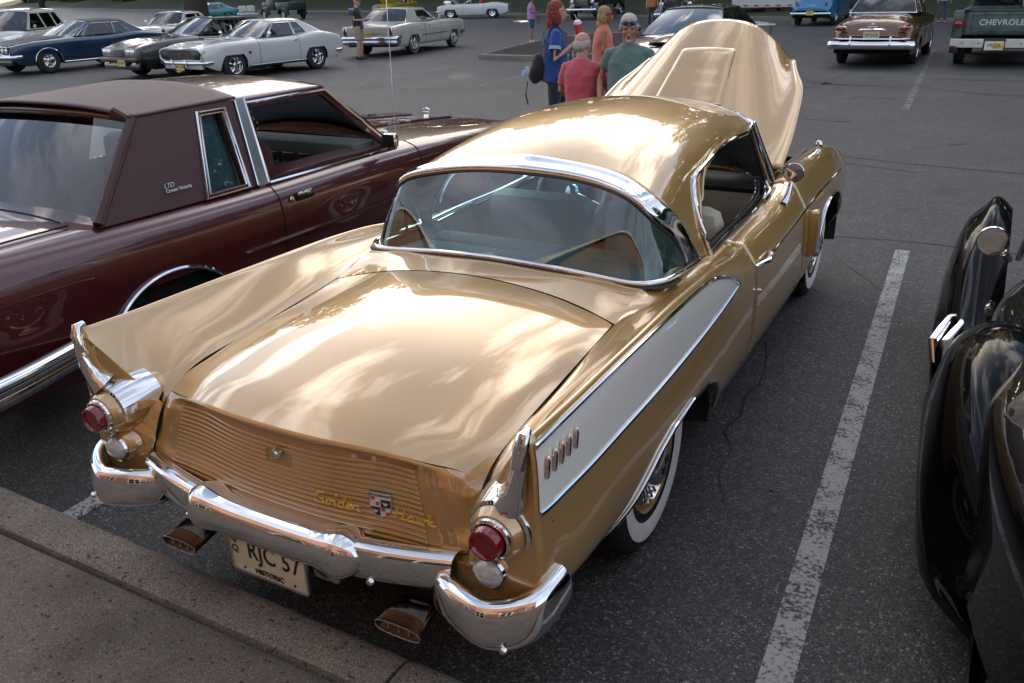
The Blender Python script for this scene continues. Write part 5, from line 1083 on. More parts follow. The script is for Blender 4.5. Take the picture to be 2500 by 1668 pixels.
# seventies white coupe seen from behind
OFW = paint('offwhite_paint', (.50, .49, .43), 0, .4)
fury, I = seventies('cream_coupe', 'off-white seventies coupe seen from behind, man in black tee standing at its tail', OFW, wb=3.12, ro=1.25, fo=.95, hw=.97, r=.345, mid=.60, wheels='thin', sill=.27,
     top=[(-1.25,.90),(-.6,.96),(0,.98),(1.2,.96),(2.0,.98),(2.4,.97),(3.2,.95),(3.95,.90)], sh=[(-1.25,.88),(-.7,.93),(0,.955),(1.2,.93),(2.0,.93),(2.8,.94),(3.5,.93),(3.95,.89)], w=[(-1.25,.95),(-.5,.99),(0,1.0),(1.2,.98),(2.0,.98),(3,1.0),(3.5,.98),(3.95,.95)], gaps=(.85, 2.05), lids=(-.35,), lidsides=((.80, -1.2, -.35),),
     gh=dict(ws=((2.05,.97),(1.42,1.34)), rear=((-.22,.975),(.28,1.335)), bw=.80, rw=.63, zr=1.385, bulge=.12, mirror=1.85, win=[[(.95,.995),(1.82,.985),(1.38,1.30),(.72,1.30),(.66,1.14)]]), wintrim=True)
from_contacts(fury, (-14.9, 21.0), (-15.35, 24.1), 1, .95); y0 = -1.25
bar(fury, y0-.06, .55, .93, .13, .06, 'rear_bumper', CHROME, .06, .3, -1); bar(fury, y0-.05, .43, .91, .15, .05, 'bumper_skirt', CHROME2, .06, .3, -1); plate(fury, (0, y0-.12, .66), -1, 'RES 49C'); rbox(fury, (0, y0-.02, .76), (1.30, .03, .22), mat('tan_panel', (.40, .36, .29), .5), 'tail_panel', .02)
for s_ in (1, -1): tlp = rbox(fury, (s_*.80, y0-.03, .76), (.13, .05, .25), CHROME, 'tail_light', .01); rbox(tlp, (s_*.80, y0-.055, .76), (.085, .02, .22), RED, 'lens', .006); rbox(fury, (s_*.965, -.95, .60), (.01, .14, .05), RED, 'side_marker', .004); rbox(fury, (s_*.965, 3.6, .66), (.01, .14, .05), ORANGE, 'side_marker', .004); MB().tube([(s_*.975, .55, .56), (s_*.975, 2.5, .56)], .010, n=5).build('side_moulding', BLACK, fury); rbox(fury, (s_*.97, 1.1, .82), (.03, .12, .03), CHROME, 'door_handle', .008); rbox(fury, (s_*.55, y0-.10, .43), (.22, .02, .05), RED, 'reflector', .004)
bar(fury, 4.02, .50, .95, .13, .06, 'front_bumper', CHROME, .06, .25)
# white hardtop behind the black coupe
nova, I = seventies('white_hardtop', 'small white hardtop behind the black coupe, only roof and glass showing', WHT, wheels='steel',
     gh=dict(ws=((1.88,.93),(1.35,1.32)), rear=((-.35,.95),(.20,1.31)), bw=.74, rw=.60, zr=1.37, bulge=.12, mirror=1.62, win=[[(.60,.95),(1.55,.94),(1.27,1.28),(.60,1.28)], [(.10,.97),(.55,.95),(.55,1.28),(.36,1.28)]]))
_d = np.array([.30, -1.]); _d /= np.linalg.norm(_d); place(nova, -27.9, 23.6, _d[0], _d[1])
# white family car top left
suv, I = seventies('white_estate', 'white modern estate car with roof rails and tan door mirror, at the far left', WHT, wb=2.75, ro=.95, fo=.90, hw=.94, r=.36, sill=.28, trim=BLACK, wintrim=False, cat='estate car', mirm=mat('tan_mirror', (.45, .36, .28), .4, coat=.5),
     top=[(-.95,1.0),(0,1.02),(1.2,1.02),(2.2,1.05),(2.8,1.0),(3.65,.85)], sh=[(-.95,.98),(0,1.02),(1.2,1.0),(2.2,1.0),(2.8,.95),(3.65,.80)],
     gh=dict(ws=((2.45,1.03),(1.62,1.58)), rear=((-.90,1.04),(-.55,1.60)), bw=.86, rw=.64, zr=1.68, bulge=.12, mirror=2.05, glass=GLASS_D, win=[[(1.0,1.06),(2.15,1.06),(1.56,1.53),(1.0,1.53)], [(.1,1.06),(.92,1.06),(.92,1.53),(.1,1.53)], [(-.55,1.10),(.02,1.06),(.02,1.53),(-.35,1.53)]]))
_d = np.array([.62, -1.]); _d /= np.linalg.norm(_d); place(suv, -29.2, 17.6, _d[0], _d[1])
for s_ in (1, -1): MB().tube([(s_*.60, -.4, 1.66), (s_*.60, -.3, 1.70), (s_*.60, 1.3, 1.70), (s_*.60, 1.45, 1.65)], .016, n=6).build('roof_rail', CHROME2, suv)
# dark modern saloon behind the raised bonnet
drk, I = seventies('dark_saloon', 'black modern saloon facing the camera behind the two older men, sticker on its windscreen', BLK, wb=2.95, ro=1.05, fo=.92, hw=.94, r=.35, sill=.25, trim=BLACK, wheels='alloy', wintrim=False, mirm=BLK,
     top=[(-1.05,.98),(-.6,1.04),(0,1.04),(1.2,1.0),(2.2,1.02),(2.8,.99),(3.87,.78)], sh=[(-1.05,.95),(-.6,1.0),(0,1.0),(1.2,.96),(2.2,.96),(2.8,.93),(3.87,.72)],
     gh=dict(ws=((2.35,1.0),(1.50,1.42)), rear=((-.55,1.04),(.15,1.43)), bw=.80, rw=.58, zr=1.50, bulge=.14, mirror=1.95, glass=glass('tinted_glass', (.30, .38, .40), 1.6), win=[[(1.02,1.02),(2.0,1.02),(1.50,1.38),(1.02,1.38)], [(.25,1.04),(.95,1.02),(.95,1.38),(.42,1.38)]]))
_d = np.array([.03, -1.]); _d /= np.linalg.norm(_d); _c = np.array([-3.75, 13.9])-_d*2.35; place(drk, _c[0], _c[1], _d[0], _d[1]); yF = 3.87
MB().grid([[(x, y, I['top'](y)+.035*(1-(x/.30)**2)+.004) for x in np.linspace(-.30, .30, 9)] for y in np.linspace(2.6, 3.4, 10)]).build('bonnet_bulge', BLK, drk); rbox(drk, (0, 3.42, .93), (.52, .03, .03), BLACK, 'bonnet_scoop'); rbox(drk, (0, yF+.02, .58), (1.3, .05, .22), BLACK, 'grille', .02); bar(drk, yF+.04, .46, .90, .22, .04, 'front_bumper', paint('grey_blue_paint', (.10, .13, .18), .4, .3), .10, .4)
for s_ in (1, -1): MB().box((s_*.70, yF-.08, .70), (.30, .16, .12), bev=.04).build('headlight', HL, drk)
MB().box((.50, 1.68, 1.36), (.10, .004, .12), M=Matrix.Rotation(R(60), 4, 'X')).build('windscreen_sticker', PLW, drk)
# ---- brown early-fifties saloon
BRN = paint('copper_brown_paint', (.13, .055, .022), .35, .25)
shb, I = seventies('brown_saloon', 'copper-brown early-fifties two-door with twin oval tail lamps and cream plate, seen from behind', BRN, wb=2.90, ro=1.22, fo=.80, hw=.90, r=.35, sill=.27, mid=.62, wheels='steel', gaps=(.8, 1.9), lids=(),
     top=[(-1.22,.70),(-1.1,.86),(-.8,1.02),(-.3,1.11),(.1,1.13),(1.2,1.05),(2.2,1.06),(3.0,1.04),(3.7,.92)], sh=[(-1.22,.66),(-1.1,.80),(-.8,.90),(0,.95),(1.2,.95),(2.2,.97),(3.0,.97),(3.7,.88)], w=[(-1.22,.88),(-.8,.98),(0,1.0),(1.2,1.0),(2.2,.99),(3.0,.98),(3.7,.92)],
     gh=dict(ws=((2.1,1.08),(1.55,1.46)), rear=((.05,1.12),(.45,1.45)), bw=.74, rw=.60, zr=1.56, bulge=.16, mat=mat('cream_roof', (.42, .40, .36), .4, coat=.8), pm=BRN, win=[[(1.02,1.10),(1.78,1.10),(1.5,1.42),(1.02,1.42)], [(.42,1.13),(.95,1.10),(.95,1.42),(.62,1.42)]]))
place(shb, -.92, 20.05, .02, 1); y0 = -1.22
for s_ in (1, -1):
    p = MB().lathe([(.001, -.02), (.10, -.012), (.105, .05)], c=(0, 0, 0), axis='y', n=20, M=Matrix.Diagonal((1.3, 1, .55, 1))).build('tail_light', CHROME, shb); p.location = (s_*.66, y0-.03, .84); q = MB().lathe([(.001, -.035), (.075, -.028), (.088, -.01)], axis='y', n=20, M=Matrix.Diagonal((1.3, 1, .52, 1))).build('lens', RED, p)
    MB().tube([(s_*.66, y0-.02, .87), (s_*.70, -.9, .90), (s_*.74, -.5, .92)], [.06, .05, .01], n=10, sy=.6).build('lamp_fairing', BRN, shb)
    MB().tube([(s_*.42, y0-.14, .42), (s_*.42, y0-.19, .52), (s_*.42, y0-.15, .68)], .022, n=8).build('overrider', CHROME, shb)
bar(shb, y0-.12, .49, .89, .17, .05, 'rear_bumper', CHROME, .10, .22, -1); MB().tube([(x*.80, y0-.09+.10*abs(x)**3, .63) for x in np.linspace(-1, 1, 15)], .013, n=6).build('guard_rail', CHROME, shb)
plate(shb, (0, y0-.05, .70), -1, '2472500', mat('old_plate', (.62, .58, .36), .5), w=.34, h=.165); MB().tube([(-.28, y0-.03, .81), (-.2, y0-.06, .82), (.2, y0-.06, .82), (.28, y0-.03, .81)], [.01, .022, .022, .01], n=8).build('boot_handle', CHROME, shb)
rbox(shb, (0, y0+.0, .91), (.07, .02, .08), CHROME2, 'crest', .015); rbox(shb, (0, y0-.01, .875), (.22, .02, .02), CHROME, 'crest_bar', .004)
for x in (-.28, .42): MB().tube([(x*1.0, .03, 1.13), (x*.85, .42, 1.46)], .012, n=5).build('window_divider', CHROME, shb)
# ---- old green pickup with lettered tailgate
GRN = mat('weathered_green', (.045, .085, .075), .55, var=.7, vscale=3.5, coat=.25, bump=.1, bscale=9); RUST = mat('rust', (.10, .04, .018), .85, var=.5, vscale=9); WB = mat('old_white_paint', (.55, .53, .46), .6, var=.12, vscale=6)
pk = empty('pickup', label='weathered green pickup with white rear bumper and lettered tailgate, bicycle in its bed', cat='pickup truck')
b = MB(); 
b.box((0, .35, .72), (1.70, 2.5, .10))
for s_ in (1, -1): b.box((s_*.80, .35, .93), (.07, 2.5, .52), bev=.02)
b.box((0, 1.58, .93), (1.6, .05, .5)); b.build('bed', GRN, pk)
tg_ = MB().box((0, -.93, .93), (1.42, .05, .46), bev=.012).build('tailgate', GRN, pk); MB().tube([(-.60, -.96, .76), (.60, -.96, .76), (.60, -.96, 1.09), (-.60, -.96, 1.09)], .010, n=6, closed=True).build('pressing', GRN, tg_)
MB().tube([(-.71, -.94, 1.16), (.71, -.94, 1.16)], .026, n=10).build('top_roll', mat('dark_worn', (.03, .03, .028), .6, var=.5, vscale=10), tg_)
text_mesh('lettering', 'CHEVROLET', .165, frame((0.02, -.962, .925), (1, 0, 0), (0, 0, 1)), mat('faded_white', (.50, .52, .50), .6), tg_, depth=.006, bold=.004, sx=1.0, spacing=1.08)
for s_ in (1, -1):
    f = MB(); g = []
    for q in np.linspace(R(-20), R(200), 24): g.append([(s_*.82, .56*math.cos(q), .40+.42*math.sin(q)), (s_*.94, .54*math.cos(q), .40+.40*math.sin(q)), (s_*1.0, .50*math.cos(q), .38+.34*math.sin(q))])
    f.grid(g).build('rear_wing', GRN, pk); rbox(pk, (s_*.87, -.92, .90), (.22, .14, .56), GRN, 'corner_post', .04); rbox(pk, (s_*.735, -.955, .93), (.05, .03, .48), RUST, 'hinge_strip', .01); rbox(pk, (s_*.72, -.95, 1.18), (.12, .10, .06), BLACK, 'latch_box')
    lampdisc(pk, (s_*.865, -1.0, .90), .085, -1, RED, 'tail_light', RUST); wheel(pk, s_*.80, 0, .38, .22, s_, 'steel'); wheel(pk, s_*.80, 2.95, .38, .22, s_, 'steel')
g = []
for x in np.linspace(-.96, .96, 21): g.append([(x, -1.05-(.0 if abs(x) < .9 else -.05), .60), (x, -1.14, .60), (x, -1.15, .585), (x, -1.15, .43+.03*(abs(x) > .85)), (x, -1.05, .42)])
bp_ = MB().grid(g).build('rear_bumper', WB, pk, angle=30)
for x in (-.72, -.40, .40, .72): MB().lathe([(.02, 0), (.016, -.012), (.001, -.014)], c=(x, -1.152, .52), axis='y', n=8).build('bolt', CHROME2, bp_)
rbox(pk, (-.10, -1.15, .50), (.42, .02, .24), BLACK, 'plate_recess'); pp = plate(pk, (-.10, -1.165, .47), -1, 'V93ZA', PLW, w=.36, h=.18); rbox(pp, (-.02, -1.1635, .47), (.22, .012, .13), PLY, 'plate_field', .002)
cab = [(1.66, .95), (1.66, 1.35), (1.95, 1.78), (2.75, 1.78), (3.05, 1.30), (3.15, 1.05), (4.1, 1.0), (4.15, .5), (1.66, .5)]
c_ = MB()
for s_ in (1, -1): c_.poly([(s_*.84, y, z) for y, z in ((1.62, .45), (3.2, .45), (3.2, 1.12), (1.62, 1.12))], (-s_*.06, 0, 0))
c_.box((0, 2.25, 1.80), (1.46, 1.15, .07), bev=.03).box((0, 3.65, 1.0), (1.5, 1.1, .14), bev=.06).box((0, 3.7, .7), (1.7, 1.0, .5), bev=.05)
for s_ in (1, -1): c_.tube([(s_*.82, 1.66, 1.1), (s_*.70, 1.72, 1.80)], .05, n=6).tube([(s_*.80, 3.1, 1.1), (s_*.68, 2.75, 1.80)], .035, n=6)
c_.box((0, 1.64, .85), (1.66, .06, .55)); c_.build('cab', mat('dark_green_paint', (.02, .028, .03), .4, coat=.5), pk)
MB().box((0, 1.67, 1.45), (1.44, .01, .62)).build('rear_window', GLASS, pk, smooth=False); MB().box((0, 2.95, 1.42), (1.4, .01, .6), M=Matrix.Rotation(R(-30), 4, 'X')).build('windscreen', GLASS, pk, smooth=False)
MB().box((0, 1.5, .5), (1.5, 5.0, .2)).build('chassis', DARK, pk, smooth=False)
MB().box((0, 2.2, 1.15), (1.4, .2, .5), bev=.05).build('seat', INT, pk)
place(pk, 1.62, 20.35, .02, 1)
# bicycle standing in the bed
bk = empty('bicycle', (2.05, 19.75, .77), R(8), 'dark bicycle with red rear reflector standing in the pickup bed', 'bicycle')
m = MB(); W1, W2 = (0, -.15, .34), (0, .88, .34)
for c in (W1, W2): wl_ = MB().tube([(c[0], c[1]+.33*math.cos(q), c[2]+.33*math.sin(q)) for q in np.linspace(0, 6.283, 36, endpoint=False)], .018, n=6, closed=True).build('wheel', RUBBER, bk); sp = MB(); [sp.tube([c, (c[0], c[1]+.32*math.cos(q), c[2]+.32*math.sin(q))], .003, n=3) for q in np.linspace(0, 6.283, 14, endpoint=False)]; sp.build('spokes', CHROME2, wl_)
for a, b in ((W1, (0, .28, .30)), ((0, .28, .30), (0, .12, .80)), ((0, .28, .30), (0, .72, .72)), ((0, .12, .80), (0, .70, .78)), (W1, (0, .12, .76)), (W2, (0, .68, .85))): m.tube([a, b], .016, n=6)
m.build('frame', BLK, bk); MB().tube([(-.28, .62, .98), (-.25, .74, 1.0), (-.08, .74, .92), (0, .68, .88), (.08, .74, .92), (.25, .74, 1.0), (.28, .62, .98)], .011, n=6).build('handlebar', CHROME, bk)
MB().box((0, .10, .86), (.16, .26, .05), bev=.02).build('saddle', BLACK, bk); lampdisc(bk, (0, -.02, .74), .03, -1, RED, 'reflector', BLACK)
# ---- blue forties saloon
SKY = paint('bright_blue_paint', (.010, .16, .30), .25, .3)
fb, I = seventies('blue_saloon', 'bright blue forties saloon with chrome bumper and yellow plate, seen from behind in the distance', SKY, wb=2.85, ro=1.05, fo=.8, hw=.86, r=.36, sill=.30, mid=.65, wheels='steel', gaps=(), lids=(),
     top=[(-1.05,.72),(-.95,.95),(-.7,1.22),(-.3,1.42),(.2,1.52),(1.2,1.3),(2.0,1.2),(3.65,1.0)], sh=[(-1.05,.66),(-.95,.84),(-.7,1.0),(-.3,1.08),(.2,1.1),(1.2,1.08),(2.0,1.05),(3.65,.9)], w=[(-1.05,.86),(-.8,.97),(0,1.0),(1.2,.98),(2.2,.96),(3.65,.75)],
     gh=dict(ws=((1.9,1.15),(1.5,1.55)), rear=((.05,1.45),(.45,1.58)), bw=.66, rw=.56, zr=1.68, bulge=.1, win=[[(.9,1.2),(1.7,1.2),(1.45,1.52),(.9,1.52)]]))
place(fb, -5.55, 37.6, .05, 1); y0 = -1.05
bar(fb, y0-.12, .50, .82, .09, .04, 'rear_bumper', CHROME, .08, .1, -1); plate(fb, (0, y0-.17, .52), -1, '3A51S', PLY); text_mesh('lettering', 'SUPER', .13, frame((0, y0-.045, .80), (1, 0, 0), (0, 0, 1)), MATS['faded_white'], fb, depth=.004, shear=.2)
for s_ in (1, -1): lampdisc(fb, (s_*.60, y0-.02, .90), .06, -1, RED, 'tail_light'); MB().tube([(s_*.80, .50*math.cos(q), .42+.38*math.sin(q)) for q in np.linspace(R(0), R(180), 18)], .10, n=10).build('rear_wing', SKY, fb)
# ---- white convertible with open bonnet, far
cv, I = seventies('white_convertible', 'white convertible with open bonnet, black grille and orange inside, at the edge of the grass', WHT, seat=mat('orange_trim', (.45, .06, .02), .5))
for o in [c for c in cv.children if c.name.split('.')[0] in ('roof', 'pillars', 'side_window', 'rear_window')]:
    for q in list(o.children): bpy.data.objects.remove(q)
    bpy.data.objects.remove(o)
for o in [c for c in cv.children if c.name.startswith('glass_frame')][1:]: bpy.data.objects.remove(o)
_f = np.array([-30.6, 47.3]); _d = np.array([-1., .35]); _d = np.array([-.80, -.35]); _d /= np.linalg.norm(_d); _c = _f-_d*2.75; place(cv, _c[0], _c[1]+.6, _d[0], _d[1])
rbox(cv, (0, 3.62, .62), (1.1, .03, .2), BLACK, 'grille'); bar(cv, 3.70, .46, .86, .09, .04, 'front_bumper'); MB().box((0, 2.75, 1.25), (1.3, 1.1, .03), M=Matrix.Rotation(R(38), 4, 'X')).build('raised_bonnet', WHT, cv)
en = MB().box((0, 3.0, .98), (.5, .5, .30), bev=.05).build('engine', CHROME2, cv); rbox(cv, (0, 3.35, .88), (1.2, .2, .05), MATS['orange_trim'], 'radiator_shroud')
for s_ in (1, -1): 
    for k in range(3): rbox(cv, (s_*.66, 3.63, .56+k*.06), (.26, .03, .03), CHROME2, 'grille_slat', .005)
# ---- turquoise car far left and old dark green pickup behind
TQ = paint('turquoise_paint', (.01, .20, .24), .2, .3)
tq, I = seventies('turquoise_car', 'turquoise old car under the trees beyond the small white hardtop', TQ, wheels='steel'); place(tq, -53.0, 49.5, -.55, -.83)
DG = mat('flat_dark_green', (.010, .026, .022), .6, coat=.2)
op = empty('old_pickup', label='dark green old pickup with yellow wheels beyond the white coupe', cat='pickup truck')
b = MB().box((0, .3, .95), (1.5, 2.2, .55), bev=.04).box((0, 2.35, 1.05), (1.45, 1.25, .8), bev=.1).box((0, 3.7, 1.0), (1.0, 1.4, .5), bev=.15).box((0, 2.3, 1.72), (1.30, 1.0, .10), bev=.04)
for s_ in (1, -1):
    for y in (1.78, 2.85): b.tube([(s_*.68, y, 1.3), (s_*.62, y+(-.12 if y > 2 else .05), 1.75)], .04, n=6)
    for yc in (0, 3.3):
        g = []
        for q in np.linspace(R(-10), R(190), 20): g.append([(s_*.60, yc+.60*math.cos(q), .42+.50*math.sin(q)), (s_*.80, yc+.57*math.cos(q), .42+.47*math.sin(q)), (s_*.90, yc+.50*math.cos(q), .38+.40*math.sin(q))])
        b.grid(g)
b.build('body', DG, op); YW = mat('yellow_wheel', (.42, .42, .08), .35, coat=.5)
for s_ in (1, -1):
    for yc in (0, 3.3): w_ = wheel(op, s_*.78, yc, .36, .18, s_, 'steel'); MB().lathe([(.20, s_*.088), (.19, s_*.095), (.12, s_*.06)], axis='x', n=20).build('yellow_disc', YW, w_)
place(op, -46.0, 49.6, -.93, .36)
# ---- black old truck front and dark blue truck beyond the people
def oldtruck(nm, lab, col, x, y, dx, dy):
    t = empty(nm, label=lab, cat='truck'); b = MB().box((0, 2.2, 1.15), (1.5, 1.3, .9), bev=.12).box((0, 3.6, 1.05), (1.05, 1.5, .62), bev=.18).box((0, .3, 1.0), (1.6, 2.4, .5), bev=.04).box((0, 2.2, 1.85), (1.35, 1.1, .12), bev=.05)
    for s_ in (1, -1):
        for yc in (0, 3.6):
            g = []
            for q in np.linspace(R(-15), R(195), 20): g.append([(s_*.55, yc+.62*math.cos(q), .45+.50*math.sin(q)), (s_*.82, yc+.58*math.cos(q), .45+.47*math.sin(q)), (s_*.93, yc+.50*math.cos(q), .40+.38*math.sin(q))])
            b.grid(g); wheel(t, s_*.78, yc, .38, .20, s_, 'steel')
        lampdisc(t, (s_*.62, 4.30, .98), .10, 1, HL)
    b.build('body', col, t); gr = rbox(t, (0, 4.36, .95), (.8, .03, .5), BLACK, 'grille')
    for z in np.linspace(.76, 1.14, 7): MB().box((0, 4.385, z), (.76, .01, .02)).build('grille_bar', CHROME, gr, smooth=False)
    bar(t, 4.50, .55, .88, .13, .05); MB().box((0, 2.9, 1.55), (1.3, .01, .5)).build('windscreen', GLASS, t, smooth=False)
    return place(t, x, y, dx, dy)
oldtruck('black_truck', 'black old truck with chrome bumper behind the red-haired woman', BLK, -19.8, 48.6, .05, -1)
oldtruck('blue_truck', 'dark blue old truck with chrome bumper, beyond the striped flag', paint('navy_paint', (.006, .03, .065), .3, .25), -12.6, 40.3, .30, -1)
yl, I = seventies('yellow_car', 'yellow car with raised bonnet beyond the off-white coupe', paint('yellow_paint', (.45, .33, .03), 0, .3)); place(yl, -42, 58.5, .1, -1); MB().box((0, 2.75, 1.3), (1.4, 1.1, .03), M=Matrix.Rotation(R(45), 4, 'X')).build('raised_bonnet', MATS['yellow_paint'], yl)
# ---- black roadster on the right
BK2 = mat('deep_black_paint', (.003, .003, .004), .3, 0, coat=1., spec=.05, coatr=.012, cior=1.42)
rd = empty('black_roadster', (2.45, 0, 0), 0, 'glossy black vintage roadster with sweeping wings cut off by the right edge', 'car')
def sweep_wing(yr, nm, crest, wide, s_, low):
    g = []
    for y, z, xo, xi in crest:
        row = []
        # from outer lower lip over the crown to the inner side
        for a, b in ((xo+.004, max(low, z-.52)), (xo-.004, max(low+.05, z-.40)), (xo+.018, z-.26), (xo+.06, z-.11), (xo+.135, z-.02), ((xo*.4+xi*.6), z+.005), (xi, z-.05)): row.append((s_*(a-2.45)*-1 if s_ < 0 else (a-2.45), y, b))
        g.append(row)
    return MB().grid(surf(g, 50, 30)).build(nm, BK2, rd, angle=70)
for s_ in (1, -1):
    sweep_wing(0, 'rear_wing', [(-.26,.20,1.88,2.2),(-.15,.42,1.80,2.15),(.06,.64,1.70,2.10),(.34,.79,1.645,2.06),(.68,.81,1.625,2.02),(.94,.72,1.62,1.98),(1.14,.54,1.635,1.93),(1.28,.36,1.66,1.90)], .4, s_, .14)
    sweep_wing(0, 'front_wing', [(1.55,.30,1.62,1.88),(1.85,.36,1.60,1.88),(2.15,.58,1.585,1.87),(2.45,.76,1.585,1.86),(2.75,.80,1.60,1.86),(3.0,.72,1.63,1.87),(3.15,.55,1.66,1.88)], .3, s_, .14)
    MB().box((s_*-.68, 1.30, .30), (.24, 1.1, .03), bev=.01).build('running_board', BLACK, rd)
    wheel(rd, -s_*.60, .42, .33, .16, -s_, 'steel'); wheel(rd, -s_*.66, 2.62, .32, .15, -s_, 'steel')
g = []
for y, w, z in ((-1.0,.30,.62),(-.75,.46,.84),(-.3,.60,.93),(.3,.655,.93),(.9,.655,.92),(1.2,.64,.94),(1.45,.56,.95),(2.1,.42,.92),(2.8,.32,.88),(3.0,.27,.84)):
    g.append([(x*w, y, (.30 if abs(x) > .97 else None) or (z-(.22*abs(x)**4))) if abs(x) <= .97 else (x*w, y, .26) for x in (-1, -.99, -.965, -.9, -.7, -.4, 0, .4, .7, .9, .965, .99, 1)])
    g[-1] = [(a, b, (.26 if k in (0, 12) else (.50 if k in (1, 11) else c))) for k, (a, b, c) in enumerate(g[-1])]
MB().grid(surf(g, 50, 60, parv=np.array([0,.18,.36,.40,.44,.47,.5,.53,.56,.60,.64,.82,1.0]))).build('body', BK2, rd, angle=70)
MB().box((.0, .55, .925), (.96, .95, .05), bev=.02).build('cockpit', INT, rd); MB().box((0, .25, 1.0), (.95, .18, .30), bev=.06).build('seat', mat('black_leather', (.012, .012, .014), .4, bump=.2), rd)
MB().tube([(-.60, 1.12, .93), (-.56, 1.02, 1.28), (.56, 1.02, 1.28), (.60, 1.12, .93)], .012, n=6).build('windscreen_frame', CHROME, rd)
MB().add([(-.59, 1.115, .94), (.59, 1.115, .94), (.55, 1.02, 1.27), (-.55, 1.02, 1.27)], [(0, 1, 2, 3)]).build('windscreen', GLASS, rd, smooth=False)
m_ = MB().tube([(-.63, 1.10, .93), (-.655, 1.07, .965)], .014, n=8).lathe([(.001, .03), (.045, .018), (.058, 0), (.056, -.008)], c=(-.70, 1.06, 1.01), axis='y', n=26).build('door_mirror', CHROME, rd); MB().lathe([(.053, -.007), (.001, -.007)], c=(-.70, 1.06, 1.01), axis='y', n=26).build('mirror_glass', MATS['mirror_glass'], m_)
MB().tube([(-.668, .88, .78), (-.672, .93, .78), (-.665, .99, .78)], .014, n=8).build('door_handle', CHROME, rd)
for q_ in (0, .055): MB().tube([(-.83+q_, 1.72, .20), (-.85+q_, 1.76, .30), (-.80+q_*1.3, 1.95, .36), (-.72+q_, 2.05, .36)], [.02, .024, .02, .01], n=8, sy=.7).build('step_plate', CHROME, rd)
# pole-mounted things beyond: trailer, folding table, flag, bin, cool box, golf buggy
tr_ = empty('trailer', (-9.0, 47.0, 0), R(0), 'white enclosed trailer with red and white reflector strip at the edge of the grass', 'trailer')
MB().box((0, 0, 1.65), (5.0, 2.2, 2.3), bev=.04).build('box', WHT, tr_); MB().box((0, -1.12, .54), (5.0, .04, .10)).build('lower_rail', mat('pinkish_rail', (.50, .40, .36), .5), tr_)
for k in range(9): MB().box((-2.3+k*.575, -1.145, .58), (.22, .006, .06)).build('reflector', RED, tr_, smooth=False)
for s_ in (-.4, .4): w_ = MB().lathe([(.001, -.09), (.32, -.09), (.33, 0), (.32, .09), (.001, .09)], c=(s_, -.9, .33), axis='y', n=20).build('wheel', RUBBER, tr_)
tb = empty('folding_table', (-4.75, 23.6, 0), R(-62), 'white folding table with a small cup on it, beyond the raised bonnet', 'table')
MB().box((0, 0, .735), (1.85, .75, .045), bev=.012).build('tabletop', WHT, tb)
for a in (-.75, .75):
    for b in (-.3, .3): MB().tube([(a, b, .72), (a, b, 0)], .014, n=6).build('leg', BLACK, tb)
tag(MB().lathe([(.001, 0), (.03, 0), (.038, .11), (.036, .11)], c=(-4.95, 23.9, .76), n=14).build('cup', mat('paper_cup', (.5, .52, .5), .6)), 'small pale cup standing on the white folding table', 'cup')
fl = empty('flag', (-6.15, 18.9, 0), 0, 'red and white striped flag hanging from a thin pole behind the men', 'flag')
MB().tube([(.22, 0, 0), (.22, 0, 2.6)], .014, n=6).build('pole', CHROME2, fl)
FR, FW = mat('flag_red', (.36, .02, .03), .8), mat('flag_white', (.60, .58, .55), .8)
for k in range(9):
    x0, x1 = -.36+k*.06, -.30+k*.06
    MB().grid([[(x, .03*math.sin(z*9+x*14), z-.35*abs(x+.1)) for z in np.linspace(1.62, 2.5, 12)] for x in (x0, (x0+x1)/2, x1)]).build('stripe', FR if k % 2 == 0 else FW, fl)
tag(MB().tube([(-13.5, 53.0, 0), (-13.5, 53.0, 7)], .06, n=8).build('lamp_post', CHROME2), 'thin pale pole on the grass left of the white trailer', 'pole')
tag(MB().tube([(-9.3, 30.4, .1), (-9.3, 30.4, 4.5)], .10, n=8).build('sign_post', BLACK), 'dark post rising behind the woman in the orange top', 'post')
tag(MB().lathe([(.001, 0), (.24, 0), (.28, .75), (.30, .78), (.27, .78)], c=(-39.6, 51.5, 0), n=20).build('waste_bin', mat('white_plastic', (.6, .6, .58), .5)), 'white round waste bin behind the man in the black tee', 'bin')
cb_ = MB().box((-44.5, 55.0, .28), (.7, .45, .42), bev=.03).build('cool_box', mat('blue_plastic', (.01, .05, .25), .4)); MB().box((-44.5, 55.0, .53), (.72, .47, .08), bev=.02).build('lid', MATS['white_plastic'], cb_); tag(cb_, 'blue cool box with white lid behind the man in the black tee', 'cool box')
gb_ = empty('golf_buggy', (-41.5, 40.3, 0), R(60), 'golf buggy with white padded seats behind the black coupe', 'golf buggy')
rbox(gb_, (0, 0, .35), (1.15, 2.2, .3), BLK, 'body', .08); rbox(gb_, (0, .1, .72), (1.05, .5, .14), MATS['white_plastic'], 'seat', .05); rbox(gb_, (-.27, -.2, 1.0), (.5, .12, .42), MATS['white_plastic'], 'backrest', .05); rbox(gb_, (.27, -.2, 1.0), (.5, .12, .42), MATS['white_plastic'], 'backrest', .05); rbox(gb_, (0, -.75, .72), (1.05, .45, .12), MATS['white_plastic'], 'rear_seat', .05)
MB().tube([(-.5, -.3, .8), (-.5, -.95, .85), (.5, -.95, .85), (.5, -.3, .8)], .02, n=6).build('grab_rail', BLACK, gb_)
for a in (-.5, .5):
    for b in (-.75, .8): wheel(gb_, a, b, .22, .18, 1 if a > 0 else -1, 'steel')
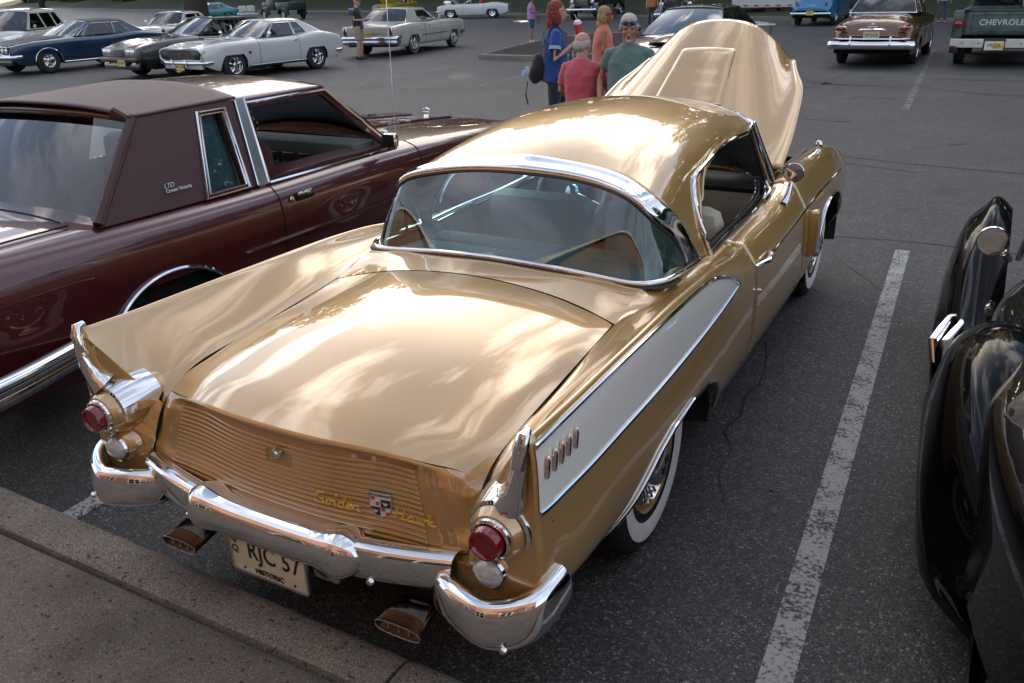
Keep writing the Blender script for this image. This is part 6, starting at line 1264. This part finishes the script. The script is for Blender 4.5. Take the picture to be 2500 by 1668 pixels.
# ================================================================ people
def fuse(mb, name, m, parent, vox, smooth=3, fac=.5, kind=None):
    me = bpy.data.meshes.new('tmp'); me.from_pydata([tuple(v) for v in mb.V], [], mb.F); me.update(); bm = bmesh.new(); bm.from_mesh(me); bmesh.ops.recalc_face_normals(bm, faces=bm.faces[:]); bm.to_mesh(me); bm.free()
    o = bpy.data.objects.new(name, me); COL.objects.link(o); r = o.modifiers.new('r', 'REMESH'); r.mode = 'VOXEL'; r.voxel_size = vox; r.use_smooth_shade = True
    s = o.modifiers.new('s', 'SMOOTH'); s.iterations = smooth; s.factor = fac
    dg_ = bpy.context.evaluated_depsgraph_get(); new = bpy.data.meshes.new_from_object(o.evaluated_get(dg_)); o.modifiers.clear(); o.data = new; new.materials.clear(); new.materials.append(m); new.shade_smooth(); bpy.data.meshes.remove(me)
    o.parent = parent; return o
def ell(mb, c, r_, M=None, n=16):
    prof = [(max(1e-4, math.sin(q)), -math.cos(q)) for q in np.linspace(0, math.pi, n)]
    G = []
    for a in np.linspace(0, 2*math.pi, n*2, endpoint=False):
        row = []
        for p, h in prof:
            v = np.array((p*math.cos(a)*r_[0], p*math.sin(a)*r_[1], h*r_[2]))
            if M is not None: v = np.array(M @ Vector(v))
            row.append(v+np.array(c))
        G.append(row)
    return mb.grid(G, closeu=True)
def ringloft(mb, rings, n=28):
    g = []
    for c, rx, ry in rings: g.append([(c[0]+rx*math.copysign(abs(math.cos(q))**.85, math.cos(q)), c[1]+ry*math.copysign(abs(math.sin(q))**.85, math.sin(q)), c[2]) for q in np.linspace(0, 2*math.pi, n, endpoint=False)])
    k = len(mb.V); mb.grid(g, closev=True); m = len(g); mb.F.append(tuple(k+i for i in range(n))[::-1]); mb.F.append(tuple(k+(m-1)*n+i for i in range(n))); return mb
def hand(mb, wr, d, palm_n, s=1., curl=.5, side=1):
    """wr wrist, d direction of the hand, palm_n direction the palm faces"""
    d = np.array(d, float); d /= np.linalg.norm(d); pn = np.array(palm_n, float); pn -= d*pn.dot(d); pn /= np.linalg.norm(pn); ac = np.cross(d, pn)*side; wr = np.array(wr, float)
    for k, (o, L) in enumerate(((-.030, .062), (-.010, .075), (.010, .082), (.030, .072))):
        b = wr+d*.085*s+ac*o*s; mb.tube([wr+d*.01+ac*o*.6*s, b], [.020*s, .014*s], n=8)
        p1 = b+d*L*.45*s*math.cos(curl*.6)+pn*L*.45*s*math.sin(curl*.6); p2 = p1+(d*math.cos(curl*1.5)+pn*math.sin(curl*1.5))*L*.33*s; p3 = p2+(d*math.cos(curl*2.2)+pn*math.sin(curl*2.2))*L*.25*s
        mb.tube([b, p1, p2, p3], [.0105*s, .0095*s, .0085*s, .007*s], n=8)
    t0 = wr+d*.03*s+ac*.03*s; t1 = t0+(ac*.75+d*.6+pn*.3)*.035*s; t2 = t1+(ac*.25+d*.9+pn*.45)*.032*s; mb.tube([t0, t1, t2], [.015*s, .011*s, .009*s], n=8)
def head(mb, c, s, M, female=False, open_=0):
    def P(x, y, z): return np.array(M @ Vector((x*s*1.08, y*s, z*s)))+c
    ell(mb, P(0, -.012, .03), (.080*s, .095*s, .095*s), M); ell(mb, P(0, .018, -.03), (.062*s, .072*s, .080*s), M); ell(mb, P(0, .045, -.082), (.036*s, .032*s, .028*s), M)
    mb.tube([P(0, .085, .018), P(0, .102, -.012), P(0, .113, -.034), P(0, .090, -.045)], [.008*s, .011*s, .015*s, .012*s], n=8)
    for x in (-1, 1):
        ell(mb, P(x*.030, .070, .030), (.022*s, .014*s, .009*s), M, 8); ell(mb, P(x*.034, .062, -.018), (.022*s, .022*s, .022*s), M, 8); ell(mb, P(x*.076, -.008, -.005), (.010*s, .020*s, .032*s), M, 8)
    ell(mb, P(0, .088, -.060), (.026*s, .010*s, .006*s), M, 8); ell(mb, P(0, .086, -.071), (.022*s, .010*s, .007*s), M, 8)
    return P
def person(lab, loc, rz, H, sk, J, sex='m', build=1., vox=.011, group=None, hd=(0, 0), cloth=None):
    """J: joints in metres for a 1.75 m figure; local +y is where the figure faces"""
    t = empty('person', loc, rz, lab, 'person', group); k = H/1.75; A = lambda v: np.array(v, float)*k
    j = dict(sh=.195, hip=.10, elL=(-.25, -.02, 1.14), wrL=(-.26, .08, .90), elR=(.25, -.02, 1.14), wrR=(.26, .08, .90), knL=(-.11, .02, .50), anL=(-.12, -.02, .09), knR=(.11, .02, .50), anR=(.12, -.02, .09), hx=0., lean=0., dL=(0, .1, -1), pL=(1, 0, 0), dR=(0, .1, -1), pR=(-1, 0, 0), cL=.5, cR=.5)
    j.update(J); w = build; ln = j['lean']
    b = MB(); shL, shR = A((-j['sh']*w, ln*.8, 1.385)), A((j['sh']*w, ln*.8, 1.385))
    ringloft(b, [(A((0, 0, .84)), .150*k*w, .105*k*w), (A((0, 0, .94)), .165*k*w, .115*k*w), (A((0, ln*.3, 1.08)), (.150 if sex == 'm' else .125)*k*w, .105*k*w), (A((0, ln*.6, 1.25)), .170*k*w, .118*k*w), (A((0, ln*.8, 1.37)), .150*k, .092*k), (A((0, ln*.9, 1.45)), .085*k, .065*k)])
    nk = A((0, ln+.005, 1.50)); hc = A((j['hx'], ln+.035, 1.612)); b.tube([A((0, ln*.9, 1.42)), nk, hc-[0, .01*k, .05*k]], [.072*k, .062*k, .060*k], n=14)
    Mh = Matrix.Rotation(hd[0], 3, 'Z') @ Matrix.Rotation(hd[1], 3, 'X'); P = head(b, hc, 1.03*k, Mh, sex == 'f')
    arm = (.047, .040, .034, .024) if sex == 'm' else (.040, .034, .028, .020)
    for s_, sh_, e, wv, d, p, cu in ((-1, shL, j['elL'], j['wrL'], j['dL'], j['pL'], j['cL']), (1, shR, j['elR'], j['wrR'], j['dR'], j['pR'], j['cR'])):
        e, wv = A(e), A(wv); b.tube([sh_*[.9, 1, 1], sh_, (sh_+e)/2, e, (e*.6+wv*.4), wv], [arm[0]*k*1.1, arm[0]*k*1.1, arm[1]*k, arm[2]*k, arm[2]*k*1.03, arm[3]*k], n=12); hand(b, wv, d, p, k*(1 if sex == 'm' else .9), cu, s_)
    for s_, kn, an in ((-1, j['knL'], j['anL']), (1, j['knR'], j['anR'])):
        hp, kn, an = A((s_*j['hip'], 0, .90)), A(kn), A(an); b.tube([hp, (hp+kn)/2, kn, kn*.6+an*.4, an], [.088*k*w, .075*k*w, .053*k, .054*k, .036*k], n=14); ell(b, an+A((0, .05, -.045)), (.042*k, .115*k, .042*k))
    body = fuse(b, 'body', sk, t, vox, 2, .45)
    return t, body, P, A, j, k, Mh, hc
def skin(n, c): return mat('skin_'+n, c, .5, spec=.4, var=.10, vscale=25)
SK1 = skin('ruddy', (.42, .20, .13)); SK2 = skin('fair', (.50, .27, .19)); SK3 = skin('tanned', (.33, .15, .085))
def cl(n, c, **k): return mat(n, c, .85, sheen=.3, bump=.25, bscale=14, var=.12, vscale=6, **k)
def tee(A, j, k, w, m, par, zbot=.92, vox=.012, slv=.55, loose=1.1, nm='shirt', belly=0., sleeves=True):
    b = MB(); ln = j['lean']; L = loose
    ringloft(b, [(A((0, .0, zbot)), .172*k*w*L, (.128+belly*.6)*k*w*L), (A((0, ln*.2+belly*.4, 1.02)), .170*k*w*L, (.130+belly)*k*w*L), (A((0, ln*.5+belly*.2, 1.18)), .172*k*w*L, (.128+belly*.5)*k*w*L), (A((0, ln*.7, 1.30)), .182*k*w*L, .120*k*w*L), (A((0, ln*.8, 1.385)), .158*k*w, .100*k*L), (A((0, ln*.85, 1.44)), .108*k, .080*k), (A((0, ln*.9, 1.475)), .074*k, .066*k)])
    for s_, e in ((-1, j['elL']), (1, j['elR'])):
        if not sleeves: continue
        sh = A((s_*j['sh']*w*.96, ln*.8, 1.378)); e = A(e); q = sh*(1-slv)+e*slv; b.tube([sh*[.45, 1, 1.022], sh, (sh+q)/2, q], [.050*k, .062*k, .062*k, .063*k], n=14)
    o = fuse(b, nm, m, par, vox, 3, .5); tx = bpy.data.textures.get('folds') or bpy.data.textures.new('folds', 'CLOUDS'); tx.noise_scale = .12
    d = o.modifiers.new('folds', 'DISPLACE'); d.texture = tx; d.strength = .030*k; d.mid_level = .5; d.texture_coords = 'LOCAL'
    return o
def trousers(A, j, k, w, m, par, to=1.0, vox=.013, nm='trousers', loose=1.08):
    b = MB(); ringloft(b, [(A((0, 0, .82)), .160*k*w*loose, .120*k*w*loose), (A((0, 0, .92)), .172*k*w*loose, .125*k*w*loose), (A((0, 0, 1.02)), .158*k*w*loose, .115*k*w*loose)])
    for s_, kn, an in ((-1, j['knL'], j['anL']), (1, j['knR'], j['anR'])):
        hp, kn, an = A((s_*j['hip'], 0, .90)), A(kn), A(an); P = [hp, (hp+kn)/2, kn, (kn+an)/2, an]; Rr = np.array([.100*w, .086*w, .066, .060, .052])*k*loose; n = {1.0: 5, .5: 3}[to]
        if to == .5: P[2] = kn*.85+hp*.15; Rr = np.array([.104*w, .100*w, .094])*k
        b.tube(P[:n], Rr[:n], n=14)
    return fuse(b, nm, m, par, vox, 3, .5)
def shoes(A, j, k, m, par):
    for an in (j['anL'], j['anR']): b = MB(); ell(b, A(an)+A((0, .055, -.048)), (.050*k, .140*k, .045*k)); ell(b, A(an)+A((0, -.02, -.02)), (.045*k, .055*k, .055*k)); fuse(b, 'shoe', m, par, .012, 2)
def hairshell(P, M, hc, k, m, par, rings, nm='hair', vox=.009, rough=.012, n=None):
    b = MB()
    for c, r_ in rings: ell(b, P(*c), tuple(v*k for v in r_), M)
    o = fuse(b, nm, m, par, vox, 1); tx = bpy.data.textures.get('hairtex') or bpy.data.textures.new('hairtex', 'CLOUDS'); tx.noise_scale = .022
    d = o.modifiers.new('h', 'DISPLACE'); d.texture = tx; d.strength = rough; d.texture_coords = 'LOCAL'; return o
WH = mat('white_hair', (.50, .48, .45), .6, bump=.8, bscale=160, var=.35, vscale=70); BLH = mat('blond_hair', (.36, .25, .12), .55, bump=.9, bscale=120, var=.45, vscale=60); RH = mat('red_hair', (.20, .025, .012), .5, bump=.9, bscale=120, var=.4, vscale=50); BRH = mat('brown_hair', (.03, .018, .012), .6, bump=.6, bscale=120)
EYE = mat('eye', (.06, .04, .03), .3); LIP = mat('lip', (.30, .08, .07), .5)
def face(P, M, k, par, brow=WH):
    for x in (-1, 1):
        b = MB(); ell(b, P(x*.030, .076, .014), (.010*k, .006*k, .005*k), M, 8); b.build('eye', EYE, par)
        b = MB(); ell(b, P(x*.031, .083, .032), (.017*k, .004*k, .004*k), M, 8); b.build('eyebrow', brow, par)
    b = MB(); ell(b, P(0, .094, -.064), (.017*k, .005*k, .0022*k), M, 8); b.build('mouth', LIP, par)
# --- man in a green tee, facing the camera, sunglasses pushed up, white goatee
yaw_to_cam = lambda x, y: math.atan2(-(CP[0]-x), (CP[1]-y))
x, y = -1.42, 5.30
t, bo, P, A, j, k, M, hc = person('white-haired man in a grey-green tee, facing us, blue sunglasses pushed up on his forehead', (x, y, 0), yaw_to_cam(x, y)+R(-14), 1.70, SK1, dict(elL=(-.29, .0, 1.13), wrL=(-.24, .16, .93), elR=(.29, .0, 1.13), wrR=(.24, .16, .93)), build=1.02, vox=.0085, hd=(R(16), R(-13)))
GT = cl('green_tee', (.105, .185, .165)); tee(A, j, k, 1.04, GT, t, belly=.04); trousers(A, j, k, 1.1, cl('khaki_trousers', (.20, .16, .11)), t); shoes(A, j, k, BLACK, t); face(P, M, k, t)
hairshell(P, M, hc, k, WH, t, [((0, -.020, .052), (.080, .092, .085)), ((0, -.058, .0), (.074, .058, .075)), ((-.066, .005, .02), (.018, .04, .04)), ((.066, .005, .02), (.018, .04, .04))])
hairshell(P, M, hc, k, WH, t, [((0, .082, -.092), (.026, .018, .024)), ((0, .094, -.052), (.026, .007, .005)), ((-.024, .080, -.075), (.008, .012, .022)), ((.024, .080, -.075), (.008, .012, .022))], 'goatee', .006, .006)
sg = MB()
for s_ in (-1, 1): ell(sg, P(s_*.034, .088, .070), (.031*k, .012*k, .018*k), M @ Matrix.Rotation(s_*-.25, 3, 'Z'), 12)
sgo = sg.build('sunglasses', mat('blue_mirror_lens', (.02, .10, .65), .06, 1., coat=1.), t); f = MB()
f.tube([P(-.066, .070, .076), P(-.034, .098, .090), P(0, .100, .078), P(.034, .098, .090), P(.066, .070, .076)], .0055*k, n=6)
for s_ in (-1, 1): f.tube([P(s_*.066, .070, .074), P(s_*.084, .02, .060), P(s_*.083, -.03, .040)], .0045*k, n=6)
f.build('glasses_frame', mat('purple_frame', (.03, .01, .06), .3), sgo)
text_mesh('lettering', 'A.A', .026*k, Matrix.Translation(A((.10, .158, 1.29))) @ Matrix.Rotation(R(90), 4, 'X') @ Matrix.Rotation(R(180), 4, 'Y'), INK, t, depth=.001)
# --- man in a coral pink tee with his back to us
x, y = -1.93, 5.35
t, bo, P, A, j, k, M, hc = person('balding white-haired man in a coral pink tee, seen from behind, one hand raised', (x, y, 0), yaw_to_cam(x, y)+R(180-22), 1.535, SK2, dict(elL=(-.27, .02, 1.12), wrL=(-.22, .2, 1.0), elR=(.29, .08, 1.12), wrR=(.27, .30, 1.20), dR=(0, .3, 1), pR=(-1, .2, 0), cR=.25), build=1.0, vox=.0085, hd=(R(-20), R(-2)))
tee(A, j, k, 1.02, cl('coral_tee', (.52, .085, .115)), t, belly=.02, slv=.75); trousers(A, j, k, 1.1, cl('grey_shorts', (.10, .10, .11)), t, .5); shoes(A, j, k, mat('white_trainers', (.6, .6, .6), .6), t); face(P, M, k, t)
hairshell(P, M, hc, k, WH, t, [((0, -.055, -.005), (.080, .066, .075)), ((-.062, -.012, .008), (.024, .055, .048)), ((.062, -.012, .008), (.024, .055, .048)), ((0, -.04, .048), (.070, .062, .058))])
# --- woman with red hair, blue shirt, red drink, black bag
x, y = -3.12, 7.17
t, bo, P, A, j, k, M, hc = person('red-haired woman in a blue shirt and navy leggings, drinking from a red cup, walking', (x, y, 0), R(-58), 1.79, SK2, dict(sh=.165, elR=(.24, -.03, 1.10), wrR=(.10, .26, 1.30), dR=(-.4, .3, .8), pR=(-1, .3, 0), cR=.9, elL=(-.22, -.08, 1.13), wrL=(-.24, .02, .90), knL=(-.09, .14, .50), anL=(-.10, .20, .09), knR=(.10, -.03, .50), anR=(.11, -.22, .11)), 'f', vox=.0095, hd=(R(6), R(2)))
BS = cl('royal_blue_shirt', (.015, .055, .24)); s_o = tee(A, j, k, 1.0, BS, t, zbot=.84, belly=.015, slv=.60); trousers(A, j, k, .98, cl('navy_leggings', (.012, .015, .032)), t, loose=.98); shoes(A, j, k, BLACK, t); face(P, M, k, t, BRH)
SW_ = mat('white_band', (.45, .52, .68), .8)
for dz in (0, .035):
    for s_, e in ((-1, j['elL']), (1, j['elR'])): sh = A((s_*j['sh']*.96, 0, 1.378)); q = sh*(.50-dz*2)+A(e)*(.50+dz*2); dd = (A(e)-sh)/np.linalg.norm(A(e)-sh); MB().tube([q-dd*.008, q+dd*.008], .0715*k, n=18, caps=False).build('sleeve_band', SW_, s_o)
hairshell(P, M, hc, k, RH, t, [((0, -.022, .050), (.086, .100, .088)), ((0, -.070, -.02), (.080, .060, .10)), ((0, -.085, -.11), (.075, .050, .11)), ((-.070, -.02, -.05), (.026, .05, .10)), ((.070, -.02, -.05), (.026, .05, .10)), ((0, -.085, -.20), (.060, .040, .08))], rough=.02)
cp = A((.055, .285, 1.40)); cu_ = empty('drinks_cup', (0, 0, 0), 0, 'large clear cup of red iced drink held by the red-haired woman', 'cup')
Mc = Matrix.Translation((x, y, 0)) @ Matrix.Rotation(R(-58), 4, 'Z') @ Matrix.Translation(tuple(cp)) @ Matrix.Rotation(R(10), 4, 'X')
MB().lathe([(.001, -.10), (.036, -.10), (.048, .08), (.001, .08)], M=Mc, n=22).build('drink', mat('red_drink', (.60, .045, .05), .2, coat=1.), cu_); MB().lathe([(.050, .08), (.051, .095), (.040, .12), (.015, .132), (.001, .133)], M=Mc, n=22).build('cup_lid', mat('clear_lid', (.65, .62, .75), .15, coat=1.), cu_); MB().tube([np.array(Mc @ Vector((0, 0, .12))), np.array(Mc @ Vector((0, -.02, .20)))], .005, n=6).build('straw', MATS['white_plastic'] if 'white_plastic' in MATS else PLW, cu_)
Mb = Matrix.Translation((x, y, 0)) @ Matrix.Rotation(R(-58), 4, 'Z'); tf = lambda *v: np.array(Mb @ Vector(tuple(A(v))))
bg_ = empty('backpack', (0, 0, 0), 0, 'black backpack hanging behind the red-haired woman with white tags and loose straps', 'backpack'); b = MB(); ell(b, tf(0, -.20, 1.0), (.12, .09, .17), Matrix.Rotation(R(-58), 3, 'Z')); ell(b, tf(0, -.24, .93), (.10, .08, .12), Matrix.Rotation(R(-58), 3, 'Z')); fuse(b, 'bag', cl('black_nylon', (.010, .010, .012)), bg_, .012)
st = MB()
for s_ in (-.11, .11): st.tube([tf(s_, -.16, 1.14), tf(s_, -.12, 1.40), tf(s_, .0, 1.49), tf(s_, .125, 1.38), tf(s_*1.2, .12, 1.20), tf(s_*1.6, -.05, 1.0)], .018, n=6, sy=.4)
st.tube([tf(.05, -.33, .86), tf(.06, -.36, .70), tf(.03, -.33, .58)], .009, n=5); st.build('straps', BLACK, bg_)
for q in ((.10, -.34, .98), (.02, -.375, .93)): ell_ = MB(); ell(ell_, tf(*q), (.035, .012, .055)); ell_.build('tag', MATS['white_band'], bg_)
tag(MB().lathe([(.001, -.10), (.034, -.10), (.036, .05), (.016, .09), (.014, .11), (.001, .11)], c=tuple(tf(.13, .20, 1.10)), n=16).build('water_bottle', glass('bottle_plastic', (.75, .85, .92), 1.2)), 'clear plastic water bottle at the hip of the red-haired woman', 'bottle')
# --- blonde woman in an orange vest
x, y = -3.44, 9.42
t, bo, P, A, j, k, M, hc = person('blonde woman in an orange sleeveless top, looking away to the right', (x, y, 0), R(-62), 1.665, SK3, dict(sh=.17, elR=(.235, -.02, 1.13), wrR=(.21, .10, .93), elL=(-.235, -.02, 1.13), wrL=(-.21, .10, .93)), 'f', 1.05, .010, hd=(R(-8), 0))
tee(A, j, k, 1.06, cl('orange_vest', (.55, .16, .10)), t, belly=.02, sleeves=False); trousers(A, j, k, 1.02, cl('denim_shorts', (.04, .07, .13)), t, .5); shoes(A, j, k, MATS['white_trainers'], t); face(P, M, k, t, BLH)
hairshell(P, M, hc, k, BLH, t, [((0, -.022, .048), (.084, .098, .086)), ((0, -.070, -.03), (.080, .055, .10)), ((0, -.085, -.12), (.070, .045, .09)), ((-.068, -.02, -.04), (.024, .045, .08)), ((.068, -.02, -.04), (.024, .045, .08))], rough=.02)
MB().tube([P(-.06, .07, .012), P(0, .095, .014), P(.06, .07, .012), P(.08, 0, .012)], .006, n=6).build('sunglasses', BLACK, t)
MB().add([tuple(A((.02+a, .160, 1.26+b))) for a, b in ((-.05, -.07), (.03, -.08), (.06, 0), (.0, .08), (-.05, .04))], [(0, 1, 2, 3, 4)]).build('shirt_print', mat('print_grey', (.30, .24, .16), .8, var=.8, vscale=60), t)
# --- man in black tee and khaki shorts with a phone
x, y = -15.42, 18.85
t, bo, P, A, j, k, M, hc = person('man in a black tee, khaki shorts and cap looking at his phone', (x, y, 0), R(-75), 1.76, SK2, dict(elR=(.24, -.02, 1.13), wrR=(.12, .26, 1.12), dR=(-.4, 1, 0), pR=(-.3, 0, 1), elL=(-.24, .0, 1.13), wrL=(-.10, .26, 1.12), dL=(.4, 1, 0), pL=(.3, 0, 1)), vox=.014, hd=(0, R(-18)))
tee(A, j, k, 1.02, cl('black_tee', (.012, .014, .022)), t, zbot=.86, vox=.015); trousers(A, j, k, 1.05, cl('khaki_shorts', (.33, .26, .16)), t, .5, .015); shoes(A, j, k, BLACK, t)
b = MB(); ell(b, P(0, -.012, .062), (.088*k, .102*k, .070*k), M); ell(b, P(0, .10, .055), (.06*k, .06*k, .010*k), M); fuse(b, 'cap', cl('blue_cap', (.05, .08, .14)), t, .012)
Mb = Matrix.Translation((x, y, 0)) @ Matrix.Rotation(R(-75), 4, 'Z'); tag(MB().box(tuple(Mb @ Vector(tuple(A((0, .36, 1.14))))), (.08, .15, .012), rot=R(-75), bev=.003).build('phone', BLACK), 'dark phone held in both hands by the man in the black tee', 'phone')
# --- woman in a lavender blouse and denim shorts
x, y = -13.35, 26.15
t, bo, P, A, j, k, M, hc = person('woman in a lavender blouse and denim shorts by the young tree', (x, y, 0), R(-60), 1.62, SK3, dict(sh=.17, elR=(.24, -.02, 1.13), wrR=(.14, .24, 1.12), dR=(-.4, 1, 0), pR=(-.3, 0, 1), elL=(-.24, .0, 1.13), wrL=(-.12, .26, 1.12), dL=(.4, 1, 0), pL=(.3, 0, 1)), 'f', 1.1, .015)
tee(A, j, k, 1.1, cl('lavender_blouse', (.42, .22, .42)), t, zbot=.86, vox=.016); trousers(A, j, k, 1.1, MATS['denim_shorts'], t, .5, .016); shoes(A, j, k, MATS['white_trainers'], t); hairshell(P, M, hc, k, BRH, t, [((0, -.02, .045), (.085, .098, .085)), ((0, -.07, -.03), (.07, .05, .08))], vox=.014)
MB().tube([A((.14, .22, 1.14)), A((.16, .30, .95)), A((.12, .26, .72)), A((.10, .2, .95))], .012, n=6).build('strap', BLACK, t)
# --- two people seated and standing beyond the brown saloon
for x, y, rz, lab, c1, c2, sit in ((-1.75, 39.4, 160, 'seated person in jeans beyond the brown saloon', (.20, .04, .05), (.08, .12, .19), 1), (-.75, 39.0, 190, 'standing person in dark jeans and pale top beyond the brown saloon', (.45, .42, .38), (.03, .045, .07), 0), (-12.6, 36.6, 200, 'person in an orange top bending beyond the blonde woman', (.45, .16, .05), (.04, .04, .05), 0), (-10.4, 34.0, 90, 'child in a blue shirt beside the dark blue truck', (.04, .07, .13), (.03, .03, .04), 0)):
    J = dict(knL=(-.12, .42, .50), anL=(-.12, .44, .09), knR=(.12, .42, .50), anR=(.12, .44, .09)) if sit else {}
    t, bo, P, A, j, k, M, hc = person(lab, (x, y, -.42 if False else 0), R(rz), 1.7 if 'child' not in lab else 1.25, SK2, J, vox=.018)
    if sit:
        for c in list(t.children): pass
        t.location.z = -.40; 
        for key in ('knL', 'knR', 'anL', 'anR'): pass
    tee(A, j, k, 1.05, cl('top_'+str(len(MATS)), c1), t, zbot=.88, vox=.018); trousers(A, j, k, 1.0, cl('bottoms_'+str(len(MATS)), c2), t, vox=.018); hairshell(P, M, hc, k, BRH, t, [((0, -.02, .045), (.085, .098, .085))], vox=.016)
    if sit: 
        t.location.z = 0
